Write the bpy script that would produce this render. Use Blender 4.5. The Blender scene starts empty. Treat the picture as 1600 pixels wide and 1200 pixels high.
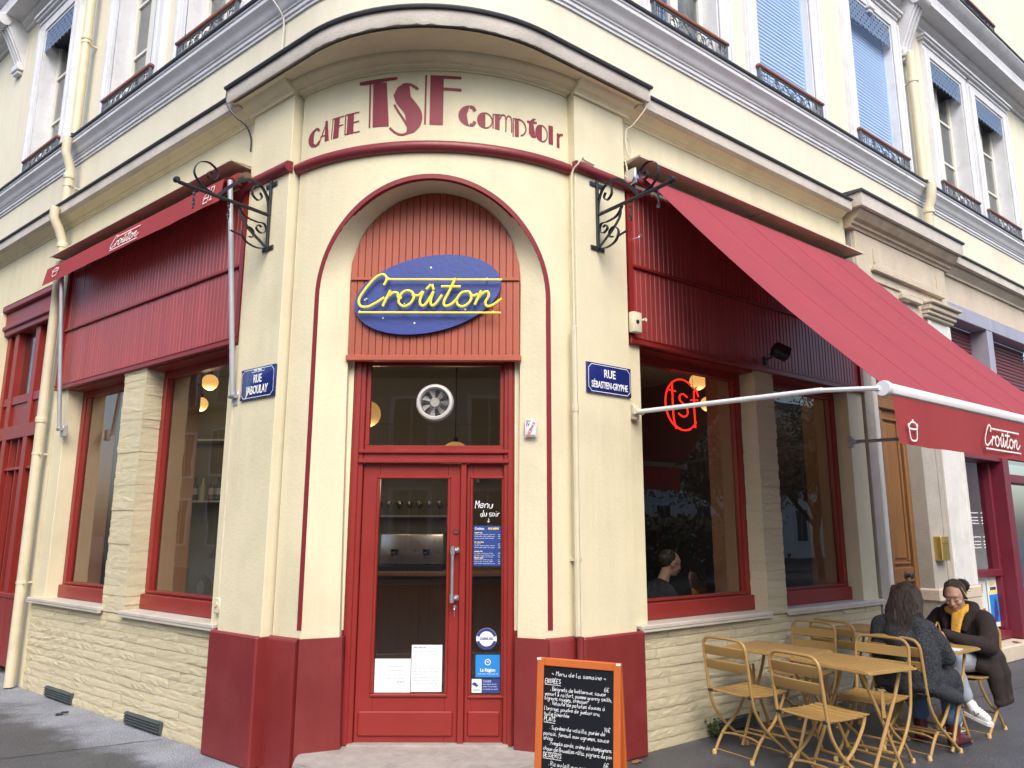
import bpy, bmesh, math, random
from mathutils import Vector, Matrix
random.seed(7)
SC = bpy.context.scene
COL = SC.collection
R = math.radians

# ------------------------------------------------------------------ camera, sky, sun, exposure
cam_d = bpy.data.cameras.new('camera')
cam = bpy.data.objects.new('camera', cam_d); COL.objects.link(cam); SC.camera = cam
cam_d.sensor_width = 36; cam_d.lens = 26.36; cam_d.clip_start = .05; cam_d.clip_end = 500
_p, _r = R(10.891), R(.139)
_rt = Vector((1, 0, 0)); _up = Vector((0, -math.sin(_p), math.cos(_p))); _fw = Vector((0, math.cos(_p), math.sin(_p)))
_rt2 = _rt*math.cos(_r) + _up*math.sin(_r); _up2 = -_rt*math.sin(_r) + _up*math.cos(_r)
_m = Matrix((_rt2, _up2, -_fw)).transposed().to_4x4(); _m.translation = Vector((0, 0, 1.62))
cam.matrix_world = _m

SUN_EL, SUN_AZ = 46, 172        # azimuth clockwise from +Y
w = bpy.data.worlds.new('World'); SC.world = w; w.use_nodes = True
nt = w.node_tree; bg = nt.nodes['Background']; sky = nt.nodes.new('ShaderNodeTexSky')
sky.sky_type = 'NISHITA'; sky.sun_disc = False; sky.sun_elevation = R(SUN_EL); sky.sun_rotation = R(SUN_AZ)
sky.air_density = 1.0; sky.dust_density = 3.0; sky.ozone_density = 1.0
nt.links.new(sky.outputs[0], bg.inputs[0]); bg.inputs[1].default_value = .15
sun_d = bpy.data.lights.new('sun', 'SUN'); sun = bpy.data.objects.new('sun', sun_d); COL.objects.link(sun)
sun_d.energy = 1.3; sun_d.angle = R(40); sun_d.color = (1, .95, .87)
_d = Vector((math.sin(R(SUN_AZ))*math.cos(R(SUN_EL)), math.cos(R(SUN_AZ))*math.cos(R(SUN_EL)), math.sin(R(SUN_EL))))
sun.rotation_euler = _d.to_track_quat('Z', 'Y').to_euler()
SC.view_settings.view_transform = 'Standard'; SC.view_settings.look = 'None'
SC.view_settings.exposure = 1.02; SC.view_settings.gamma = 1; SC.view_settings.use_curve_mapping = False
SC.render.engine = 'CYCLES'
SC.cycles.max_bounces = 7; SC.cycles.diffuse_bounces = 4; SC.cycles.glossy_bounces = 3; SC.cycles.transparent_max_bounces = 10
SC.cycles.sample_clamp_indirect = 6

# ------------------------------------------------------------------ frames
C = Vector((-.63996, 4.67304, 0))
dL = Vector((-.78323, .62173, 0)); nL = Vector((-.62173, -.78323, 0))
dR = Vector((.79141, .61128, 0)); nR = Vector((.61128, -.79141, 0))
def frame(x, y, o):
    m = Matrix((x, y, Vector((0, 0, 1)))).transposed().to_4x4(); m.translation = o; return m
ML = frame(-dL, -nL, C)      # x to the right seen from the street, y into the building
MR = frame(dR, -nR, C)
MW = Matrix.Identity(4)
SIDE = {-1: ML, 1: MR}
HB = R(51.95)
BIS = Vector((.00664, .99998, 0))
def arc_of(s0): return C + BIS*(s0/math.cos(HB)), s0*math.tan(HB)
# the doorway, scaled down about the camera's position, which brings it nearer
MD = Matrix.Translation((-.569, 5.622, .150)) @ Matrix.Scale(.948, 4) @ Matrix.Translation((.60, -5.93, -.07))
TH = math.pi/2 - HB          # half the turn of the corner
S0 = 1.39
AC, AR = arc_of(S0)
INSET = .04                  # the rounded wall lies a little behind the pilasters
AR -= INSET

# ------------------------------------------------------------------ materials
MATS = {}
def mat(name, col, rough=.6, var=.1, scale=3., bump=.15, bscale=60., metal=0., spec=.5, dirt=None, dirt_amt=.0, dscale=1.2, stretch=None, emit=None, estr=0, coat=0, rnd=0, grain=0, bdist=.01, transl=0, streak=0):
    m = bpy.data.materials.new(name); m.use_nodes = True; MATS[name] = m
    t = m.node_tree; N = t.nodes; Lk = t.links; b = N['Principled BSDF']
    b.inputs['Roughness'].default_value = rough; b.inputs['Metallic'].default_value = metal
    b.inputs['Specular IOR Level'].default_value = spec; b.inputs['Coat Weight'].default_value = coat
    tc = N.new('ShaderNodeTexCoord'); vec = tc.outputs['Object']
    if rnd:
        oi = N.new('ShaderNodeObjectInfo'); ad = N.new('ShaderNodeVectorMath'); ad.operation = 'ADD'
        sc_ = N.new('ShaderNodeVectorMath'); sc_.operation = 'SCALE'; sc_.inputs[3].default_value = 1.0
        Lk.new(oi.outputs['Location'], sc_.inputs[0]); Lk.new(vec, ad.inputs[0]); Lk.new(sc_.outputs[0], ad.inputs[1]); vec = ad.outputs[0]
    if stretch:
        mp = N.new('ShaderNodeMapping'); mp.inputs['Scale'].default_value = stretch; Lk.new(vec, mp.inputs[0]); svec = mp.outputs[0]
    else: svec = vec
    nz = N.new('ShaderNodeTexNoise'); nz.inputs['Scale'].default_value = scale; nz.inputs['Detail'].default_value = 6; nz.inputs['Roughness'].default_value = .65
    Lk.new(svec, nz.inputs['Vector'])
    mr = N.new('ShaderNodeMapRange'); mr.inputs[1].default_value = .25; mr.inputs[2].default_value = .75
    mr.inputs[3].default_value = 1-var; mr.inputs[4].default_value = 1+var; Lk.new(nz.outputs[0], mr.inputs[0])
    fac = mr.outputs[0]
    if rnd:
        r2 = N.new('ShaderNodeMapRange'); r2.inputs[3].default_value = 1-rnd; r2.inputs[4].default_value = 1+rnd; Lk.new(oi.outputs['Random'], r2.inputs[0])
        mm = N.new('ShaderNodeMath'); mm.operation = 'MULTIPLY'; Lk.new(fac, mm.inputs[0]); Lk.new(r2.outputs[0], mm.inputs[1]); fac = mm.outputs[0]
    if grain:
        g = N.new('ShaderNodeTexNoise'); g.inputs['Scale'].default_value = bscale*1.7; g.inputs['Detail'].default_value = 2; Lk.new(svec, g.inputs['Vector'])
        gr = N.new('ShaderNodeMapRange'); gr.inputs[1].default_value = .3; gr.inputs[2].default_value = .7; gr.inputs[3].default_value = 1-grain; gr.inputs[4].default_value = 1+grain
        Lk.new(g.outputs[0], gr.inputs[0]); mm = N.new('ShaderNodeMath'); mm.operation = 'MULTIPLY'; Lk.new(fac, mm.inputs[0]); Lk.new(gr.outputs[0], mm.inputs[1]); fac = mm.outputs[0]
    mx = N.new('ShaderNodeVectorMath'); mx.operation = 'SCALE'; mx.inputs[0].default_value = col[:3]; Lk.new(fac, mx.inputs[3])
    out = mx.outputs[0]
    if dirt:
        dz = N.new('ShaderNodeTexNoise'); dz.inputs['Scale'].default_value = dscale; dz.inputs['Detail'].default_value = 8; dz.inputs['Roughness'].default_value = .7
        Lk.new(svec, dz.inputs['Vector'])
        dr = N.new('ShaderNodeMapRange'); dr.inputs[1].default_value = .5; dr.inputs[2].default_value = .78; dr.inputs[4].default_value = dirt_amt; Lk.new(dz.outputs[0], dr.inputs[0])
        mi = N.new('ShaderNodeMix'); mi.data_type = 'RGBA'; Lk.new(dr.outputs[0], mi.inputs[0]); Lk.new(out, mi.inputs[6]); mi.inputs[7].default_value = (*dirt, 1); out = mi.outputs[2]
    if streak:      # rain streaks and faded patches, long in z
        mp2 = N.new('ShaderNodeMapping'); mp2.inputs['Scale'].default_value = (7, 7, .45); Lk.new(vec, mp2.inputs[0])
        z1 = N.new('ShaderNodeTexNoise'); z1.inputs['Scale'].default_value = 1.0; z1.inputs['Detail'].default_value = 7; z1.inputs['Roughness'].default_value = .7; Lk.new(mp2.outputs[0], z1.inputs['Vector'])
        z2 = N.new('ShaderNodeTexNoise'); z2.inputs['Scale'].default_value = .55; z2.inputs['Detail'].default_value = 5; Lk.new(vec, z2.inputs['Vector'])
        mu_ = N.new('ShaderNodeMath'); mu_.operation = 'MULTIPLY'; Lk.new(z1.outputs[0], mu_.inputs[0]); Lk.new(z2.outputs[0], mu_.inputs[1])
        sr = N.new('ShaderNodeMapRange'); sr.inputs[1].default_value = .20; sr.inputs[2].default_value = .42; sr.inputs[4].default_value = streak; Lk.new(mu_.outputs[0], sr.inputs[0])
        m3 = N.new('ShaderNodeMix'); m3.data_type = 'RGBA'; Lk.new(sr.outputs[0], m3.inputs[0]); Lk.new(out, m3.inputs[6]); m3.inputs[7].default_value = (*[c*.52 for c in col[:3]], 1); out = m3.outputs[2]
    Lk.new(out, b.inputs['Base Color'])
    rr = N.new('ShaderNodeMapRange'); rr.inputs[3].default_value = max(0, rough-.1); rr.inputs[4].default_value = min(1, rough+.1); Lk.new(nz.outputs[0], rr.inputs[0]); Lk.new(rr.outputs[0], b.inputs['Roughness'])
    if bump:
        bn = N.new('ShaderNodeTexNoise'); bn.inputs['Scale'].default_value = bscale; bn.inputs['Detail'].default_value = 5; Lk.new(svec, bn.inputs['Vector'])
        bp = N.new('ShaderNodeBump'); bp.inputs['Strength'].default_value = bump; bp.inputs['Distance'].default_value = bdist
        Lk.new(bn.outputs[0], bp.inputs['Height']); Lk.new(bp.outputs[0], b.inputs['Normal'])
    if transl:
        tb = N.new('ShaderNodeBsdfTranslucent'); Lk.new(out, tb.inputs[0]); ms = N.new('ShaderNodeMixShader'); ms.inputs[0].default_value = transl
        Lk.new(b.outputs[0], ms.inputs[1]); Lk.new(tb.outputs[0], ms.inputs[2]); Lk.new(ms.outputs[0], N['Material Output'].inputs[0])
    if emit:
        b.inputs['Emission Color'].default_value = (*emit, 1); b.inputs['Emission Strength'].default_value = estr
    return m
def glass(name, tint=(.9, .93, .92), refl=1.0, rough=.0):
    m = bpy.data.materials.new(name); m.use_nodes = True; MATS[name] = m; t = m.node_tree; N = t.nodes; Lk = t.links
    N.remove(N['Principled BSDF'])
    tr = N.new('ShaderNodeBsdfTransparent'); tr.inputs[0].default_value = (*tint, 1)
    gl = N.new('ShaderNodeBsdfGlossy'); gl.inputs['Roughness'].default_value = rough
    tc = N.new('ShaderNodeTexCoord'); nz = N.new('ShaderNodeTexNoise'); nz.inputs['Scale'].default_value = 1.3
    bp = N.new('ShaderNodeBump'); bp.inputs['Strength'].default_value = .06; bp.inputs['Distance'].default_value = .02
    Lk.new(tc.outputs['Object'], nz.inputs['Vector']); Lk.new(nz.outputs[0], bp.inputs['Height']); Lk.new(bp.outputs[0], gl.inputs['Normal'])
    fr = N.new('ShaderNodeFresnel'); fr.inputs[0].default_value = 1.75
    mu = N.new('ShaderNodeMath'); mu.operation = 'MULTIPLY'; mu.inputs[1].default_value = refl; mu.use_clamp = True
    ge = N.new('ShaderNodeNewGeometry'); iv = N.new('ShaderNodeMath'); iv.operation = 'SUBTRACT'; iv.inputs[0].default_value = 1; Lk.new(ge.outputs['Backfacing'], iv.inputs[1])
    m2 = N.new('ShaderNodeMath'); m2.operation = 'MULTIPLY'; Lk.new(fr.outputs[0], m2.inputs[0]); Lk.new(iv.outputs[0], m2.inputs[1]); Lk.new(m2.outputs[0], mu.inputs[0])
    mx = N.new('ShaderNodeMixShader'); Lk.new(mu.outputs[0], mx.inputs[0]); Lk.new(tr.outputs[0], mx.inputs[1]); Lk.new(gl.outputs[0], mx.inputs[2])
    Lk.new(mx.outputs[0], N['Material Output'].inputs[0]); return m

cream = mat('cream_paint', (.68, .62, .43), .75, .05, 2.0, .25, 45, dirt=(.42, .36, .24), dirt_amt=.35, dscale=1.1, streak=.2)
cream_up = mat('upper_cream_paint', (.68, .64, .51), .75, .05, 1.5, .2, 40, dirt=(.5, .42, .28), dirt_amt=.25, dscale=.8, streak=.2)
cream_trim = mat('cream_trim_paint', (.72, .65, .45), .7, .06, 3, .25, 50, dirt=(.36, .30, .19), dirt_amt=.4, dscale=2.2)
stone_paint = mat('painted_rough_stone', (.79, .71, .48), .75, .08, 9, .85, 46, dirt=(.46, .40, .26), dirt_amt=.6, dscale=14, rnd=.04, bdist=.02, grain=.12)
dado_red = mat('dado_red_paint', (.185, .021, .021), .42, .12, 2.5, .2, 30, dirt=(.25, .055, .052), dirt_amt=.5, dscale=3.2, streak=.3)
string_red = mat('moulding_red_paint', (.20, .022, .028), .4, .12, 5, .2, 50, dirt=(.12, .02, .02), dirt_amt=.4, dscale=5)
line_red = mat('painted_line_red', (.20, .014, .018), .6, .1, 5, .1, 50)
door_red = mat('door_red_paint', (.245, .022, .018), .35, .1, 4, .08, 40, dirt=(.16, .015, .015), dirt_amt=.3, dscale=4)
plank_red = mat('board_red_paint', (.33, .055, .053), .36, .1, 3, .08, 40, rnd=.07)
tymp_red = mat('faded_brick_red_paint', (.33, .068, .034), .5, .1, 5, .1, 40, rnd=.06)
win_red = mat('window_red_paint', (.23, .022, .017), .38, .1, 4, .08, 40)
shop_red = mat('burgundy_shop_paint', (.15, .016, .032), .4, .08, 4, .06, 40)
white_paint = mat('grey_white_paint', (.66, .67, .70), .65, .06, 3, .2, 45, dirt=(.38, .37, .36), dirt_amt=.5, dscale=3.5, streak=.2)
sash_paint = mat('sash_paint', (.66, .64, .58), .55, .05, 4, .1, 40)
stone_slab = mat('weathered_stone', (.52, .48, .43), .85, .15, 7, .5, 60, dirt=(.22, .20, .17), dirt_amt=.7, dscale=3.5)
portal_stone = mat('portal_limestone', (.55, .47, .37), .85, .12, 5, .5, 55, dirt=(.28, .22, .15), dirt_amt=.6, dscale=2.5, streak=.2)
grey_stone = mat('grey_rough_stone', (.36, .33, .29), .9, .15, 8, .6, 60, dirt=(.2, .18, .15), dirt_amt=.5, dscale=4)
pale_stone = mat('pale_stone', (.64, .63, .60), .75, .08, 4, .3, 45, dirt=(.4, .38, .34), dirt_amt=.5, dscale=3, streak=.3)
zinc = mat('dark_zinc', (.055, .058, .068), .5, .2, 6, .15, 30, metal=.3)
iron = mat('black_iron', (.018, .020, .026), .45, .2, 20, .2, 80)
rail_iron = mat('railing_iron', (.11, .13, .16), .5, .2, 15, .2, 60)
rail_wood = mat('handrail_wood', (.27, .095, .055), .5, .2, 8, .1, 40)
shut_blue = mat('blue_shutter', (.36, .50, .74), .45, .04, 3, .03, 40)
lamb_blue = mat('blue_grey_lambrequin', (.13, .19, .30), .5, .1, 6, .05, 40)
blue_wall = mat('bright_blue_cloth', (.03, .22, .60), .6, .05, 4, .05, 30)
fabric = mat('red_awning_fabric', (.40, .064, .084), .85, .09, 1.3, .2, 260, transl=.3, dirt=(.30, .07, .08), dirt_amt=.4, dscale=2.5)
fabric_v = mat('red_valance_fabric', (.34, .042, .048), .85, .05, 3, .2, 260, transl=.2)
white_metal = mat('white_lacquered_metal', (.72, .73, .74), .35, .04, 6, .03, 40)
grey_metal = mat('grey_arm_metal', (.42, .42, .44), .4, .08, 8, .05, 40, metal=.3)
steel = mat('brushed_steel', (.62, .62, .64), .3, .06, 20, .05, 60, metal=.9)
hood_paint = mat('beige_hood_metal', (.50, .43, .32), .5, .12, 4, .1, 40, dirt=(.3, .24, .17), dirt_amt=.5, dscale=3)
sign_blue = mat('enamel_blue', (.010, .022, .15), .25, .06, 10, .03, 40, coat=.4)
oval_blue = mat('sign_blue_paint', (.015, .040, .235), .45, .12, 5, .15, 30)
oval_edge = mat('sign_edge', (.02, .035, .14), .5, .1, 5, .1, 30)
white_ink = mat('white_lettering', (.78, .80, .82), .5, .03, 8, 0)
cream_ink = mat('awning_white_print', (.80, .76, .72), .7, .03, 8, 0)
neon_yel = mat('yellow_neon_tube', (.72, .60, .04), .35, .05, 8, 0, emit=(1, .82, .08), estr=.12)
neon_red = mat('red_neon_tube', (.7, .03, .015), .4, 0, 8, 0, emit=(1, .018, .008), estr=1.5)
lamp_glow = mat('glowing_globe', (.9, .7, .4), .5, .05, 8, 0, emit=(1, .50, .13), estr=.62)
lamp_glow_soft = mat('amber_globe', (.8, .55, .25), .5, .05, 8, 0, emit=(1, .50, .15), estr=.28)
letter_red = mat('painted_letter_red', (.21, .022, .036), .6, .08, 8, .1, 45)
ochre = mat('ochre_metal_paint', (.38, .235, .080), .38, .07, 6, .06, 50)
foot_cap = mat('chair_foot_plastic', (.55, .38, .16), .5, .05, 6, 0)
oak = mat('varnished_oak', (.20, .095, .034), .4, .22, 4, .2, 35, stretch=(6, 6, .6), dirt=(.10, .04, .012), dirt_amt=.55, dscale=3)
brass = mat('brass', (.55, .40, .12), .35, .08, 8, .05, 40, metal=.8)
brown_wood = mat('interior_brown_wood', (.31, .155, .075), .55, .14, 3, .1, 30, stretch=(8, 8, .6))
bar_wood = mat('bar_counter_wood', (.15, .075, .04), .45, .15, 5, .1, 30, stretch=(8, 8, .6))
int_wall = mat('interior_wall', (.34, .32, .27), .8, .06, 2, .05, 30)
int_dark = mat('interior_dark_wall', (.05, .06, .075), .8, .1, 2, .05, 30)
int_floor = mat('interior_floor', (.12, .09, .07), .5, .1, 3, .05, 30)
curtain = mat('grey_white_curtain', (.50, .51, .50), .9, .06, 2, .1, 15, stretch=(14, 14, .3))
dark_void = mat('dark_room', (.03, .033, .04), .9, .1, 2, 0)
chalk = mat('chalkboard', (.005, .007, .011), .6, .3, 3, .05, 40, spec=.25, dirt=(.02, .023, .03), dirt_amt=.5, dscale=2)
orange = mat('orange_frame_paint', (.50, .115, .020), .45, .08, 5, .1, 40)
chalk_ink = mat('chalk_writing', (.82, .83, .84), .8, .12, 60, 0)
paper_w = mat('white_paper', (.72, .76, .76), .7, .03, 6, .02, 20)
grille_m = mat('dark_vent_grille', (.05, .06, .06), .6, .2, 10, .1, 40)
plastic_w = mat('cream_plastic', (.68, .62, .46), .5, .04, 6, .02, 40)
pipe_cream = mat('pipe_cream_paint', (.61, .555, .40), .5, .07, 5, .15, 40, dirt=(.4, .33, .2), dirt_amt=.35, dscale=3)
sill_m = mat('grey_sill_paint', (.52, .48, .42), .5, .08, 5, .1, 40, dirt=(.33, .29, .24), dirt_amt=.4, dscale=4)
lead = mat('purple_grey_lintel', (.36, .35, .42), .45, .2, 4, .15, 20, metal=.2, dirt=(.2, .17, .22), dirt_amt=.5, dscale=4)
pane_g = glass('window_glass', (.86, .88, .88), 1.3)
pane_dark = glass('upper_window_glass', (.75, .78, .78), 1.3)
bottle_g = mat('bottle_green_glass', (.02, .06, .025), .1, .1, 8, 0, spec=.8)
bottle_a = mat('bottle_amber_glass', (.20, .09, .015), .1, .1, 8, 0, spec=.8)
bottle_d = mat('bottle_dark_glass', (.02, .02, .025), .1, .1, 8, 0, spec=.8)
clear_g = glass('drinking_glass', (.85, .88, .88), 2.5)

# ------------------------------------------------------------------ mesh helpers
def newbm(): return bmesh.new()
def box(bm, x0, x1, y0, y1, z0, z1, bev=0., seg=1):
    if x0 > x1: x0, x1 = x1, x0
    if y0 > y1: y0, y1 = y1, y0
    if z0 > z1: z0, z1 = z1, z0
    v = [bm.verts.new((x, y, z)) for z in (z0, z1) for y in (y0, y1) for x in (x0, x1)]
    f = [bm.faces.new([v[i] for i in q]) for q in ((0, 2, 3, 1), (4, 5, 7, 6), (0, 1, 5, 4), (2, 6, 7, 3), (0, 4, 6, 2), (1, 3, 7, 5))]
    if bev:
        es = list({e for q in f for e in q.edges}); bmesh.ops.bevel(bm, geom=es, offset=bev, segments=seg, affect='EDGES', profile=.5)
    return v
def side_box(bm, sg, u0, u1, n0, n1, z0, z1, bev=0.): return box(bm, sg*u0, sg*u1, -n0, -n1, z0, z1, bev)
def prism(bm, pts, y0, y1):            # polygon in x,z extruded in y
    a = [bm.verts.new((x, y0, z)) for x, z in pts]; b = [bm.verts.new((x, y1, z)) for x, z in pts]
    n = len(pts); bm.faces.new(a); bm.faces.new(b[::-1])
    for i in range(n): bm.faces.new((a[i], b[i], b[(i+1) % n], a[(i+1) % n]))
def prism_z(bm, pts, z0, z1):
    a = [bm.verts.new((x, y, z0)) for x, y in pts]; b = [bm.verts.new((x, y, z1)) for x, y in pts]
    n = len(pts); bm.faces.new(a); bm.faces.new(b[::-1])
    for i in range(n): bm.faces.new((a[i], b[i], b[(i+1) % n], a[(i+1) % n]))
def strip_solid(bm, prof, x0, x1):     # profile (y,z) extruded along x
    a = [bm.verts.new((x0, y, z)) for y, z in prof]; b = [bm.verts.new((x1, y, z)) for y, z in prof]
    n = len(prof); bm.faces.new(a); bm.faces.new(b[::-1])
    for i in range(n): bm.faces.new((a[i], b[i], b[(i+1) % n], a[(i+1) % n]))
def sweep(bm, path, prof, caps=True):  # path [(point2d Vector, normal2d Vector)], prof closed [(n, z)]
    rings = [[bm.verts.new((p.x+nn.x*n, p.y+nn.y*n, z)) for n, z in prof] for p, nn in path]
    k = len(prof)
    for a, b in zip(rings, rings[1:]):
        for i in range(k): bm.faces.new((a[i], a[(i+1) % k], b[(i+1) % k], b[i]))
    if caps: bm.faces.new(rings[0]); bm.faces.new(rings[-1][::-1])
def tube(bm, pts, r, seg=8, closed=False, caps=True, flat=None):
    P = [Vector(p) for p in pts]; n = len(P); rings = []
    up = None
    for i in range(n):
        if closed: t = (P[(i+1) % n]-P[i-1])
        else: t = P[min(i+1, n-1)]-P[max(i-1, 0)]
        if t.length < 1e-9: t = Vector((0, 0, 1))
        t.normalize()
        if up is None:
            up = Vector((0, 0, 1)) if abs(t.z) < .9 else Vector((1, 0, 0))
        a = up - t*up.dot(t)
        if a.length < 1e-6: a = t.orthogonal()
        a.normalize(); b = t.cross(a); up = a
        rr = r[i] if isinstance(r, (list, tuple)) else r
        ra, rb = (rr, rr) if not flat else (rr*flat[0], rr*flat[1])
        rings.append([bm.verts.new(P[i]+a*math.cos(2*math.pi*k/seg)*ra+b*math.sin(2*math.pi*k/seg)*rb) for k in range(seg)])
    m = n if closed else n-1
    for i in range(m):
        a, b = rings[i], rings[(i+1) % n]
        for k in range(seg): bm.faces.new((a[k], a[(k+1) % seg], b[(k+1) % seg], b[k]))
    if caps and not closed: bm.faces.new(rings[0][::-1]); bm.faces.new(rings[-1])
def lathe(bm, prof, seg=16, origin=(0, 0, 0), axis='Z'):
    o = Vector(origin); rings = []
    for r, h in prof:
        ring = []
        for k in range(seg):
            a = 2*math.pi*k/seg; c, s = math.cos(a)*max(r, 1e-5), math.sin(a)*max(r, 1e-5)
            v = Vector((c, s, h)) if axis == 'Z' else (Vector((c, h, s)) if axis == 'Y' else Vector((h, c, s)))
            ring.append(bm.verts.new(o+v))
        rings.append(ring)
    for a, b in zip(rings, rings[1:]):
        for k in range(seg): bm.faces.new((a[k], a[(k+1) % seg], b[(k+1) % seg], b[k]))
    bm.faces.new(rings[0][::-1]); bm.faces.new(rings[-1])
def smooth(pts, n=6, closed=False):
    P = [Vector(p) for p in pts]; out = []; k = len(P)
    for i in range(k if closed else k-1):
        p0 = P[i-1] if (closed or i > 0) else P[0]; p1 = P[i]; p2 = P[(i+1) % k]; p3 = P[(i+2) % k] if (closed or i+2 < k) else P[-1]
        for j in range(n):
            t = j/n
            out.append(.5*((2*p1)+(p2-p0)*t+(2*p0-5*p1+4*p2-p3)*t*t+(3*p1-p0-3*p2+p3)*t**3))
    if not closed: out.append(P[-1])
    return out
_off = [0]
def ribbon(bm, pts, wid, y=-.001, closed=False):   # flat stroke in the x,z plane facing -y
    P = [Vector((p[0], p[1])) for p in pts]; n = len(P)
    if n < 2: return
    _off[0] = (_off[0]+1) % 40; yy = y-_off[0]*.00004
    L_, R_ = [], []
    for i in range(n):
        t = P[(i+1) % n]-P[i-1] if closed else P[min(i+1, n-1)]-P[max(i-1, 0)]
        if t.length < 1e-9: t = Vector((1, 0))
        t.normalize(); q = Vector((-t.y, t.x))*wid/2
        L_.append(bm.verts.new((P[i].x+q.x, yy, P[i].y+q.y))); R_.append(bm.verts.new((P[i].x-q.x, yy, P[i].y-q.y)))
    for i in range(n if closed else n-1): j = (i+1) % n; bm.faces.new((L_[i], R_[i], R_[j], L_[j]))

# ------------------------------------------------------------------ object helpers
WM = {}
def link(o, parent, M):
    COL.objects.link(o); WM[o.name] = M
    if parent is not None: o.parent = parent; o.matrix_basis = WM[parent.name].inverted() @ M
    else: o.matrix_basis = M
    return o
def tag(o, label=None, cat=None, group=None, kind=None):
    if label: o['label'] = label
    if cat: o['category'] = cat
    if group: o['group'] = group
    if kind: o['kind'] = kind
    return o
def thing(name, label, cat, M=MW, group=None, kind=None):
    if isinstance(M, (tuple, Vector)): M = DEF[0] @ Matrix.Translation(Vector(M))
    M = M @ Matrix.Scale(1/M.to_scale().x, 4)
    o = bpy.data.objects.new(name, None); o.empty_display_size = .1
    link(o, None, M); return tag(o, label, cat, group, kind)
def to_mesh(name, bm, m=None, shade=False, norm=True):
    if norm: bmesh.ops.recalc_face_normals(bm, faces=bm.faces)
    me = bpy.data.meshes.new(name); bm.to_mesh(me); bm.free()
    for q in (m if isinstance(m, (list, tuple)) else [m]):
        if q: me.materials.append(q)
    if shade:
        me.polygons.foreach_set('use_smooth', [True]*len(me.polygons))
        try: me.set_sharp_from_angle(angle=R(40))
        except Exception: pass
    return me
DEF = [MW]                  # the frame that meshes are given in when none is named
def obj(name, bm, m, parent=None, M=None, shade=False, label=None, cat=None, group=None, kind=None, origin=False):
    """the mesh is given in the coordinates of frame M"""
    if M is None: M = DEF[0]
    me = bm if isinstance(bm, bpy.types.Mesh) else to_mesh(name, bm, m, shade)
    s_ = M.to_scale().x
    if abs(s_-1) > 1e-3: me.transform(Matrix.Scale(s_, 4)); M = M @ Matrix.Scale(1/s_, 4)      # frame's scale (MD: about the camera) baked into the mesh, no scale on the object
    if origin:
        c = sum((v.co for v in me.vertices), Vector())/len(me.vertices); zmin = min(v.co.z for v in me.vertices); c.z = zmin
        me.transform(Matrix.Translation(-c)); M = M @ Matrix.Translation(c)
    o = bpy.data.objects.new(name, me); link(o, parent, M); return tag(o, label, cat, group, kind)
def copy_tree(o, parent, M):
    """copy a thing with its parts and sub-parts; M is its new world matrix"""
    c = o.copy(); rel = {ch.name: WM[o.name].inverted() @ WM[ch.name] for ch in o.children}
    link(c, parent, M)
    for ch in o.children: copy_tree(ch, c, M @ rel[ch.name])
    return c
def text_mesh(body, size, bold=.0, extrude=.001, spacing=1., sx=1.):
    cu = bpy.data.curves.new('lettering', 'FONT'); cu.body = body; cu.size = size; cu.align_x = 'CENTER'; cu.align_y = 'CENTER'
    cu.offset = bold; cu.extrude = extrude; cu.resolution_u = 3; cu.space_character = spacing
    o = bpy.data.objects.new('lettering', cu); COL.objects.link(o)
    dg = bpy.context.evaluated_depsgraph_get(); dg.update(); me = bpy.data.meshes.new_from_object(o.evaluated_get(dg))
    bpy.data.objects.remove(o); bpy.data.curves.remove(cu)
    me.transform(Matrix.Rotation(R(90), 4, 'X') @ Matrix.Diagonal((sx, 1, 1, 1)))   # now in x,z facing -y
    return me
def add_text(name, body, size, m, parent, M, loc, bold=0., sx=1., spacing=1., extrude=.0012, label=None):
    me = text_mesh(body, size, bold, extrude, spacing, sx); me.materials.clear(); me.materials.append(m)
    return obj(name, me, m, parent, M @ Matrix.Translation(Vector(loc)), label=label)
# ================================================================== THE SETTING
def arc_path(s0, uL, uR, th0=None, th1=None, nseg=28, straight=True, inset=False):
    c, r = arc_of(s0); out = []
    if inset: r -= INSET
    if straight: out.append(((C+dL*uL).to_2d(), nL.to_2d()))
    a0 = -TH if th0 is None else th0; a1 = TH if th1 is None else th1
    for i in range(nseg+1):
        th = a0+(a1-a0)*i/nseg; nn = Vector((math.sin(th), -math.cos(th)))
        rot = Matrix.Rotation(math.atan2(BIS.y, BIS.x)-math.pi/2, 2); nn = rot @ nn
        out.append((c.to_2d()+nn*r, nn))
    if straight: out.append(((C+dR*uR).to_2d(), nR.to_2d()))
    return out
def apt(th, n, z):
    nn = Vector((math.sin(th), -math.cos(th), 0)); return AC+nn*(AR+n)+Vector((0, 0, z))

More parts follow.
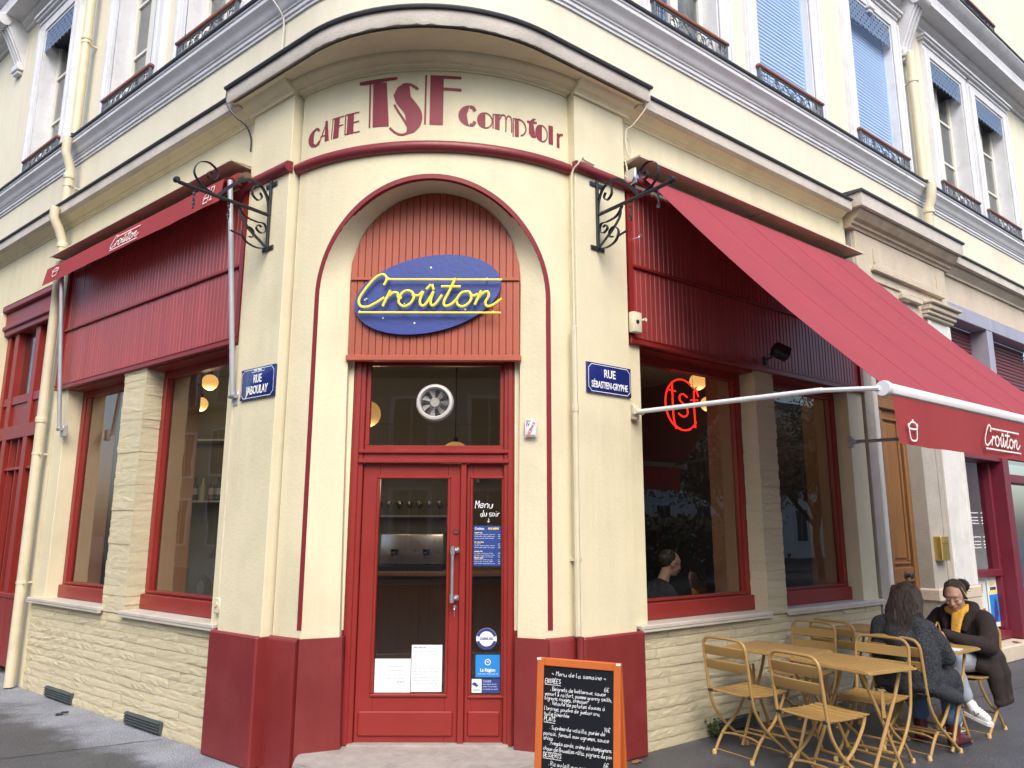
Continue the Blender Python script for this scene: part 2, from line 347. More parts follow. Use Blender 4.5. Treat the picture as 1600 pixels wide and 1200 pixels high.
def ground_material(name, base, light, tan):
    m = mat(name, base, .82, .32, 2.2, .8, 60, grain=.65)
    t = m.node_tree; N = t.nodes; Lk = t.links; b = N['Principled BSDF']
    src = b.inputs['Base Color'].links[0].from_socket
    geo = N.new('ShaderNodeNewGeometry')
    def dist(nv):
        s = N.new('ShaderNodeVectorMath'); s.operation = 'SUBTRACT'; Lk.new(geo.outputs['Position'], s.inputs[0]); s.inputs[1].default_value = C
        d = N.new('ShaderNodeVectorMath'); d.operation = 'DOT_PRODUCT'; Lk.new(s.outputs[0], d.inputs[0]); d.inputs[1].default_value = nv; return d.outputs['Value']
    mx = N.new('ShaderNodeMath'); mx.operation = 'MAXIMUM'; Lk.new(dist(nL), mx.inputs[0]); Lk.new(dist(nR), mx.inputs[1])
    sx = N.new('ShaderNodeSeparateXYZ'); Lk.new(geo.outputs['Position'], sx.inputs[0])
    # the dry strip along the wall is wider on the left street than on the right one
    wd = N.new('ShaderNodeMapRange'); wd.inputs[1].default_value = -1.6; wd.inputs[2].default_value = 1.2; wd.inputs[3].default_value = 0; wd.inputs[4].default_value = .62; Lk.new(sx.outputs[0], wd.inputs[0])
    a1 = N.new('ShaderNodeMath'); a1.operation = 'ADD'; Lk.new(mx.outputs[0], a1.inputs[0]); Lk.new(wd.outputs[0], a1.inputs[1])
    nz = N.new('ShaderNodeTexNoise'); nz.inputs['Scale'].default_value = 1.5; nz.inputs['Detail'].default_value = 9; nz.inputs['Roughness'].default_value = .7; Lk.new(geo.outputs['Position'], nz.inputs['Vector'])
    s2 = N.new('ShaderNodeMath'); s2.operation = 'MULTIPLY_ADD'; Lk.new(nz.outputs[0], s2.inputs[0]); s2.inputs[1].default_value = 1.5; Lk.new(a1.outputs[0], s2.inputs[2])
    mr = N.new('ShaderNodeMapRange'); mr.inputs[1].default_value = 1.02; mr.inputs[2].default_value = 1.38; mr.inputs[3].default_value = 1; mr.inputs[4].default_value = 0; mr.interpolation_type = 'SMOOTHSTEP'
    Lk.new(s2.outputs[0], mr.inputs[0])
    sc = N.new('ShaderNodeVectorMath'); sc.operation = 'SCALE'; Lk.new(src, sc.inputs[0]); sc.inputs[3].default_value = light
    mi = N.new('ShaderNodeMix'); mi.data_type = 'RGBA'; Lk.new(mr.outputs[0], mi.inputs[0]); Lk.new(src, mi.inputs[6]); Lk.new(sc.outputs[0], mi.inputs[7])
    Lk.new(mi.outputs[2], b.inputs['Base Color'])
    r2 = N.new('ShaderNodeMapRange'); r2.inputs[3].default_value = .48; r2.inputs[4].default_value = .9; Lk.new(mr.outputs[0], r2.inputs[0]); Lk.new(r2.outputs[0], b.inputs['Roughness'])
    return m
asphalt = ground_material('pavement_asphalt', (.068, .071, .080), 3.3, 0)
road_m = mat('road_asphalt', (.05, .05, .053), .85, .2, 2, .5, 60, grain=.3)
bm = newbm(); sweep(bm, arc_path(1.39, 60, 60), [(-.35, -.16), (4.2, -.16), (4.2, 0), (-.35, 0)])
tag(obj('pavement', bm, asphalt), kind='structure')
bm = newbm(); box(bm, -150, 150, -150, 150, -.6, -.15)
tag(obj('road', bm, road_m), kind='structure')
kerb_m = mat('granite_kerb', (.30, .29, .28), .8, .15, 20, .3, 80)
bm = newbm(); sweep(bm, arc_path(1.39, 60, 60), [(4.204, -.148), (4.38, -.148), (4.38, -.005), (4.36, .008), (4.204, .008)])
tag(obj('kerb', bm, kerb_m), kind='structure')

# ================================================================== THE CORNER BUILDING
bld = thing('corner_building', 'cream and red corner building with rounded arched café entrance and painted lettering', 'building', tuple(C))
def part(name, bm, m, M=None, shade=False, parent=None, **k): return obj(name, bm, m, parent or bld, M, shade, **k)

# --- rounded ground-floor wall with the arch cut through it
XC_O, HW_O, SP_O = -.598, .852, 3.325          # outer arch: centre, half width, springing
def outer_arch(t):   # t 0..1 from bottom left over the top to bottom right -> (x, z)
    a, b = .30, .70
    if t < a: return XC_O-HW_O, .0+SP_O*(t/a)
    if t > b: return XC_O+HW_O, SP_O*(1-(t-b)/(1-b))
    an = math.pi*(1-(t-a)/(b-a)); return XC_O+HW_O*math.cos(an), SP_O+HW_O*math.sin(an)
def inner_local(t):
    a, b = .30, .70; hw = .685; xc = -.625; sp = 3.57; rz = .765
    def xl(z): return -1.237-.02*z
    def xr(z): return .025+.012*z
    if t < a: z = sp*(t/a); return xl(z), z
    if t > b: z = sp*(1-(t-b)/(1-b)); return xr(z), z
    an = math.pi*(1-(t-a)/(b-a)); x0, x1 = xl(sp), xr(sp)
    return (x0+x1)/2+(x1-x0)/2*math.cos(an), sp+rz*math.sin(an)**.97
def on_wall(x, n=0.):
    th = math.asin(max(-1, min(1, (x-AC.x)/(AR+n)))); return AC.y-(AR+n)*math.cos(th)
def inner_arch(t):       # the same outline in the street's frame
    x, z = inner_local(t); p = MD @ Vector((x, 5.8, z))
    return p.x, (p.z if .30 <= t <= .70 else p.z*max(0, (z-.0)/3.57)+0)
bm = newbm()
xs0 = AC.x+AR*math.sin(-TH); xs1 = AC.x+AR*math.sin(TH)
def top_z(x):
    d = (x-XC_O)/HW_O
    return SP_O+HW_O*math.sqrt(max(0, 1-d*d))
xs = [xs0+(XC_O-HW_O-xs0)*i/8 for i in range(8)] + [XC_O-HW_O*math.cos(math.pi*i/48) for i in range(49)] + [XC_O+HW_O+(xs1-XC_O-HW_O)*i/8 for i in range(1, 9)]
def lo(x, left): return 0. if (x < XC_O-HW_O+1e-6 and left) or (x > XC_O+HW_O-1e-6 and not left) else top_z(x)
for xa, xb in zip(xs, xs[1:]):
    inside = xa >= XC_O-HW_O-1e-6 and xb <= XC_O+HW_O+1e-6
    za = top_z(xa) if inside else 0.; zb = top_z(xb) if inside else 0.
    bm.faces.new([bm.verts.new(p) for p in ((xa, on_wall(xa), za), (xb, on_wall(xb), zb), (xb, on_wall(xb), 5.32), (xa, on_wall(xa), 5.32))])
bmesh.ops.remove_doubles(bm, verts=bm.verts, dist=1e-5)
part('wall', bm, cream, shade=True)
# splayed reveal between the wall and the door plane
YI = (MD @ Vector((0, 5.80, 0))).y
def reveal(t0, t1, n, z0=0., off=0.):
    bm = newbm(); prev = None
    for i in range(n+1):
        t = t0+(t1-t0)*i/n; (xo, zo), (xi, zi) = outer_arch(t), inner_arch(t)
        ring = []
        for k in range(9):
            f = k/8; ease = f
            p = Vector((xo+(xi-xo)*ease, on_wall(xo)+(YI+.14-on_wall(xo))*f if False else on_wall(xo)+(YI-on_wall(xo))*f, zo+(zi-zo)*ease)); ring.append(p)
        ring.append(Vector((xi, YI+.16, zi)))
        ring = [bm.verts.new(p) for p in ring]
        if prev:
            for a, b, c_, d in zip(prev, prev[1:], ring[1:], ring): bm.faces.new((a, b, c_, d))
        prev = ring
    return bm
part('arch_reveal', reveal(0, 1, 90), cream, shade=True)
# painted red line on the arris
bm = newbm(); prev = None
for i in range(121):
    t = i/120; x, z = outer_arch(t); x2, z2 = outer_arch(min(1, t+.001)); x1, z1 = outer_arch(max(0, t-.001))
    tt = Vector((x2-x1, z2-z1)).normalized(); q = Vector((-tt.y, tt.x))*.036
    if z < .86: continue
    a = Vector((x, on_wall(x)-.004, z)); b = Vector((x+q.x, on_wall(x+q.x, 0)-.004, z+q.y)); c_ = Vector((x, on_wall(x)+.03, z)); xi, zi = inner_arch(t)
    c_.x += (xi-x)*.03+(.004 if x < XC_O else -.004); c_.z += (zi-z)*.03-(.004 if z > SP_O else 0)
    ring = [bm.verts.new(c_), bm.verts.new(a), bm.verts.new(b)]
    if prev:
        for k in range(2): bm.faces.new((prev[k], prev[k+1], ring[k+1], ring[k]))
    prev = ring
part('arch_line', bm, line_red, shade=True)
# red dado: on the rounded wall, in the reveal and on the pilasters
def th_of(x): return math.asin((x-AC.x)/AR)
dprof = [(-.02, .0), (.036, .0), (.036, .845), (.026, .862), (.0, .872), (-.02, .872)]
for a, b in ((-TH-.01, th_of(XC_O-HW_O)), (th_of(XC_O+HW_O), TH+.01)):
    bm = newbm(); sweep(bm, arc_path(S0, 0, 0, a, b, 8, False, True), dprof); part('dado', bm, dado_red, shade=True)
for sgn in (-1, 1):
    bm = newbm()
    for zz0, zz1 in ((.0, .868),):
        xo = XC_O+sgn*HW_O; yo = on_wall(xo)-.03
        for k in range(1):
            q = []
            for z in (zz0, zz1):
                xi = (MD @ Vector(((-1.237-.02*z) if sgn < 0 else (.025+.012*z), 0, 0))).x
                q.append(((xo, yo-.006, z), (xi-sgn*.007, YI-.014, z), (xi-sgn*.007, YI+.128, z), (xi+sgn*.06, YI+.128, z), (xo+sgn*.03, yo+.05, z)))
            lo_, hi_ = [[bm.verts.new(p) for p in r_] for r_ in q]
            bm.faces.new(lo_); bm.faces.new(hi_[::-1])
            for i in range(5): bm.faces.new((lo_[i], lo_[(i+1) % 5], hi_[(i+1) % 5], hi_[i]))
    part('dado', bm, dado_red)
# --- pilasters
PIL0, PIL1, PN = 1.40, 1.96, .042
for sg in (-1, 1):
    M = SIDE[sg]
    bm = newbm(); side_box(bm, sg, PIL0, PIL1, -.5, PN, .86, 5.1, .004); part('pilaster', bm, cream, M)
    bm = newbm(); side_box(bm, sg, PIL0-.004, PIL1+.055, -.3, PN+.036, 0, .868, .012); part('dado', bm, dado_red, M)
    # capital moulding on the pilaster
    prof = [(PN-.02, 5.055), (PN+.022, 5.055), (PN+.022, 5.075), (PN+.035, 5.09), (PN+.06, 5.10), (PN+.09, 5.125), (PN+.11, 5.15), (PN+.11, 5.165), (PN-.02, 5.165)]
    bm = newbm(); strip_solid(bm, [(-n, z) for n, z in prof], sg*(PIL0-.015), sg*(PIL1+.05)); part('capital_moulding', bm, cream_trim, M)
    # red string course on the pilaster
    prof = [(PN-.02, 4.385)] + [(PN+.012+.045*math.sin(math.pi*i/8), 4.428-.045*math.cos(math.pi*i/8)) for i in range(9)] + [(PN-.02, 4.475)]
    bm = newbm(); strip_solid(bm, [(-n, z) for n, z in prof], sg*(PIL0-.010), sg*(PIL1+.07)); part('string_course', bm, string_red, M, True)
prof = [(-.02, 4.383)] + [(.010+.045*math.sin(math.pi*i/8), 4.428-.045*math.cos(math.pi*i/8)) for i in range(9)] + [(-.02, 4.475)]
bm = newbm(); sweep(bm, arc_path(S0, 0, 0, straight=False, inset=True), prof); part('string_course', bm, string_red, shade=True)
prof = [(-.02, 5.060), (.014, 5.060), (.014, 5.072), (.05, 5.078), (.058, 5.086), (.058, 5.096), (.08, 5.10), (.115, 5.115), (.13, 5.135), (.13, 5.158), (-.02, 5.158)]
bm = newbm(); sweep(bm, arc_path(S0, 0, 0, straight=False, nseg=40, inset=True), prof); part('frieze_moulding', bm, cream_trim, shade=True)
# --- corner cornice slab and its zinc edge
SLAB0 = .95
def cornice_path(u, k=40): return arc_path(SLAB0, u, u, nseg=k)
bm = newbm(); sweep(bm, cornice_path(2.10), [(-.9, 5.17), (.20, 5.17), (.228, 5.155), (.234, 5.17), (.234, 5.272), (-.9, 5.272)])
# rough lower arris
for v in bm.verts:
    if v.co.z < 5.165: v.co.z += random.uniform(-.006, .006)
part('cornice', bm, stone_slab, shade=True)
bm = newbm(); sweep(bm, cornice_path(2.11), [(-.9, 5.274), (.256, 5.274), (.262, 5.288), (.256, 5.302), (.2, 5.306), (-.9, 5.33)]); part('cornice_zinc', bm, zinc, shade=True)
# soffit under the slab between the mouldings
bm = newbm(); sweep(bm, cornice_path(2.06), [(-.8, 5.156), (.19, 5.150), (.19, 5.153), (-.8, 5.164)]); part('cornice_soffit', bm, cream_trim)

# --- side walls
def wall_with_holes(bm, sg, u0, u1, z0, z1, holes, n0=-.42, n1=0.):
    us = sorted({u0, u1, *[h[0] for h in holes], *[h[1] for h in holes]})
    us = [u for u in us if u0 <= u <= u1]
    for a, b in zip(us, us[1:]):
        hs = sorted([h for h in holes if h[0] <= a+1e-6 and h[1] >= b-1e-6], key=lambda h: h[2]); z = z0
        for h in hs:
            if h[2] > z: side_box(bm, sg, a, b, n0, n1, z, h[2])
            z = h[3]
        if z < z1: side_box(bm, sg, a, b, n0, n1, z, z1)
WIN_UP = {-1: [(2.42, 3.38), (4.05, 5.05), (6.42, 7.40)], 1: [(2.45, 3.42), (4.08, 5.18), (6.14, 7.28), (8.42, 9.50), (9.98, 11.10)]}
WZ0, WZ1 = 6.17, 8.35
for sg in (-1, 1):
    M = SIDE[sg]; bm = newbm()
    # fascia zone above the shopfronts
    side_box(bm, sg, 1.90, 5.62 if sg > 0 else 9.6, -.42, 0, 4.44, 5.2)
    if sg < 0: side_box(bm, sg, 5.58, 6.06, -.42, 0, 0, 4.44); side_box(bm, sg, 7.68, 9.6, -.42, 0, 0, 4.44)
    part('wall', bm, cream, M)
    bm = newbm(); holes = [(a, b, WZ0, WZ1) for a, b in WIN_UP[sg]]
    wall_with_holes(bm, sg, 1.385, 16, 5.2, 13.5, holes, -.42, -.012)
    part('wall', bm, cream_up, M)
    # main cornice over the shopfronts
    U1 = 5.50 if sg > 0 else 16
    prof = [(-.02, 5.045), (.012, 5.045), (.012, 5.065), (.034, 5.072), (.034, 5.088), (.06, 5.096), (.10, 5.125), (.115, 5.14), (.165, 5.145), (.168, 5.225), (.168, 5.242), (-.02, 5.242)]
    bm = newbm(); strip_solid(bm, [(-n, z) for n, z in prof[:7]+[(.115, 5.13), (-.02, 5.13)]], sg*1.97, sg*U1); part('cornice_moulding', bm, cream_trim, M)
    bm = newbm(); strip_solid(bm, [(-n, z) for n, z in [(-.02, 5.132), (.16, 5.132), (.17, 5.14), (.17, 5.242), (-.02, 5.242)]], sg*2.03, sg*U1); part('cornice', bm, stone_slab, M)
    bm = newbm(); strip_solid(bm, [(-n, z) for n, z in [(-.02, 5.244), (.188, 5.244), (.194, 5.256), (.188, 5.270), (.13, 5.272), (-.02, 5.30)]], sg*2.03, sg*U1); part('cornice_zinc', bm, zinc, M)
# corner wall of the upper floor and the continuous sill band
bm = newbm(); sweep(bm, arc_path(S0, 0, 0, straight=False), [(-.42, 5.25), (-.012, 5.25), (-.012, 13.5), (-.42, 13.5)]); part('wall', bm, cream_up, shade=True)
band = arc_path(S0, 16, 16)
bm = newbm(); sweep(bm, band, [(-.03, 5.862), (.004, 5.862), (.004, 5.885), (.018, 5.892), (.018, 5.925), (.030, 5.93), (.034, 5.945), (.05, 5.955), (.06, 5.985), (.085, 6.02), (.105, 6.035), (.118, 6.05), (.118, 6.085), (.128, 6.09), (.128, 6.112), (-.03, 6.112)]); part('sill_band', bm, white_paint, shade=True)
bm = newbm(); sweep(bm, band, [(-.03, 6.114), (.145, 6.114), (.15, 6.126), (.145, 6.140), (-.03, 6.152)]); part('sill_band_zinc', bm, zinc, shade=True)
bm = newbm(); sweep(bm, band, [(-.03, 8.72), (.03, 8.72), (.03, 8.76), (.09, 8.78), (.11, 8.83), (.30, 8.84), (.30, 8.95), (.31, 8.97), (.31, 9.0), (.27, 9.01), (.27, 9.04), (.36, 9.07), (.40, 9.13), (.42, 9.15), (.42, 9.18), (-.03, 9.19)]); part('upper_cornice', bm, white_paint, shade=True)
bm = newbm(); sweep(bm, band, [(-.03, 9.192), (.435, 9.182), (.44, 9.20), (.43, 9.215), (-.03, 9.23)]); part('cornice_zinc', bm, zinc, shade=True)
bm = newbm(); sweep(bm, band, [(-.5, 13.5), (.3, 13.5), (.45, 13.9), (-.5, 14.2)]); part('roof_cornice', bm, white_paint)

# --- upper windows
def cut_hole_sheet(bm, sg, u0, u1, z0, z1, n, cell=.055, seed=0):
    nu = max(2, round((u1-u0)/cell)); nz = max(2, round((z1-z0)/cell)); du, dz = (u1-u0)/nu, (z1-z0)/nz
    for i in range(nu):
        for j in range(nz):
            a, b, c_, d = u0+i*du, u0+(i+1)*du, z0+j*dz, z0+(j+1)*dz; um, zm = (a+b)/2, (c_+d)/2
            k = .30 if (i+j) % 2 else .17
            o = [(a, c_), (um, c_), (b, c_), (b, zm), (b, d), (um, d), (a, d), (a, zm)]
            q = [(um+du*k*math.cos(x), zm+dz*k*math.sin(x)) for x in [R(225+45*t) for t in range(8)]]
            O = [bm.verts.new((sg*x, -n, z)) for x, z in o]; Q = [bm.verts.new((sg*x, -n, z)) for x, z in q]
            for t in range(8): bm.faces.new((O[t], O[(t+1) % 8], Q[(t+1) % 8], Q[t]))
    # pointed lower edge
    for i in range(nu):
        a, b = u0+i*du, u0+(i+1)*du; um = (a+b)/2; dep = .075 if i % 2 else .045
        v = [bm.verts.new((sg*x, -n, z)) for x, z in ((a, z0), (a, z0-.018), (um-du*.2, z0-dep*.6), (um, z0-dep), (um+du*.2, z0-dep*.6), (b, z0-.018), (b, z0))]; bm.faces.new(v)
def railing(sg, u0, u1, M, parent, hm=rail_wood):
    z0, z1, n = 6.165, 6.375, .055
    r = part('balcony_railing', railing_bm(sg, u0, u1, z0, z1, n), rail_iron, M, False, parent)
    bm = newbm(); box(bm, sg*(u0-.02), sg*(u1+.02), -n-.028, -n+.028, z1-.004, z1+.036, .01)
    part('handrail', bm, hm, M, True, r); return r
def railing_bm(sg, u0, u1, z0, z1, n):
    bm = newbm(); X = lambda u: sg*u
    for z in (z0+.012, z1-.012): box(bm, X(u0), X(u1), -n-.008, -n+.008, z-.007, z+.007)
    for u in (u0+.01, u1-.01):
        box(bm, X(u-.012), X(u+.012), -n-.014, -n+.014, z0-.02, z1+.01)
        box(bm, X(u-.028), X(u+.028), -n-.03, -n+.03, z1+.002, z1+.032, .008)
        box(bm, X(u-.012), X(u+.012), -n, .1, z0+.06, z0+.076)
    um = (u0+u1)/2; hw = (u1-u0)/2; zm = (z0+z1)/2
    for s in (-1, 1):
        for f in (.96, .90, .84, .74, .68): tube(bm, [(X(um+s*hw*f), -n, z0+.015), (X(um+s*hw*f), -n, z1-.015)], .006, 4)
        for f, rr in ((.79, .034), (.93, .02), (.87, .022)):
            tube(bm, [(X(um+s*hw*f+rr*math.cos(a)), -n, zm+rr*1.6*math.sin(a)) for a in [2*math.pi*k/10 for k in range(10)]], .006, 4, True)
        for cx, rr, d in ((.50, .075, 1), (.30, .055, -1)):   # big scrolls
            pts = []
            for k in range(22):
                a = d*(k/21*4.2*math.pi/1.6)+math.pi*.5; q = rr*(1-.78*k/21)
                pts.append((X(um+s*(hw*cx+q*math.cos(a))), -n, zm+q*math.sin(a)))
            tube(bm, pts, .0075, 4)
        tube(bm, smooth([(X(um+s*hw*.62), -n, z0+.02), (X(um+s*hw*.52), -n, z1-.03), (X(um+s*hw*.38), -n, z0+.03), (X(um+s*hw*.24), -n, z1-.04), (X(um+s*hw*.08), -n, zm)], 5), .0075, 4)
        tube(bm, smooth([(X(um+s*hw*.22), -n, z0+.02), (X(um+s*hw*.12), -n, zm-.01), (X(um+s*hw*.14), -n, z1-.05), (X(um), -n, z1-.02)], 4), .0075, 4)
    lathe(bm, [(.0, -.012), (.032, -.010), (.036, 0), (.032, .010), (0, .012)], 10, (X(um), -n, zm), 'Y')
    return bm
def upper_window(sg, u0, u1, kind, lamb):
    M = SIDE[sg]; X = lambda u: sg*u; z0, z1 = WZ0, WZ1
    # moulded surround
    bm = newbm(); a = .20
    for (p, q, zz0, zz1) in ((u0-a, u0, z0, z1+.02), (u1, u1+a, z0, z1+.02)):
        side_box(bm, sg, p, q, -.2, .030, zz0-.02, zz1)
        o = p if p < u0 else q-.05; i = q-.045 if p < u0 else p
        side_box(bm, sg, o+.006, o+.05 if p < u0 else o+.044, -.02, .052, zz0-.02, zz1+.05); side_box(bm, sg, i, i+.045, -.02, .040, zz0-.02, zz1)
        side_box(bm, sg, (p+q)/2-.012, (p+q)/2+.012, -.02, .036, zz0, zz1)
    side_box(bm, sg, u0-a, u1+a, -.2, .030, z1+.02, z1+.20); side_box(bm, sg, u0-a+.004, u1+a-.004, -.02, .048, z1+.15, z1+.20)
    side_box(bm, sg, u0-a-.03, u1+a+.03, -.02, .085, z1+.20, z1+.235); side_box(bm, sg, u0-a-.05, u1+a+.05, -.02, .11, z1+.235, z1+.27)
    w_ = part('window', bm, white_paint, M)
    bm = newbm()       # reveal lining
    side_box(bm, sg, u0+.001, u0+.02, -.40, .018, z0, z1); side_box(bm, sg, u1-.02, u1-.001, -.40, .018, z0, z1); side_box(bm, sg, u0+.02, u1-.02, -.40, .016, z1-.02, z1-.001)
    side_box(bm, sg, u0+.02, u1-.02, -.40, .10, z0-.018, z0-.001)
    part('lining', bm, white_paint, M, parent=w_)
    if kind in ('glass', 'blue'):
        n = -.155; bm = newbm(); um = (u0+u1)/2; ia, ib = u0+.022, u1-.022
        side_box(bm, sg, ia, ib, n-.05, n, z1-.10, z1-.022); side_box(bm, sg, ia, ib, n-.05, n, z0, z0+.09)
        side_box(bm, sg, ia, ia+.06, n-.05, n, z0+.09, z1-.10); side_box(bm, sg, ib-.06, ib, n-.05, n, z0+.09, z1-.10)
        side_box(bm, sg, um-.055, um+.055, n-.05, n+.012, z0+.09, z1-.10)
        for zz in (z0+.82, z0+1.50): side_box(bm, sg, ia+.06, ib-.06, n-.035, n-.008, zz-.016, zz+.016)
        part('sash', bm, sash_paint, M, parent=w_)
        for p, q in ((ia+.05, um-.05), (um+.05, ib-.05)):
            bm = newbm(); side_box(bm, sg, p, q, n-.032, n-.026, z0+.07, z1-.09); part('pane', bm, pane_dark, M, parent=w_)
        bm = newbm(); k = 30
        for i in range(k):
            p, q = ia+(ib-ia)*i/k, ia+(ib-ia)*(i+1)/k
            d0, d1 = .02*math.sin(i*1.9), .02*math.sin((i+1)*1.9)
            bm.faces.new([bm.verts.new((X(x), -(n-.14+d), z)) for x, d, z in ((p, d0, z0), (q, d1, z0), (q, d1, z1), (p, d0, z1))])
        part('curtain', bm, curtain, M, parent=w_)
        if kind == 'blue':     # bright blue cloth hung down the far side of the opening
            bm = newbm(); ub = u0 if sg < 0 else u0
            side_box(bm, sg, ub+.024, ub+.034, -.26, .03, z0+.02, z1-.03); part('blue_blind', bm, blue_wall, M, parent=w_)
            if sg > 0:
                bm = newbm(); side_box(bm, sg, u0+.05, u0+.62, -.235, -.225, z0+.02, z1-.04); part('blue_blind', bm, blue_wall, M, parent=w_)
    else:
        bm = newbm(); n = -.10 if lamb else -.075; pitch = .047; z = z0+.01
        while z < z1-.03:
            prof = [(n-.014, z), (n-.002, z+.001), (n+.004, z+.010), (n+.005, z+.024), (n+.001, z+.038), (n-.006, z+.0445), (n-.014, z+.0445)]
            strip_solid(bm, [(-a_, b_) for a_, b_ in prof], X(u0+.035), X(u1-.035)); z += pitch
        part('shutter_slats', bm, shut_blue, M, parent=w_, kind='stuff')
        bm = newbm(); side_box(bm, sg, u0+.021, u0+.045, n-.03, n+.018, z0, z1-.02); side_box(bm, sg, u1-.045, u1-.021, n-.03, n+.018, z0, z1-.02)
        part('shutter_rail', bm, shut_blue, M, parent=w_)
    if lamb:
        bm = newbm(); cut_hole_sheet(bm, sg, u0+.02, u1-.02, z1-.30, z1-.01, .012); part('lambrequin', bm, lamb_blue if sg < 0 or lamb == 2 else lamb_blue, M, parent=w_)
        if kind == 'glass':
            bm = newbm(); side_box(bm, sg, u0+.03, u1-.03, -.20, -.02, z1-.20, z1-.03, .02); part('shutter_box', bm, iron, M, parent=w_)
    railing(sg, u0-.06, u1+.06, M, w_)
for (a, b), k, l in zip(WIN_UP[-1], ('glass', 'blue', 'glass'), (0, 0, 1)): upper_window(-1, a, b, k, l)
for (a, b), k, l in zip(WIN_UP[1], ('blue', 'shutter', 'shutter', 'glass', 'glass'), (0, 0, 1, 2, 2)): upper_window(1, a, b, k, l)
# keystone ornament and scrolled consoles under the upper cornice
def console(sg, u, z0, z1, w_, n1):
    M = SIDE[sg]; bm = newbm(); prof = []
    for k in range(15): t = k/14; prof.append((.02+(n1-.02)*(.5-.5*math.cos(math.pi*t))**1.1+.05*math.sin(math.pi*2*t)*.6, z0+(z1-z0)*t))
    poly = [(-.02, z0), *prof, (-.02, z1)]
    strip_solid(bm, [(-n, z) for n, z in poly], sg*(u-w_/2), sg*(u+w_/2))
    for s in (-.32, 0, .32): tube(bm, [(sg*(u+w_*s), -(n+.004), z) for n, z in prof], .016, 6)
    lathe(bm, [(0, -w_*.56), (.085, -w_*.56), (.085, w_*.56), (0, w_*.56)], 14, (sg*u, -(n1-.04), z1-.10), 'X')
    side_box(bm, sg, u-w_*.5, u+w_*.5, -.02, .075, z0-.10, z0+.01, .012); side_box(bm, sg, u-w_*.36, u+w_*.36, -.02, .055, z0-.15, z0-.10, .012)
    part('console', bm, white_paint, M, True)
console(1, 7.66, 8.10, 8.86, .24, .34)
console(1, 6.71, 8.42, 8.66, .14, .13); console(-1, 8.35, 8.2, 8.86, .24, .34)
for u in (8.42, 9.98):     # carved frieze rings over the paired windows
    bm = newbm(); tube(bm, [(u+.54+.09*math.cos(a), -.026, 8.66+.05*math.sin(a)) for a in [2*math.pi*k/20 for k in range(20)]], .006, 4, True); part('frieze_ring', bm, white_paint, MR)
# second-floor window far right
bm = newbm(); M = MR
side_box(bm, 1, 8.7, 8.95, -.1, .05, 9.2, 11.2); side_box(bm, 1, 10.0, 10.3, -.1, .05, 9.2, 11.2); side_box(bm, 1, 8.9, 10.3, -.1, .05, 11.2, 11.4)
w2 = part('window', bm, white_paint, MR); bm = newbm(); side_box(bm, 1, 8.95, 10.0, -.011, .008, 9.3, 11.2); part('pane', bm, pane_dark, MR, parent=w2)
rl = part('balcony_railing', railing_bm(1, 8.75, 10.2, 9.235, 9.46, .34), rail_iron, MR, parent=w2)
bm = newbm(); box(bm, 8.72, 10.23, -.37, -.31, 9.455, 9.50, .01); part('handrail', bm, rail_wood, MR, True, rl)

# --- shopfront bays
STN = []
def stone_variants():
    vs = []
    for k in range(8):
        rnd = random.Random(k); bm = newbm(); nx, nz = 7, 3; g = [[None]*(nz+1) for _ in range(nx+1)]
        for i in range(nx+1):
            for j in range(nz+1):
                e = i in (0, nx) or j in (0, nz); y = -.006 - (rnd.uniform(.0, .006) if e else rnd.uniform(.0, .011))
                x = i/nx-.5 + (0 if i in (0, nx) else rnd.uniform(-.035, .035)); z = j/nz + (0 if j in (0, nz) else rnd.uniform(-.1, .1))
                x = x*.992; z = z*.94+.01
                g[i][j] = bm.verts.new((x, y, z))
        for i in range(nx):
            for j in range(nz): bm.faces.new((g[i][j], g[i+1][j], g[i+1][j+1], g[i][j+1]))
        ring = [g[i][0] for i in range(nx+1)]+[g[nx][j] for j in range(1, nz+1)]+[g[i][nz] for i in range(nx-1, -1, -1)]+[g[0][j] for j in range(nz-1, 0, -1)]
        back = [bm.verts.new((v.co.x, .03, v.co.z)) for v in ring]
        for i in range(len(ring)): bm.faces.new((ring[i], back[i], back[(i+1) % len(ring)], ring[(i+1) % len(ring)]))
        vs.append(to_mesh('stone', bm, stone_paint))
    return vs
def pier_variants():
    vs = []
    for k in range(5):
        rnd = random.Random(50+k); bm = newbm(); nx, ny, nz = 5, 4, 3
        v = {}
        for i in range(nx+1):
            for j in range(ny+1):
                for l in range(nz+1):
                    if i in (0, nx) or j in (0, ny) or l in (0, nz):
                        x, y, z = i/nx-.5, j/ny, l/nz; jit = .8 if l in (0, nz) else 1
                        if i in (0, nx): x += (1 if i else -1)*rnd.uniform(0, .012)*jit
                        elif j == 0: x += rnd.uniform(-.03, .03)
                        if j == 0: y -= rnd.uniform(0, .025)*jit
                        v[i, j, l] = bm.verts.new((x, y, z*.985+.004))
        for i in range(nx):
            for l in range(nz):
                for j in (0, ny): bm.faces.new((v[i, j, l], v[i+1, j, l], v[i+1, j, l+1], v[i, j, l+1]))
        for j in range(ny):
            for l in range(nz):
                for i in (0, nx): bm.faces.new((v[i, j, l], v[i, j+1, l], v[i, j+1, l+1], v[i, j, l+1]))
        for i in range(nx):
            for j in range(ny):
                for l in (0, nz): bm.faces.new((v[i, j, l], v[i+1, j, l], v[i+1, j+1, l], v[i, j+1, l]))
        vs.append(to_mesh('stone', bm, stone_paint))
    return vs
SV, PVV = stone_variants(), pier_variants()
def place(me, name, parent, M, scale=None):
    o = bpy.data.objects.new(name, me); return link(o, parent, M @ Matrix.Diagonal((*scale, 1)) if scale else M)
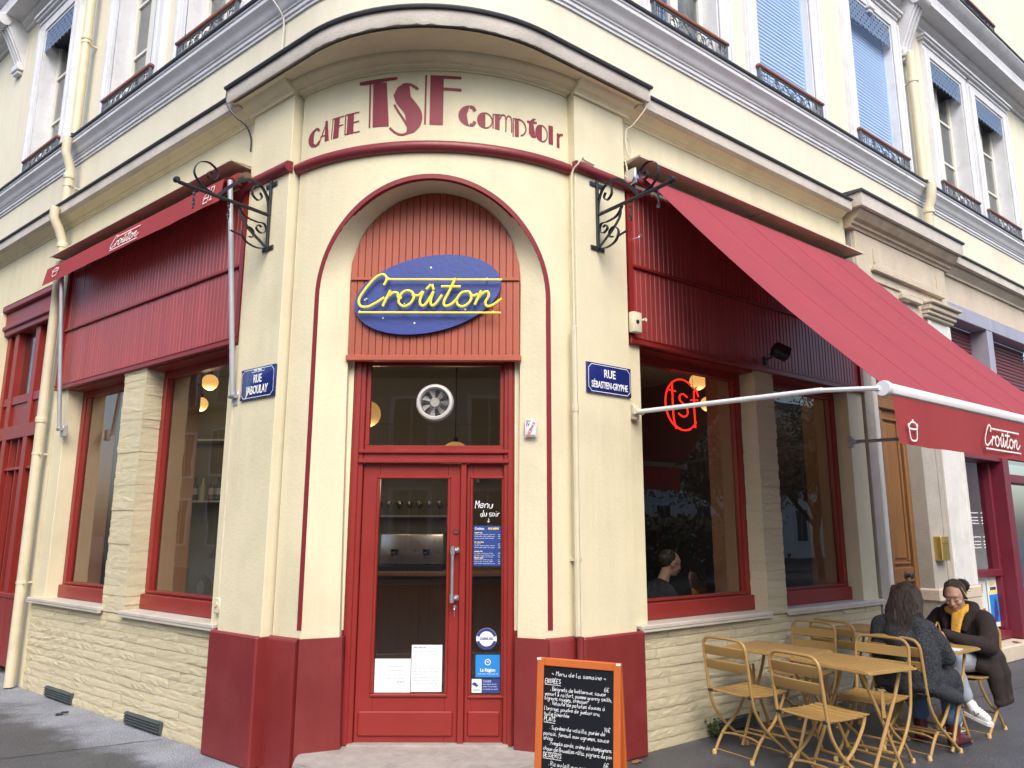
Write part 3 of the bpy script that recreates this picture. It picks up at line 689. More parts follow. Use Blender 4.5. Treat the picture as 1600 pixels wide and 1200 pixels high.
def plank_mesh(h, name='plank'):
    bm = newbm(); w_ = .058; c_ = .006; prof = [(-w_/2+.0008, 0), (-w_/2+.0008, -.012), (-w_/2+c_, -.018), (w_/2-c_, -.018), (w_/2-.0008, -.012), (w_/2-.0008, 0)]
    prism_z(bm, prof, 0, h); return to_mesh(name, bm, plank_red)
PLU, PLLo = plank_mesh(.70), plank_mesh(.595)
BAY_END = {-1: 5.57, 1: 5.68}
for sg in (-1, 1):
    M = SIDE[sg]; X = lambda u: sg*u; E = BAY_END[sg]
    P0, P1 = (3.53, 3.95) if sg < 0 else (3.68, 3.97)      # pier
    O1 = 5.30 if sg < 0 else 5.37                            # outer pier starts
    # dado backing and its stones
    bm = newbm(); side_box(bm, sg, 2.0, E+.02, -.32, -.028, 0, .865); dd = part('dado_wall', bm, stone_paint, M)
    rnd = random.Random(3+sg); ch = .865/12
    for r_ in range(12):
        u = 2.012; first = True
        while u < E-.02:
            L_ = rnd.uniform(.33, .62)
            if first: L_ *= rnd.uniform(.4, 1); first = False
            if u+L_ > E-.18: L_ = E-u
            me = rnd.choice(SV); uc = u+L_/2; inn = rnd.uniform(-.004, .004)
            place(me, 'stone', dd, M @ Matrix.Translation((X(uc), inn, r_*ch)), (L_*(-1 if rnd.random() < .5 else 1), rnd.uniform(.8, 1.25), ch))
            u += L_
    # pier of the same stone
    bm = newbm(); side_box(bm, sg, P0+.02, P1-.02, -.34, -.02, .868, 3.12); pp = part('pier', bm, stone_paint, M)
    z = .87; h = (3.135-.87)/30
    for r_ in range(30):
        me = rnd.choice(PVV); wv = rnd.uniform(.985, 1.03)
        place(me, 'stone', pp, M @ Matrix.Translation((X((P0+P1)/2), -.012+rnd.uniform(-.004, .004), z)), ((P1-P0)*wv*(1 if rnd.random() < .5 else -1), .26, h)); z += h
    # outer pier, inner strip, soffit over the windows
    bm = newbm(); side_box(bm, sg, O1, E-.005, -.34, .0, .89, 3.14, .004); part('pier', bm, cream, M)
    bm = newbm(); side_box(bm, sg, 1.90, 2.125, -.34, .004, .89, 3.14, .004); part('pier', bm, cream_trim if False else cream, M)
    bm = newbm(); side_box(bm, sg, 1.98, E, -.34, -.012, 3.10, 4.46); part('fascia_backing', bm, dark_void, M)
    # sills
    for a, b in ((2.0, P0+.0), (P1-.03, E+.02)):
        bm = newbm(); side_box(bm, sg, a, b, -.32, .062, .872, .905, .006); side_box(bm, sg, a+.004, b-.004, .03, .058, .855, .872)
        part('sill', bm, sill_m, M)
    # windows
    for a, b in ((2.115, P0+.012), (P1-.012, O1+.005)):
        n1 = -.155; bm = newbm(); t = .075
        side_box(bm, sg, a, a+t, n1-.07, n1, .915, 3.11, .005); side_box(bm, sg, b-t, b, n1-.07, n1, .915, 3.11, .005)
        side_box(bm, sg, a+t, b-t, n1-.07, n1-.002, 3.0, 3.11); side_box(bm, sg, a+t, b-t, n1-.07, n1-.002, .915, 1.045)
        side_box(bm, sg, a-.004, b+.004, n1-.07, n1+.035, .907, 1.035, .006); side_box(bm, sg, a+t, b-t, n1-.05, n1+.012, 1.05, 1.065)
        for p, q in ((a+t, a+t+.018), (b-t-.018, b-t)): side_box(bm, sg, p, q, n1-.06, n1-.016, 1.045, 3.0)
        wn = part('window', bm, win_red, M)
        bm = newbm(); side_box(bm, sg, a+t-.01, b-t+.01, n1-.048, n1-.042, 1.035, 3.01); part('pane', bm, pane_g, M, parent=wn)
        bm = newbm(); side_box(bm, sg, a-.01, a+t+.012, n1-.345, n1-.075, .95, 3.2, .003); side_box(bm, sg, b-t-.012, b+.01, n1-.345, n1-.075, .95, 3.2, .003); part('jamb_panel', bm, brown_wood, M, parent=wn)
        bm = newbm(); side_box(bm, sg, a+.07, b-.07, n1-.5, n1-.075, .90, .97); part('inner_sill', bm, brown_wood, M, parent=wn)
    # boarded fascia above
    bm = newbm(); f0, f1 = 1.985, E
    side_box(bm, sg, f0, f1, -.012, .046, 3.085, 3.145, .006); side_box(bm, sg, f0, f1, -.012, .052, 3.128, 3.143, .004)
    side_box(bm, sg, f0, f1, -.012, .036, 3.745, 3.772, .004)
    side_box(bm, sg, f0, f0+.05, -.012, .040, 3.145, 4.46); side_box(bm, sg, f1-.06, f1, -.012, .040, 3.145, 4.46)
    side_box(bm, sg, f0+.05, f1-.06, -.30, -.005, 3.07, 3.086)
    fs = part('fascia', bm, win_red if False else door_red, M)
    nb = 60 if sg < 0 else 61; u0 = f0+.05; st = (f1-.06-u0)/nb
    for i in range(nb):
        u = u0+(i+.5)*st
        for me, z in ((PLLo, 3.147), (PLU, 3.774)): place(me, 'plank', fs, M @ Matrix.Translation((X(u), .006+random.uniform(-.0015, .0015), z)), (st/.058, 1, 1))

# --- tympanum over the door
DEF[0] = MD
YT = 5.80-.012
bm = newbm()
box(bm, -1.312, .072, YT-.026, YT+.02, 2.915, 2.962, .006); box(bm, -1.30, .06, YT-.03, YT+.01, 3.575, 3.602, .004)
box(bm, -1.30, .06, YT+.008, YT+.03, 2.93, 3.60)
ty = part('tympanum', bm, tymp_red)
bm = newbm(); q = [inner_local(.30+.40*i/40) for i in range(41)]; prism(bm, [(x, z) for x, z in q], YT+.008, YT+.03); part('tympanum_backing', bm, tymp_red)
def in_top(x):
    best = 3.6
    xl, xr = inner_local(.30)[0], inner_local(.70)[0]; m = (xl+xr)/2; hw = (xr-xl)/2; d = (x-m)/hw
    return 3.57+.765*max(0, 1-d*d)**(.485)
for row in (0, 1):
    k = 25; xa, xb = -1.30, .06
    for i in range(k):
        a, b = xa+(xb-xa)*i/k+.0008, xa+(xb-xa)*(i+1)/k-.0008; ch = .004
        bm = newbm(); z0 = 2.962 if row == 0 else 3.603
        za, zm, zb = (3.574,)*3 if row == 0 else (in_top(a)-.003, in_top((a+b)/2)-.003, in_top(b)-.003)
        if row and max(za, zb) < z0+.01: continue
        za, zb, zm = max(za, z0+.004), max(zb, z0+.004), max(zm, z0+.004)
        y0, y1 = YT-.014, YT+.006; pr = [(a, y1), (a, y0+ch), (a+ch, y0), (b-ch, y0), (b, y0+ch), (b, y1)]; tz = [za, za, za+(zm-za)*.3, zb+(zm-zb)*.3, zb, zb]
        lo_ = [bm.verts.new((x, y, z0)) for x, y in pr]; hi_ = [bm.verts.new((x, y, z)) for (x, y), z in zip(pr, tz)]
        bm.faces.new(lo_); bm.faces.new(hi_[::-1])
        for t in range(6): bm.faces.new((lo_[t], lo_[(t+1) % 6], hi_[(t+1) % 6], hi_[t]))
        part('plank', bm, tymp_red, parent=ty)

# --- entrance: frame, transom light, door leaf, side light, step
YD = 5.93
for a, b in ((-1.30, -1.262), (.022, .06)):
    for z0, z1, q, mm in ((.868, 2.97, .06, cream_trim), (.03, .867, .064, dado_red)): bm = newbm(); box(bm, a, b, YD-q, YD+.05, z0, z1); part('door_lining', bm, mm)
bm = newbm()
for a, b in ((-1.262, -1.165), (-.062, .022)):
    box(bm, a, b, YD-.05, YD+.06, .06, 2.96, .006); box(bm, a+.02 if a < -1 else a+.03, b-.035 if a < -1 else b-.015, YD-.066, YD-.045, .06, 2.95, .005)
box(bm, -1.17, -.055, YD-.048, YD+.06, 2.93, 2.99, .004); box(bm, -1.165, -.062, YD-.045, YD+.055, 2.13, 2.225, .006); box(bm, -1.20, -.02, YD-.075, YD-.02, 2.118, 2.150, .006); box(bm, -1.20, -.02, YD-.07, YD-.02, 2.195, 2.225, .006)
box(bm, -.398, -.352, YD-.052, YD+.05, .06, 2.13, .006)
df = part('door_frame', bm, door_red, shade=False)
def glazed(name, x0, x1, z0, z1, gx0, gx1, gz0, gz1, y, parent, kick=None):
    bm = newbm(); box(bm, x0, gx0, y-.02, y+.03, z0, z1, .004); box(bm, gx1, x1, y-.02, y+.03, z0, z1, .004)
    box(bm, gx0, gx1, y-.0195, y+.0295, z0, gz0); box(bm, gx0, gx1, y-.0195, y+.0295, gz1, z1)
    m_ = .022
    for a, b, c_, d in ((gx0-m_, gx1+m_, gz1, gz1+m_), (gx0-m_, gx1+m_, gz0-m_, gz0), (gx0-m_, gx0, gz0, gz1), (gx1, gx1+m_, gz0, gz1)): box(bm, a, b, y-.034, y-.015, c_, d, .006)
    if kick: box(bm, kick[0], kick[1], y-.036, y-.015, kick[2], kick[3], .010)
    o = part(name, bm, door_red, parent=parent)
    bm = newbm(); box(bm, gx0-.008, gx1+.008, y+.002, y+.008, gz0-.008, gz1+.008); part('pane', bm, pane_g, parent=o)
    return o
leaf = glazed('door', -1.162, -.400, .07, 2.118, -1.03, -.498, .41, 2.0, YD, None, (-1.135, -.43, .115, .29))
glazed('side_light', -.350, -.064, .07, 2.118, -.302, -.078, .40, 2.0, YD+.004, None, (-.325, -.085, .115, .29))
bm = newbm(); tl = None
for a, b, c_, d in ((-1.165, -.062, 2.225, 2.262), (-1.165, -.062, 2.905, 2.935), (-1.165, -1.13, 2.262, 2.905), (-.095, -.062, 2.262, 2.905)): box(bm, a, b, YD-.02, YD+.03, c_, d, .004)
tl = part('transom_light', bm, door_red); bm = newbm(); box(bm, -1.14, -.085, YD+.004, YD+.010, 2.25, 2.915); part('pane', bm, pane_g, parent=tl)
# pull handle, keyhole, lock
bm = newbm(); hx, hy = -.437, YD-.085
tube(bm, [(hx-.012, hy, 1.10), (hx-.012, hy, 1.46)], .013, 12)
for z in (1.10, 1.455):
    lathe(bm, [(0, -.03), (.019, -.03), (.019, .03), (0, .03)], 12, (hx-.012, hy, z)); tube(bm, [(hx-.012, hy, z), (hx+.018, hy+.01, z), (hx+.02, YD-.018, z)], .012, 8)
    lathe(bm, [(0, -.006), (.022, -.006), (.022, .006), (0, .006)], 12, (hx+.02, YD-.024, z), 'Y')
part('pull_handle', bm, steel, parent=leaf, shade=True)
bm = newbm(); lathe(bm, [(0, -.01), (.020, -.01), (.022, .0), (0, .004)], 14, (-.428, YD-.022, 1.595), 'Y'); part('lock_rosette', bm, mat('dull_bronze', (.16, .06, .04), .4, metal=.6), parent=leaf, shade=True)
bm = newbm(); lathe(bm, [(0, -.012), (.013, -.012), (.013, .004), (0, .004)], 10, (-.43, YD-.022, 1.035), 'Y'); box(bm, -.433, -.427, YD-.062, YD-.03, 1.030, 1.040); lathe(bm, [(0, -.003), (.012, -.003), (.012, .003), (0, .003)], 10, (-.43, YD-.062, 1.018), 'X'); box(bm, -.4315, -.4285, YD-.064, YD-.061, .965, 1.01); part('lock_cylinder', bm, steel, parent=leaf, shade=True)
gran = mat('granite_step', (.34, .31, .28), .85, .18, 12, .4, 80, dirt=(.12, .11, .10), dirt_amt=.6, dscale=4)
bm = newbm(); box(bm, -1.2, -.02, YD-.10, YD+.1, .050, .072, .004); part('threshold', bm, gran)
DEF[0] = MW
bm = newbm(); prism_z(bm, [(-1.43, 5.36), (-1.40, 5.17), (-1.1, 5.00), (-.6, 4.90), (-.1, 5.00), (.20, 5.18), (.24, 5.36), (.03, 5.75), (-1.2, 5.75)], -.05, .137); bmesh.ops.bevel(bm, geom=[e for e in bm.edges if all(v.co.z > .1 for v in e.verts)], offset=.012, segments=2, affect='EDGES'); part('doorstep', bm, gran)

# --- stone portal, oak door (right street)
M = MR
bm = newbm(); side_box(bm, 1, 5.69, 5.86, -.4, .03, 0, 5.05); part('portal_pier', bm, grey_stone, M)
bm = newbm(); side_box(bm, 1, 5.86, 5.955, -.3, .045, 0, 5.05, .01); part('portal_pier', bm, pale_stone, M)
bm = newbm(); side_box(bm, 1, 7.30, 7.40, -.35, .03, 0, 5.05); side_box(bm, 1, 6.95, 7.302, -.30, .02, 0, 4.25); part('portal_pier', bm, grey_stone, M)
bm = newbm(); side_box(bm, 1, 7.40, 8.04, -.3, .055, .95, 5.0, .006); side_box(bm, 1, 7.40, 7.47, -.02, .07, .95, 4.22, .008); side_box(bm, 1, 7.93, 8.02, -.02, .07, .95, 4.22, .008)
part('portal_pier', bm, pale_stone, M)
bm = newbm(); side_box(bm, 1, 7.28, 8.06, -.3, .075, 0, .90, .012); side_box(bm, 1, 6.93, 8.07, -.3, .085, .80, .95, .02); part('portal_base', bm, portal_stone, M)
bm = newbm(); side_box(bm, 1, 5.985, 7.40, -.3, .04, 3.55, 5.02); side_box(bm, 1, 5.72, 8.04, -.1, .062, 4.46, 5.0, .004); part('portal_lintel', bm, portal_stone, M)
bm = newbm()
for z, d in ((4.585, .115), (4.625, .100), (4.665, .085)): side_box(bm, 1, 6.02+(.115-d)*3, 7.86-(.115-d)*3, .05, d, z-.018, z+.018, .006)
side_box(bm, 1, 6.10, 6.14, .05, .085, 4.68, 4.86, .004); side_box(bm, 1, 7.74, 7.78, .05, .085, 4.68, 4.86, .004); part('portal_panel_moulding', bm, portal_stone, M)
bm = newbm()
for z0, z1, d in ((4.24, 4.28, .10), (4.28, 4.33, .13), (4.33, 4.40, .16), (4.40, 4.44, .20)): side_box(bm, 1, 7.34-d*.3, 8.04+d*.4, -.02, d, z0, z1, .01)
side_box(bm, 1, 6.70, 7.2, -.02, .11, 4.36, 4.43, .01); side_box(bm, 1, 6.72, 6.90, -.02, .10, 4.34, 4.48, .02); part('impost', bm, portal_stone, M)
prof = [(-.02, 5.0), (.08, 5.0), (.09, 5.03), (.115, 5.04), (.12, 5.07), (.16, 5.09), (.20, 5.14), (.215, 5.17), (.215, 5.19), (.26, 5.20), (.26, 5.345), (-.02, 5.345)]
bm = newbm(); strip_solid(bm, [(-n, z) for n, z in prof[:9]+[(-.02, 5.19)]], 5.60, 8.14); part('portal_cornice', bm, mat('brown_stone', (.40, .32, .24), .85, .15, 7, .5, 60, dirt=(.17, .13, .10), dirt_amt=.6, dscale=3), M)
bm = newbm(); strip_solid(bm, [(-n, z) for n, z in [(-.02, 5.192), (.262, 5.192), (.265, 5.345), (-.02, 5.345)]], 5.545, 8.19); part('portal_cornice', bm, stone_slab, M)
bm = newbm(); strip_solid(bm, [(-n, z) for n, z in [(-.02, 5.347), (.285, 5.347), (.29, 5.36), (.285, 5.375), (-.02, 5.40)]], 5.525, 8.21); part('cornice_zinc', bm, zinc, M)
# oak carriage door
bm = newbm(); n = -.20
side_box(bm, 1, 5.95, 6.95, n-.06, n, .10, 3.02); side_box(bm, 1, 5.985, 6.95, n-.04, n+.05, 3.02, 3.14, .012)
od = part('house_door', bm, oak, M, label='tall varnished oak house door with raised panels')
def panel(u0, u1, z0, z1, nn=n):
    bm = newbm(); t = .03
    for a, b, c_, d in ((u0, u1, z1-t, z1), (u0, u1, z0, z0+t), (u0, u0+t, z0+t, z1-t), (u1-t, u1, z0+t, z1-t)): side_box(bm, 1, a, b, nn-.01, nn+.030, c_, d, .010)
    side_box(bm, 1, u0+.06, u1-.06, nn-.01, nn+.022, z0+.06, z1-.06, .016); part('door_panel', bm, oak, M, parent=od)
panel(6.10, 6.34, 1.22, 2.92); panel(6.44, 6.84, 1.22, 2.92); panel(6.10, 6.34, .22, .98); panel(6.44, 6.84, .22, .98)
bm = newbm(); side_box(bm, 1, 6.36, 6.42, n-.01, n+.045, .12, 3.0, .012); side_box(bm, 1, 5.99, 6.06, n-.01, n+.04, .12, 3.0, .012); side_box(bm, 1, 6.87, 6.95, n-.01, n+.06, .12, 3.0, .014); side_box(bm, 1, 6.42, 6.88, n-.01, n+.035, 1.02, 1.19, .01); part('door_stile', bm, oak, M, parent=od)
bm = newbm(); lathe(bm, [(0, 0), (.05, 0), (.03, -.012), (.018, -.05), (.045, -.07), (.03, -.085), (0, -.09)], 8, (6.66, -(n+.035), 1.10), 'Y'); part('door_knob', bm, iron, M, True, od)
bm = newbm(); side_box(bm, 1, 5.985, 6.95, n-.06, n-.01, 3.14, 4.3); part('fanlight', bm, oak, M)

# --- neighbouring shopfronts: burgundy on the right, red on the far left
bm = newbm(); side_box(bm, 1, 8.03, 16, -.4, .0, 4.60, 5.2); part('wall', bm, portal_stone, M)
prof2 = [(-.02, 5.0), (.03, 5.0), (.03, 5.03), (.06, 5.06), (.10, 5.10), (.10, 5.13), (-.02, 5.13)]
bm = newbm(); strip_solid(bm, [(-a, z) for a, z in prof2], 8.10, 16); part('cornice_moulding', bm, portal_stone, M)
bm = newbm(); strip_solid(bm, [(-a, z) for a, z in [(-.02, 5.132), (.17, 5.132), (.17, 5.242), (-.02, 5.242)]], 8.16, 16); part('cornice', bm, stone_slab, M)
bm = newbm(); strip_solid(bm, [(-a, z) for a, z in [(-.02, 5.244), (.19, 5.244), (.194, 5.256), (.19, 5.27), (-.02, 5.30)]], 8.16, 16); part('cornice_zinc', bm, zinc, M)
bm = newbm(); side_box(bm, 1, 8.04, 9.50, -.2, .03, 4.42, 4.62, .006); side_box(bm, 1, 9.505, 16, -.2, .03, 4.42, 4.62, .006); side_box(bm, 1, 9.36, 9.55, -.25, .025, 2.75, 4.42, .004); part('lintel', bm, lead, M)
bm = newbm()
side_box(bm, 1, 8.04, 8.15, -.35, -.02, .2, 4.42); side_box(bm, 1, 9.40, 9.60, -.26, .012, .2, 2.75, .004); side_box(bm, 1, 9.38, 9.60, -.26, -.02, 2.75, 4.4)
side_box(bm, 1, 8.15, 9.40, -.26, -.12, .2, .30); side_box(bm, 1, 8.15, 9.40, -.30, -.14, 1.00, 1.09, .006); side_box(bm, 1, 9.33, 9.40, -.30, -.15, .3, 2.54, .006); side_box(bm, 1, 8.05, 9.4, -.34, -.01, 2.54, 2.75, .006); side_box(bm, 1, 8.05, 16, -.2, -.008, 2.62, 2.72, .006)
side_box(bm, 1, 9.60, 9.68, -.3, -.03, .2, 4.42); side_box(bm, 1, 9.68, 12, -.3, -.10, 2.28, 2.40, .006); side_box(bm, 1, 9.68, 12, -.3, -.10, .2, .32)
sf = part('shopfront', bm, shop_red, M, label='burgundy shopfront of the neighbouring shop')
for k, (u0, u1) in enumerate(((8.15, 9.38), (9.68, 11.4))):
    bm = newbm(); z = 2.78
    while z < 4.40: strip_solid(bm, [(.215, z), (.200, z+.012), (.196, z+.03), (.206, z+.05), (.215, z+.052)], u0, u1); z += .055
    part('shutter_slats', bm, mat('burgundy_shutter', (.17, .05, .06), .35, .06, 4, .03) if k == 0 else MATS['burgundy_shutter'], M, parent=sf, kind='stuff')
    for z0, z1 in ((.30, 1.0), (1.09, 2.54)) if k == 0 else ((.32, 2.28), (2.40, 2.62)):
        bm = newbm(); side_box(bm, 1, u0-.01, u1+.01, -.24, -.232, z0-.01, z1+.01); part('pane', bm, pane_g, M, parent=sf)
    bm = newbm(); side_box(bm, 1, u0-.4, u1+.3, -1.0-.1*k, -.98-.1*k, .2, 4.4); part('back_wall', bm, curtain, M, parent=sf)  # pale colour stands in for the reflections in the shop glass
bm = newbm(); side_box(bm, 1, 8.03, 12.5, -.5, .14, 0, .185, .012); part('shop_step', bm, portal_stone, M)
M = ML
bm = newbm(); N_ = -.10
side_box(bm, -1, 6.03, 7.70, -.3, -.05, 4.05, 4.44, .01); side_box(bm, -1, 6.03, 7.70, -.3, -.02, 4.12, 4.18, .012); side_box(bm, -1, 6.03, 7.70, -.3, .0, 4.36, 4.44, .012)
for a, b in ((6.03, 6.12), (6.62, 6.74), (7.30, 7.42), (7.58, 7.70)): side_box(bm, -1, a, b, -.25, N_, .1, 4.05, .006)
side_box(bm, -1, 6.1, 7.6, -.25, N_-.01, 3.12, 3.22); side_box(bm, -1, 6.1, 7.6, -.25, N_-.03, 2.84, 3.12); side_box(bm, -1, 6.1, 7.6, -.25, N_+.004, 2.68, 2.84, .006); side_box(bm, -1, 6.1, 7.6, -.25, N_-.02, 2.30, 2.33)
side_box(bm, -1, 6.1, 7.6, -.25, N_-.004, .1, .85); side_box(bm, -1, 6.05, 7.7, -.25, N_+.012, .83, .88, .006)
for u in (6.35, 6.95, 7.2): side_box(bm, -1, u-.012, u+.012, -.2, N_-.03, .85, 2.7)
ls = part('shopfront', bm, win_red, M, label='red shopfront with tall transom window at far left')
for z0, z1 in ((3.22, 4.05), (.87, 2.68)):
    bm = newbm(); side_box(bm, -1, 6.1, 7.6, -.19, -.184, z0, z1); part('pane', bm, pane_g, M, parent=ls)
bm = newbm(); side_box(bm, -1, 6.05, 7.65, -.9, -.88, .1, 4.4); part('back_wall', bm, int_wall, M, parent=ls)

# --- painted lettering on the rounded wall
def on_arc(me_or_bm, name, m):
    me = me_or_bm if isinstance(me_or_bm, bpy.types.Mesh) else to_mesh(name, me_or_bm, m, norm=False)
    for v in me.vertices:
        th = v.co.x/AR; v.co = apt(th, .003+(-v.co.y)*.5, v.co.z)
    return obj(name, me, m, bld)
def fill(bm, pts, y=-.001):
    f = bm.faces.new([bm.verts.new((x, y, z)) for x, z in pts])
    return f
def letter(polys, ribs=()):
    bm = newbm()
    for k, p in enumerate(polys): fill(bm, p, -.001-.0002*k)
    bmesh.ops.triangulate(bm, faces=bm.faces)
    for pts, w_ in ribs: ribbon(bm, pts, w_, -.0025)
    # fine cuts so that the flat shapes follow the curve
    for _ in range(2): bmesh.ops.subdivide_edges(bm, edges=[e for e in bm.edges if abs(e.verts[0].co.x-e.verts[1].co.x) > .05], cuts=1)
    on_arc(bm, 'painted_letter', letter_red)
def ell(cx, cz, rx, rz, a0, a1, k=14): return [(cx+rx*math.cos(R(a0+(a1-a0)*i/k)), cz+rz*math.sin(R(a0+(a1-a0)*i/k))) for i in range(k+1)]
# C A F E
letter([ell(-.985, 4.652, .082, .078, 95, 268)+[(-.978, 4.59), (-1.005, 4.61), (-1.012, 4.65), (-1.0, 4.70), (-.975, 4.722)]], [(smooth([(-.99, 4.726), (-.965, 4.722), (-.945, 4.700)], 4), .018), (smooth([(-.99, 4.580), (-.965, 4.586), (-.94, 4.612)], 4), .018)])
letter([[(-.885, 4.592), (-.842, 4.592), (-.862, 4.765), (-.886, 4.765)]], [([(-.948, 4.578), (-.868, 4.762)], .009), ([(-.930, 4.645), (-.87, 4.645)], .008)])
letter([[(-.800, 4.592), (-.748, 4.594), (-.742, 4.765), (-.792, 4.765)]], [([(-.815, 4.592), (-.808, 4.765)], .008), ([(-.808, 4.762), (-.700, 4.764)], .008), ([(-.745, 4.69), (-.705, 4.692)], .008)])
letter([[(-.672, 4.600), (-.612, 4.602), (-.612, 4.768), (-.668, 4.768)]], [([(-.687, 4.600), (-.687, 4.768)], .009), ([(-.69, 4.766), (-.565, 4.768)], .009), ([(-.61, 4.69), (-.565, 4.692)], .009), ([(-.69, 4.603), (-.555, 4.605)], .009)])
# T S F
letter([[(-.449, 4.622), (-.316, 4.614), (-.345, 4.985), (-.455, 4.985)], [(-.575, 5.022), (-.261, 5.022), (-.261, 4.998), (-.36, 4.994), (-.40, 4.986), (-.52, 4.986), (-.572, 4.994)], [(-.480, 4.620), (-.466, 4.620), (-.474, 4.99), (-.488, 4.99)]])
letter([[*[tuple(p) for p in smooth([(-.287, 4.868), (-.262, 4.80), (-.21, 4.73), (-.172, 4.66), (-.163, 4.59), (-.172, 4.536)], 5)], *[tuple(p) for p in smooth([(-.12, 4.55), (-.075, 4.60), (-.058, 4.67), (-.075, 4.74), (-.13, 4.82), (-.178, 4.88), (-.185, 4.92)], 5)], (-.165, 4.948), (-.205, 4.962), (-.255, 4.935)]],
       [(smooth([(-.22, 4.945), (-.20, 4.952), (-.15, 4.945), (-.095, 4.905)], 5), .022), (smooth([(-.278, 4.79), (-.245, 4.73), (-.20, 4.66), (-.165, 4.595)], 5), .016), (smooth([(-.165, 4.60), (-.172, 4.55), (-.215, 4.536), (-.265, 4.558), (-.308, 4.600)], 5), .016)])
letter([[(-.004, 4.612), (.098, 4.610), (.098, 5.022), (-.004, 5.025)], [(-.044, 4.614), (-.030, 4.614), (-.030, 5.025), (-.044, 5.025)], [(.098, 5.022), (.232, 5.022), (.232, 4.998), (.098, 4.996)], [(.098, 4.922), (.234, 4.920), (.234, 4.896), (.098, 4.898)]])
# C o m p t o i r
letter([ell(.30, 4.700, .086, .086, 90, 270)+[(.29, 4.635), (.262, 4.66), (.255, 4.70), (.262, 4.74), (.285, 4.765)]], [(smooth([(.30, 4.774), (.325, 4.770), (.338, 4.744)], 4), .026), (smooth([(.30, 4.626), (.325, 4.630), (.340, 4.658)], 4), .024)])
letter([ell(.412, 4.677, .056, .066, 90, 270)+[(.420, 4.612), (.414, 4.64), (.414, 4.715), (.420, 4.743)]], [(ell(.418, 4.677, .056, .062, -90, 90), .009)])
letter([[(.495, 4.618), (.533, 4.615), (.533, 4.742), (.495, 4.740)]], [([(.481, 4.620), (.481, 4.740)], .009), (smooth([(.533, 4.70), (.55, 4.742), (.575, 4.742), (.583, 4.70), (.583, 4.612)], 5), .009), (smooth([(.583, 4.70), (.597, 4.742), (.622, 4.738), (.630, 4.69), (.630, 4.612)], 5), .009), ([(.483, 4.738), (.56, 4.744)], .008)])
letter([[(.656, 4.585), (.690, 4.588), (.690, 4.738), (.656, 4.736)]], [([(.643, 4.585), (.643, 4.736)], .009), (ell(.695, 4.668, .055, .066, -80, 95), .010), ([(.645, 4.733), (.70, 4.738)], .008)])
letter([[(.777, 4.742), (.813, 4.748), (.807, 4.67), (.818, 4.645), (.842, 4.634), (.836, 4.612), (.800, 4.612), (.776, 4.64)], [(.760, 4.726), (.846, 4.736), (.846, 4.752), (.760, 4.744)], [(.786, 4.746), (.815, 4.751), (.842, 4.775), (.812, 4.774)]])
letter([ell(.886, 4.668, .054, .072, 90, 270)+[(.893, 4.596), (.888, 4.63), (.888, 4.71), (.893, 4.740)]], [(ell(.892, 4.668, .050, .068, -90, 90), .009)])
letter([[(.955, 4.596), (.998, 4.600), (.998, 4.760), (.955, 4.756)]])
letter([[(1.035, 4.590), (1.062, 4.592), (1.062, 4.716), (1.035, 4.714)]], [(smooth([(1.06, 4.69), (1.075, 4.712), (1.098, 4.715)], 3), .016)])

DEF[0] = MW
# --- interior seen through the glass
bm = newbm(); prism_z(bm, [((C+dL*7.6-nL*.45).x, (C+dL*7.6-nL*.45).y), (AC.x-1.0, 6.05), (AC.x+1.0, 6.05), ((C+dR*5.75-nR*.45).x, (C+dR*5.75-nR*.45).y), (4.0, 12.5), (-6.0, 12.5)], -.02, .07)
part('interior_floor', bm, int_floor)
bm = newbm(); prism_z(bm, [((C+dL*7.6-nL*.43).x, (C+dL*7.6-nL*.43).y), (AC.x-1.0, 6.02), (AC.x+1.0, 6.02), ((C+dR*5.75-nR*.43).x, (C+dR*5.75-nR*.43).y), (4.0, 12.6), (-6.0, 12.6)], 3.62, 3.75)
part('interior_ceiling', bm, int_wall)
bm = newbm(); box(bm, -7, 1.1, 10.0, 10.1, 0, 3.62); part('interior_wall', bm, int_wall)
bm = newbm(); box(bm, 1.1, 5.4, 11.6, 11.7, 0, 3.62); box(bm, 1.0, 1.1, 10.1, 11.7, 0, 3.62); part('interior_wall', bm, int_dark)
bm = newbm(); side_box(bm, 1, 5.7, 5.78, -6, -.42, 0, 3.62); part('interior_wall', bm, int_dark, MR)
bm = newbm(); side_box(bm, -1, 7.62, 7.7, -6, -.42, 0, 3.62); part('interior_wall', bm, int_wall, ML)
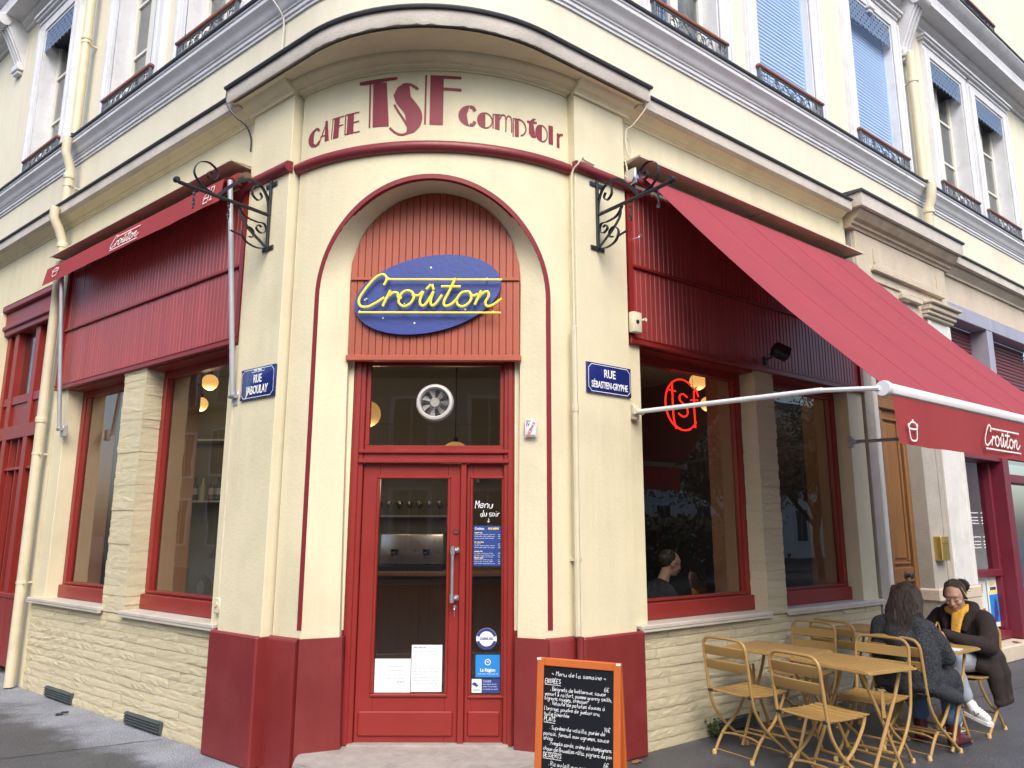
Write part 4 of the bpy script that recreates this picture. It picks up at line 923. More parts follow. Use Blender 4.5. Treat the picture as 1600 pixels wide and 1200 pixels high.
# ================================================================== HANDWRITING
G = {
'a': '46 26 05 04 13 33 45|46 44 53', 'b': '09 03|05 26 45 44 33 03', 'c': '45 36 16 04 13 33 44', 'd': '45 26 05 04 13 33 45|49 44 53', 'e': '04 45 46 26 05 04 13 33 44',
'f': '49 38 26 23 11|06 46', 'g': '45 26 05 04 13 33 45|46 41 20 01', 'h': '09 03|05 26 46 43', 'i': '16 13 23|18 17', 'j': '26 21 00|28 27', 'k': '09 03|46 04 43', 'l': '09 04 13 23',
'm': '06 03|05 16 26 23|25 36 46 43', 'n': '06 03|05 26 46 43', 'o': '26 05 04 13 33 44 45 26', 'p': '06 00|05 26 45 44 23 03', 'q': '45 26 05 04 13 33 45|46 40', 'r': '06 03|04 26 36', 's': '46 16 05 34 43 13 03',
't': '19 14 23 33|06 36', 'u': '06 04 13 33 46|46 43', 'v': '06 23 46', 'x': '06 43|03 46', 'y': '06 24 46|46 21 00', 'z': '06 46 03 43',
'A': '03 29 43|15 35', 'B': '03 09 39 47 26 44 33 03|06 26', 'C': '48 29 07 05 23 44', 'D': '03 09 29 47 45 23 03', 'E': '49 09 03 43|06 36', 'F': '49 09 03|06 36', 'L': '09 03 43', 'M': '03 09 26 49 43', 'N': '03 09 43 49',
'P': '03 09 39 48 47 26 06', 'R': '03 09 39 47 26 06|26 43', 'S': '48 29 08 26 44 23 04', 'T': '09 49|29 23', 'V': '09 23 49', 'I': '23 29', 'J': '49 44 23 04', 'U': '09 04 23 44 49', 'G': '48 29 07 05 23 44 46 26', 'Y': '09 26 49|26 23', 'O': '29 07 05 23 45 47 29', 'H': '03 09|43 49|06 46',
'6': '39 17 04 23 44 36 15', '1': '17 29 23', '4': '39 05 45|37 33', '2': '08 29 47 03 43', '€': '48 29 07 05 23 44|06 36|05 35', ',': '13 02', '.': '13 14', "'": '19 17', '-': '15 35', '~': '05 16 34 45', '&': '43 18 29 15 13 45', ':': '13 14|15 16', '/': '02 49'}
ACC = {'é': ('e', '28 39'), 'è': ('e', '38 29'), 'ê': ('e', '17 28 37'), 'à': ('a', '38 29'), 'û': ('u', '17 28 37'), 'ô': ('o', '17 28 37'), 'â': ('a', '17 28 37'), 'É': ('E', '2: 3;')}
def script(bm, text, x, z, h, wid, slope=0., squeeze=.8, seed=1, y=-.002, jitter=.25):
    """monoline handwriting; h is the height of a capital; returns the end x"""
    rnd = random.Random(seed); k = h/6.; x0 = x
    for ch in text:
        if ch == ' ': x += 3.2*k*squeeze; continue
        acc = None
        if ch in ACC: ch, acc = ACC[ch]
        if ch not in G: ch = 'e'
        strokes = G[ch].split('|')
        if acc and ':' not in acc: strokes = strokes+[acc]
        mx = max(int(p[0]) for s in strokes for p in s.split())
        dz = rnd.uniform(-.35, .35)*k
        for s in strokes:
            pts = [(x+(int(p[0])+rnd.uniform(-jitter, jitter)+.18*int(p[1]))*k*squeeze, z+(int(p[1])-3+rnd.uniform(-jitter, jitter))*k+dz+slope*(x-x0)) for p in s.split()]
            pts = [tuple(q) for q in smooth(pts, 3)] if len(pts) > 2 else pts
            ribbon(bm, pts, wid, y)
        if acc and ':' in acc: ribbon(bm, [(x+2.2*k*squeeze, z+6.6*k), (x+4*k*squeeze, z+7.8*k)], wid, y)
        x += (mx+1.5+rnd.uniform(-.2, .2))*k*squeeze
    return x
# the café's name as one-line script, in units of its own width
def CRO(k):
    z = lambda pts: [((x-478)/872, (885-y)/872) for x, y in pts]
    return {
 'C': smooth(z([(627, 752), (643, 712), (618, 686), (572, 708), (512, 780), (478, 840), (487, 880), (530, 886), (580, 862), (632, 828)]), k),
 'r': smooth(z([(625, 885), (648, 832), (670, 788)]), k), 'r2': smooth(z([(648, 832), (682, 800), (712, 802), (716, 828), (738, 832)]), k),
 'o': smooth(z([(722, 832), (722, 862), (752, 882), (790, 866), (812, 828), (800, 795), (768, 786), (738, 802), (722, 832)]), k),
 'u': smooth(z([(800, 812), (840, 815), (868, 790), (850, 845), (858, 876), (886, 868), (932, 790)]), k), 'u2': smooth(z([(932, 790), (916, 845), (922, 876), (946, 866), (985, 812)]), k),
 'hat': z([(888, 778), (914, 748), (922, 748), (932, 780)]),
 't': smooth(z([(1066, 712), (1030, 790), (998, 855), (1006, 882), (1042, 872), (1078, 838)]), k), 't2': z([(978, 760), (1098, 760)]),
 'o2': smooth(z([(1150, 790), (1105, 798), (1076, 838), (1082, 872), (1114, 882), (1150, 860), (1164, 825), (1150, 790)]), k), 'o3': smooth(z([(1150, 790), (1172, 816), (1204, 806)]), k),
 'n': smooth(z([(1224, 788), (1206, 830), (1186, 874)]), k), 'n2': smooth(z([(1202, 838), (1234, 800), (1264, 792), (1270, 818), (1250, 856), (1262, 880), (1296, 872), (1350, 834)]), k),
 'top': z([(652, 717), (1352, 717)]), 'low': z([(478, 920), (1346, 920)])}
POT = [smooth([(0, .62), (.06, .2), (.2, .02), (.6, .0), (.82, .1), (.9, .35), (.94, .62)], 4), smooth([(-.06, .70), (.1, .62), (.5, .60), (.9, .64), (1.02, .74)], 4), smooth([(-.06, .70), (-.10, .80), (0, .84), (.06, .72)], 3), smooth([(1.02, .74), (1.06, .86), (.96, .88), (.92, .74)], 3), smooth([(.04, .76), (.2, .92), (.5, .97), (.8, .94), (.94, .80)], 4), [(.42, .98), (.46, 1.08), (.56, 1.08), (.58, .98)]]
BOTTLE = [[(.1, 0), (.08, .45), (.26, .62), (.30, 1.0), (.42, 1.0), (.42, .62), (.56, .42), (.52, .02), (.1, 0)], [(.1, .32), (.54, .32)], smooth([(.66, .95), (.66, .66), (.82, .55), (.98, .66), (.98, .95)], 4), [(.66, .95), (.98, .95)], [(.82, .55), (.82, .10)], [(.66, .08), (.98, .08)]]

# ================================================================== AWNINGS
def awning_logo(name, parent, M, x, z, w_, y, thick, lean=0.):
    bm = newbm(); f = lambda q: (x+q[0]*w_+q[1]*w_*lean, z+q[1]*w_)
    for k, pts in CRO(4).items(): ribbon(bm, [f(q) for q in pts], thick*(.8 if k in ('top', 'low') else 1), y)
    return obj(name, bm, cream_ink, parent, M)
def awning_icon(strokes, parent, M, x, z, w_, h, y, thick):
    bm = newbm()
    for s in strokes: ribbon(bm, [(x+q[0]*w_, z+q[1]*h) for q in s], thick, y)
    return obj('print', bm, cream_ink, parent, M)
# right: rolled out over the terrace
aw = thing('awning', 'red fabric awning rolled out over the terrace tables', 'awning', MR @ Matrix.Translation((3.7, 0, 4.46)))
U0, U1, NB, ZB = 2.06, 5.50, 2.0, 2.445
def fab(u0, u1, dz, name, m, par):
    bm = newbm(); k = 18; nu = 26 if u1-u0 > .1 else 2; g = []
    for i in range(k+1):
        t = i/k; n = .135+(NB-.135)*t; z = 4.525+(ZB-4.525)*t-.055*math.sin(math.pi*t)
        row = []
        for j in range(nu+1):
            u = u0+(u1-u0)*j/nu; row.append(bm.verts.new((u, -n-dz*.7, z+dz*.7+(.009*math.sin(u*4.1+t*3)+.006*math.sin(u*9.3+1-t*2))*math.sin(math.pi*t)**.5)))
        g.append(row)
    for a, b in zip(g, g[1:]):
        for j in range(nu): bm.faces.new((a[j], a[j+1], b[j+1], b[j]))
    ge = bmesh.ops.extrude_face_region(bm, geom=bm.faces[:]); 
    for v in ge['geom']:
        if isinstance(v, bmesh.types.BMVert): v.co += Vector((0, .0015, -.0015))
    return obj(name, bm, m, par, MR, True)
fab(U0, U1, 0, 'fabric', fabric, aw)
for j in range(1, 5): u = U0+(U1-U0)*j/5; fab(u-.012, u+.012, .0022, 'seam', fabric, aw)
bm = newbm(); box(bm, U0-.02, U1+.02, -NB-.034, -NB+.026, ZB-.046, ZB+.024, .022, 2); obj('front_bar', bm, white_metal, aw, MR, True)
for u in (U0-.02, U1+.02):
    bm = newbm(); lathe(bm, [(0, -.025), (.044, -.025), (.048, -.01), (.048, .01), (.04, .025), (0, .025)], 16, (u, -NB+.005, ZB-.012), 'X'); obj('bar_cap', bm, white_metal, aw, MR, True)
bm = newbm(); k = 40; rows = []
for i in range(k+1):
    u = U0+.02+(U1-U0-.04)*i/k; dn = .010*math.sin(u*7)+.006*math.sin(u*17); row = []
    for j in range(5): t = j/4; row.append(bm.verts.new((u, -(NB+.018+dn*t+.01*t), ZB-.05-.285*t)))
    rows.append(row)
for a, b in zip(rows, rows[1:]):
    for j in range(4): bm.faces.new((a[j], b[j], b[j+1], a[j+1]))
vl = obj('valance', bm, fabric_v, aw, MR, True)
awning_icon(POT, vl, MR, 2.19, 2.135, .105, .115, -(NB+.046), .010)
awning_logo('print', vl, MR, 3.28, 2.185, .62, -(NB+.046), .013)
awning_icon(BOTTLE, vl, MR, 5.2, 2.13, .12, .14, -(NB+.046), .008)
for u in (U0-.045, 5.32):
    bm = newbm(); tube(bm, [(u, -.07, 2.525), (u, -1.62, 2.475)], .018, 10); tube(bm, [(u, -1.60, 2.476), (u, -NB+.02, ZB-.01)], .015, 8); obj('arm', bm, white_metal if u < 3 else grey_metal, aw, MR, True)
    bm = newbm(); box(bm, u-.03, u+.03, -.055, -.0, 2.465, 2.585, .006); lathe(bm, [(0, -.045), (.024, -.045), (.024, .045), (0, .045)], 12, (u, -.075, 2.525), 'X'); obj('arm_bracket', bm, plastic_w if u < 3 else grey_metal, aw, MR, True)
bm = newbm(); lathe(bm, [(0, 1.97), (.042, 1.97), (.042, 5.56), (0, 5.56)], 14, (0, -.115, 4.478), 'X'); obj('roller', bm, fabric, aw, MR, True)
bm = newbm(); lathe(bm, [(0, -.05), (.045, -.05), (.05, .0), (.045, .03), (0, .03)], 10, (2.0, -.11, 4.48), 'X'); box(bm, 1.965, 1.985, -.16, 0, 4.42, 4.56, .005); obj('gearbox', bm, steel, aw, MR, True)
def hood(sg, u0, u1, z, n1, label, drop=.02):
    M = SIDE[sg]; bm = newbm(); X = lambda u: sg*u
    h_ = thing('awning_hood', label, 'awning hood', M @ Matrix.Translation((X((u0+u1)/2), 0, z)))
    prof = [(-.012, z), (n1, z-drop), (n1+.006, z-drop-.022), (n1-.004, z-drop-.022), (n1-.006, z-drop-.012), (-.012, z-.012)]
    strip_solid(bm, [(-n, zz) for n, zz in prof], X(u0), X(u1)); obj('cover', bm, hood_paint, h_, M)
    for u in (u0+.02, (u0+u1)/2, u1-.02):
        bm = newbm(); side_box(bm, sg, u-.015, u+.015, -.01, n1-.03, z-.034, z-.018); obj('support', bm, hood_paint, h_, M)
hood(1, 1.97, 5.60, 4.665, .215, 'beige metal hood over the rolled out awning')
# left: folded back against the wall
al = thing('awning', 'red awning folded back, with only its lettered valance showing', 'awning', ML @ Matrix.Translation((-3.7, 0, 4.4)))
V0, V1 = 2.0, 5.57
bm = newbm(); k = 36; rows = []
for i in range(k+1):
    u = V0+(V1-V0)*i/k; dn = .003*math.sin(u*6)+.002*math.sin(u*15)
    rows.append([bm.verts.new((-u, -n-dn*t, z)) for n, z, t in ((.10, 4.475, 0), (.225, 4.452, .2), (.252, 4.43, .4), (.268, 4.33, .8), (.285, 4.225, 1))])
for a, b in zip(rows, rows[1:]):
    for j in range(4): bm.faces.new((a[j], b[j], b[j+1], a[j+1]))
vl = obj('valance', bm, fabric_v, al, ML, True)
MVL = ML @ Matrix.Translation((0, -.268, 4.33)) @ Matrix.Rotation(R(-9.2), 4, 'X')
awning_logo('print', vl, MVL, -3.92, -.068, .56, -.016, .0105)
awning_icon(POT, vl, MVL, -5.32, -.055, .14, .09, -.016, .008)
awning_icon(BOTTLE, vl, MVL, -2.24, -.08, .15, .14, -.016, .008)
for u in (1.935, 5.225):
    bm = newbm(); tube(bm, [(-u, -.075, 2.64), (-u, -.235, 4.40)], .021, 10); obj('arm', bm, grey_metal, al, ML, True)
    bm = newbm(); box(bm, -u-.03, -u+.03, -.05, 0, 2.56, 2.68, .006); lathe(bm, [(0, -.04), (.022, -.04), (.022, .04), (0, .04)], 12, (-u, -.07, 2.64), 'X'); obj('arm_bracket', bm, grey_metal, al, ML, True)
bm = newbm(); lathe(bm, [(0, -5.56), (.055, -5.56), (.055, -1.97), (0, -1.97)], 14, (0, -.12, 4.465), 'X'); obj('roller', bm, fabric_v, al, ML, True)
bm = newbm(); lathe(bm, [(0, -.06), (.042, -.06), (.046, .0), (.04, .05), (0, .05)], 10, (-1.94, -.11, 4.47), 'X'); obj('gearbox', bm, mat('rusty_steel', (.16, .09, .06), .6, .3, 12, .3, 60, metal=.3), al, ML, True)
hood(-1, 1.96, 5.60, 4.62, .235, 'grey beige metal hood over the folded awning')

# ================================================================== PIPES AND CABLES
def pipe(name, label, M, runs, r, m, collars=(), clamps=(), cat='downpipe', seg=12):
    x, y = runs[0][0][:2]; t = thing(name, label, cat, M @ Matrix.Translation((x, y, min(p[2] for q in runs for p in q))))
    for q in runs:
        bm = newbm(); tube(bm, q, r, seg); obj('pipe', bm, m, t, M, True)
    for (cx, cy, cz) in collars:
        bm = newbm(); lathe(bm, [(r*.9, -.03), (r*1.16, -.03), (r*1.22, 0), (r*1.16, .03), (r*.9, .03)], seg, (cx, cy, cz)); obj('collar', bm, m, t, M, True)
    for (cx, cy, cz) in clamps:
        bm = newbm(); lathe(bm, [(r*.9, -.012), (r*1.1, -.012), (r*1.1, .012), (r*.9, .012)], seg, (cx, cy, cz)); box(bm, cx-.01, cx+.01, cy, cy+.12, cz-.01, cz+.01); box(bm, cx+r*.9, cx+r*1.5, cy-.012, cy+.012, cz-.014, cz+.014); obj('clamp', bm, m, t, M, True)
    return t
px = -5.66; r_ = .050
pipe('downpipe', 'tall cream downpipe at the left end of the café front', ML, [
    [(px, -.10, .015), (px, -.10, 4.80), (px, -.16, 4.96), (px, -.225, 5.08), (px, -.225, 5.20)],
    [(px, -.12, 5.29), (px, -.12, 5.72), (px, -.16, 5.84), (px, -.185, 5.90), (px, -.185, 6.08)], [(px, -.11, 6.15), (px, -.11, 13)]], r_, pipe_cream,
    [(px, -.10, 2.77), (px, -.10, 4.78), (px, -.12, 5.62), (px, -.11, 7.42)], [(px, -.10, 1.05), (px, -.10, 2.40), (px, -.11, 7.35), (px, -.12, 5.50)])
px = 7.62
pipe('downpipe', 'cream downpipe between blue shutter and paired windows', MR, [[(px, -.10, 6.15), (px, -.10, 8.05)], [(px, -.10, 5.40), (px, -.12, 5.76), (px, -.17, 5.88), (px, -.19, 6.08)]], .06, pipe_cream, [(px, -.10, 7.62), (px, -.12, 5.72)], [(px, -.10, 7.60)])
pipe('conduit', 'cream cable conduit in the corner beside the right pilaster', MR, [[(1.378, -.03, .88), (1.378, -.03, 3.12)]], .022, pipe_cream, [(1.378, -.03, 2.50)], [(1.378, -.03, 1.4)], 'conduit', 8)
pipe('conduit', 'red painted conduit foot at the right plinth', MR, [[(1.378, -.05, .0), (1.378, -.05, .875)]], .024, dado_red, (), (), 'conduit', 8)
pipe('conduit', 'thin cream conduit beside the left window', ML, [[(-1.985, -.03, 1.05), (-1.985, -.03, 3.06)]], .016, pipe_cream, (), [(-1.985, -.03, 2.4), (-1.985, -.03, 1.7)], 'conduit', 8)
bm = newbm(); box(bm, -2.03, -1.945, -.05, 0, .985, 1.10, .008); lathe(bm, [(0, -.06), (.018, -.06), (.018, -.04), (0, -.04)], 10, (-1.985, 0, 1.05), 'Y')
tag(obj('junction_box', bm, pipe_cream, None, ML, True, origin=True), 'small cream junction box beside the left window sill', 'junction box')
def cable(label, pts, r, m, M):
    bm = newbm(); tube(bm, smooth(pts, 6), r, 6); tag(obj('cable', bm, m, None, M, True, origin=True), label, 'cable')
cable('twin cream cables rising beside the right pilaster', [(1.374, -.035, 3.1), (1.376, -.03, 3.6), (1.372, -.03, 4.1), (1.37, -.04, 4.36), (1.385, -.10, 4.43), (1.42, -.115, 4.50), (1.47, -.06, 4.51), (1.60, -.055, 4.50)], .008, plastic_w, MR)
cable('cream cable hanging from the cornice end by the right awning', [(2.10, -.245, 5.27), (2.08, -.20, 5.12), (2.02, -.10, 4.98), (1.985, -.055, 4.94), (1.985, -.05, 4.80), (2.0, -.06, 4.72), (2.03, -.06, 4.68), (2.05, -.05, 4.76), (2.03, -.045, 4.86), (1.99, -.05, 4.88)], .007, plastic_w, MR)
cable('cream cable running from awning gearbox to the moulding', [(1.97, -.05, 4.66), (1.985, -.06, 4.52), (1.965, -.075, 4.48), (1.93, -.075, 4.50)], .007, plastic_w, MR)
cable('black cable drooping under the left cornice end', [(-2.10, -.235, 5.27), (-2.09, -.23, 5.14), (-2.03, -.18, 5.03), (-1.975, -.11, 4.96), (-1.965, -.06, 4.86), (-1.965, -.055, 4.74)], .008, iron, ML)
cable('pale cable hanging over the sill band at left', [(-1.72, -.16, 6.16), (-1.71, -.16, 6.08), (-1.66, -.07, 5.94), (-1.655, -.02, 5.84), (-1.66, -.02, 5.6), (-1.66, -.02, 5.30)], .009, mat('pale_cable', (.55, .54, .50), .6), ML)

# ================================================================== SIGNS
def street_sign(label, M, x, z, w_, h, lines, small=None, frame_=True):
    t = thing('street_sign', label, 'street sign', M @ Matrix.Translation((x, 0, z)))
    bm = newbm(); box(bm, x-w_/2, x+w_/2, -.060, -.042, z-h/2, z+h/2, .004, 2); obj('plate', bm, sign_blue, t, M, True)
    bm = newbm(); y = -.0612; c_ = .03; a, b = w_/2-.014, h/2-.013
    q = [(x-a+c_, z+b), (x+a-c_, z+b)] + [tuple(p) for p in smooth([(x+a-c_, z+b), (x+a-.02, z+b-.012), (x+a, z+b-c_)], 3)] + [(x+a, z-b+c_)] + [tuple(p) for p in smooth([(x+a, z-b+c_), (x+a-.02, z-b+.012), (x+a-c_, z-b)], 3)] + [(x-a+c_, z-b)] + [tuple(p) for p in smooth([(x-a+c_, z-b), (x-a+.02, z-b+.012), (x-a, z-b+c_)], 3)] + [(x-a, z+b-c_)] + [tuple(p) for p in smooth([(x-a, z+b-c_), (x-a+.02, z+b-.012), (x-a+c_, z+b)], 3)]
    if frame_: ribbon(bm, q, .0045, y)
    if small:
        s = .085; ribbon(bm, [(x-s, z+b+.003), (x-s, z+b-.022), (x+s, z+b-.022), (x+s, z+b+.003)], .004, y)
    if frame_ or small: obj('border', bm, white_ink, t, M)
    for body, size, dz, sx, bold in lines: add_text('lettering', body, size, white_ink, t, M, (x, -.0615, z+dz), bold, sx)
    if small: add_text('lettering', small, .026, white_ink, t, M, (x, -.0615, z+b-.008), .001, .9)
    for sx in (-1, 1):
        for sz in (-1, 1):
            bm = newbm(); lathe(bm, [(0, -.003), (.006, -.003), (.006, .002), (0, .002)], 8, (x+sx*(w_/2-.012), -.062, z+sz*(h/2-.012)), 'Y'); obj('screw', bm, iron, t, M, True)
street_sign('blue enamel RUE JABOULAY street sign left of the door', ML, -1.625, 2.71, .45, .245, [('RUE', .092, .030, .66, .0012), ('JABOULAY', .092, -.056, .64, .0012)], '7ME  ARRT')
street_sign('blue enamel RUE SÉBASTIEN-GRYPHE street sign right of the door', MR, 1.715, 2.745, .475, .235, [('RUE', .090, .040, .78, .0014), ('SÉBASTIEN-GRYPHE', .074, -.052, .60, .0009)])
DEF[0] = MD
# tilted blue oval with the café's name in yellow tube
ov = thing('neon_sign', 'tilted blue oval sign reading Croûton in yellow tube', 'sign', (-.66, 5.74, 3.45))
YO = 5.74
cx, cz, aa, bb, rot = -.672, 3.452, .600, .315, R(17)
ovp = [(cx+aa*math.cos(t)*math.cos(rot)-bb*math.sin(t)*math.sin(rot), cz+aa*math.cos(t)*math.sin(rot)*.80+bb*math.sin(t)*math.cos(rot)) for t in [2*math.pi*k/72 for k in range(72)]]
bm = newbm(); prism(bm, ovp, YO-.008, YO+.010); obj('board', bm, oval_blue, ov)
bm = newbm(); prism(bm, [(cx+(x-cx)*1.006, cz+(z-cz)*1.010) for x, z in ovp], YO+.0101, YO+.022); obj('board_edge', bm, oval_edge, ov)
for x, z in ((cx-.1, cz-.24), (cx+.02, cz+.22), (cx-.35, cz-.2), (cx+.3, cz-.13), (cx+.42, cz+.12), (cx-.5, cz-.05)):
    bm = newbm(); lathe(bm, [(0, -.004), (.008, -.003), (.009, .002), (0, .002)], 8, (x, YO-.010, z), 'Y'); obj('screw', bm, white_metal, ov, shade=True)
acr = glass('clear_acrylic', (.82, .84, .88), .6)
nx, nz, nw = -1.208, 3.332, 1.125
for k, pts in CRO(5).items():
    bm = newbm(); y = YO-.055
    q = [(nx+p[0]*nw, y-(.012 if k in ('r', 't', 'n') else 0), nz+p[1]*nw*1.04) for p in pts]
    tube(bm, q, .0085 if k in ('top', 'low') else .0105, 8); obj('neon_tube', bm, neon_yel, ov, shade=True)
for x, z in ((-1.15, 3.40), (-.85, 3.36), (-.6, 3.36), (-.3, 3.36), (-.2, 3.57), (-.98, 3.57), (-1.2, 3.30), (-.15, 3.30)):
    bm = newbm(); tube(bm, [(x, YO-.052, z), (x, YO-.004, z)], .005, 6); obj('tube_support', bm, white_metal, ov)
DEF[0] = MW
# licence plaque in the arch
vx = Vector((.909, -.415, 0)); vy = Vector((.415, .909, 0)); MPq = frame(vx, vy, Vector((.145, 5.452, 0))) @ Matrix.Translation((0, 0, .72)) @ Matrix.Scale(.68, 4)
lp = thing('licence_plaque', 'small white enamel IV LICENCE plaque inside the arch', 'plaque', MPq @ Matrix.Translation((0, 0, 2.38)))
bm = newbm(); box(bm, -.072, .072, -.030, -.018, 2.285, 2.475, .004, 2); obj('plate', bm, white_metal, lp, MPq, True)
red_ink = mat('red_lettering', (.45, .02, .03), .5, .05, 8, 0); blue_ink = mat('blue_lettering', (.02, .05, .22), .5, .05, 8, 0)
add_text('lettering', 'IV', .06, blue_ink, lp, MPq, (-.030, -.031, 2.42), .001, .8); o = add_text('lettering', 'LICENCE', .042, red_ink, lp, MPq @ Matrix.Translation((.008, 0, 2.37)) @ Matrix.Rotation(R(-62), 4, 'Y'), (0, -.0315, 0), .001)
bm = newbm(); ribbon(bm, [(-.066, 2.292), (.066, 2.292), (.066, 2.468), (-.066, 2.468)], .004, -.031, True); obj('border', bm, red_ink, lp, MPq)
add_text('lettering', 'débit de boissons', .016, blue_ink, lp, MPq, (0, -.0313, 2.303)); add_text('lettering', 'catégorie', .016, blue_ink, lp, MPq, (-.02, -.0313, 2.458))
# red neon in the right window
nn_ = thing('neon_light', 'round red neon reading tsf behind the right window', 'neon light', MR @ Matrix.Translation((3.03, .32, 2.5)))
rc, rz, rr = 3.03, 2.735, .235
def ntube(pts, r=.0075, m=neon_red): bm = newbm(); tube(bm, [(x, .32, z) for x, z in pts], r, 8); obj('neon_tube', bm, m, nn_, MR, True)
ntube([(rc+rr*math.cos(R(a)), rz+rr*math.sin(R(a))) for a in range(58, 330, 8)]); ntube([(rc+rr*.62, rz+rr*.78), (rc+rr*.86, rz+rr*.70), (rc+rr*1.0, rz+rr*.42)])
ntube([(rc-.135, rz+.20), (rc-.135, rz+.0), (rc-.13, rz-.14), (rc-.10, rz-.23)]); ntube([(rc-.18, rz+.12), (rc-.09, rz+.115)])
ntube([tuple(q) for q in smooth([(rc+.07, rz+.075), (rc+.02, rz+.10), (rc-.03, rz+.085), (rc-.035, rz+.04), (rc+.02, rz+.005), (rc+.065, rz-.035), (rc+.06, rz-.09), (rc+.0, rz-.11), (rc-.06, rz-.085)], 5)])
ntube([(rc+.21, rz+.19), (rc+.17, rz+.14), (rc+.165, rz-.0), (rc+.17, rz-.20)]); ntube([(rc+.12, rz+.055), (rc+.22, rz+.065)])
ntube([tuple(q) for q in smooth([(rc-.12, rz-.195), (rc-.05, rz-.225), (rc+.02, rz-.235), (rc+.1, rz-.22)], 4)])
for x, z in ((rc-.135, rz+.19), (rc+.165, rz-.18), (rc, rz-.23)):
    bm = newbm(); tube(bm, [(x, .325, z), (x, .36, z)], .006, 6); obj('tube_support', bm, iron, nn_, MR)
bm = newbm(); tube(bm, [(rc-.15, .34, rz+.2), (rc-.15, .34, 3.05)], .002, 4); tube(bm, [(rc+.18, .34, rz+.2), (rc+.18, .34, 3.05)], .002, 4); obj('hanging_wire', bm, iron, nn_, MR)

# ================================================================== WROUGHT IRON BRACKETS
def bracket(sg, label):
    M = SIDE[sg]; u = 1.625; X = sg*u; t = thing('sign_bracket', label, 'iron bracket', M @ Matrix.Translation((X, 0, 3.78)), 'wrought iron sign brackets')
    n0 = PN+.004; zA = 4.075; L_ = .76
    P = lambda n, z: (X, -n, z)
    bm = newbm(); box(bm, X-.012, X+.012, -n0-.02, -n0, 3.775, 4.37, .002); obj('wall_bar', bm, iron, t, M)
    for z in (3.795, 4.335):
        bm = newbm(); box(bm, X-.075, X+.075, -n0-.008, -n0+.001, z-.018, z+.018, .003)
        for s in (-.055, .055): lathe(bm, [(0, -.005), (.008, -.004), (.008, .002), (0, .002)], 8, (X+s, -n0-.008, z), 'Y')
        obj('wall_plate', bm, iron, t, M)
    bm = newbm(); tube(bm, [P(n0+.01, zA), P(n0+L_, zA)], .015, 8); lathe(bm, [(0, -.022), (.018, -.022), (.024, 0), (.018, .022), (0, .022)], 12, P(n0+L_+.018, zA+.012), 'X'); obj('arm', bm, iron, t, M, True)
    def spiral(c, r0, r1, a0, turns, k=30): return [P(c[0]+(r0+(r1-r0)*i/k)*math.cos(a0+turns*2*math.pi*i/k), c[1]+(r0+(r1-r0)*i/k)*math.sin(a0+turns*2*math.pi*i/k)) for i in range(k+1)]
    F = (1.0, .28)
    def strap(pts): bm = newbm(); tube(bm, pts, .012, 6, flat=(.32, 1.25)); obj('scroll', bm, iron, t, M, True)
    # scroll standing on the arm near the tip
    q_ = lambda a, b: P(n0+.52+(a-.62)*.74, zA+.012+b*.78)
    strap(smooth([q_(.60, 0), q_(.72, .04), q_(.80, .14), q_(.76, .25), q_(.66, .29), q_(.57, .25), q_(.55, .18), q_(.59, .135), q_(.645, .14), q_(.66, .18), q_(.63, .205), q_(.605, .19)], 5))
    # quarter arc from the wall bar up to the arm
    strap(smooth([P(n0+.015, 4.06), P(n0+.03, 4.19), P(n0+.09, 4.285), P(n0+.18, 4.31), P(n0+.27, 4.275), P(n0+.37, 4.18), P(n0+.45, 4.088)], 6))
    strap(smooth([P(n0+.02, 4.20), P(n0+.09, 4.29), P(n0+.16, 4.27), P(n0+.17, 4.20), P(n0+.12, 4.165), P(n0+.085, 4.20), P(n0+.105, 4.235)], 5))
    # scrolls below the arm
    strap(smooth([P(n0+.28, 4.06), P(n0+.22, 4.0), P(n0+.12, 3.985), P(n0+.05, 3.99), P(n0+.03, 3.94), P(n0+.07, 3.905), P(n0+.115, 3.93), P(n0+.10, 3.965), P(n0+.07, 3.955)], 5))
    strap(smooth([P(n0+.26, 4.05), P(n0+.25, 3.98), P(n0+.17, 3.90), P(n0+.08, 3.84), P(n0+.02, 3.80)], 5))
    strap(smooth([P(n0+.01, 3.80), P(n0+.10, 3.775), P(n0+.20, 3.80), P(n0+.235, 3.87), P(n0+.19, 3.92), P(n0+.14, 3.90), P(n0+.14, 3.85), P(n0+.175, 3.845)], 5))
    bm = newbm(); tube(bm, [P(n0+.22, 3.83), P(n0+.33, 3.845)], .010, 6, flat=(.5, 1.4)); obj('spur', bm, iron, t, M)
    for n in (.36, .64):     # twisted hangers
        bm = newbm(); prev = None
        for i in range(13):
            z = zA-.012-.15*i/12; a = i*.52; d = .010 if i < 10 else .013; c_, s_ = math.cos(a)*d, math.sin(a)*d
            ring = [bm.verts.new((X+c_-s_*.25, -(n0+n)+s_+c_*.25, z)), bm.verts.new((X+c_+s_*.25, -(n0+n)+s_-c_*.25, z)), bm.verts.new((X-c_+s_*.25, -(n0+n)-s_-c_*.25, z)), bm.verts.new((X-c_-s_*.25, -(n0+n)-s_+c_*.25, z))]
            if prev:
                for k in range(4): bm.faces.new((prev[k], prev[(k+1) % 4], ring[(k+1) % 4], ring[k]))
            else: bm.faces.new(ring)
            prev = ring
        bm.faces.new(prev); obj('hanger', bm, iron, t, M)
bracket(-1, 'black wrought iron sign bracket above the RUE JABOULAY sign'); bracket(1, 'black wrought iron sign bracket above the RUE SÉBASTIEN-GRYPHE sign')

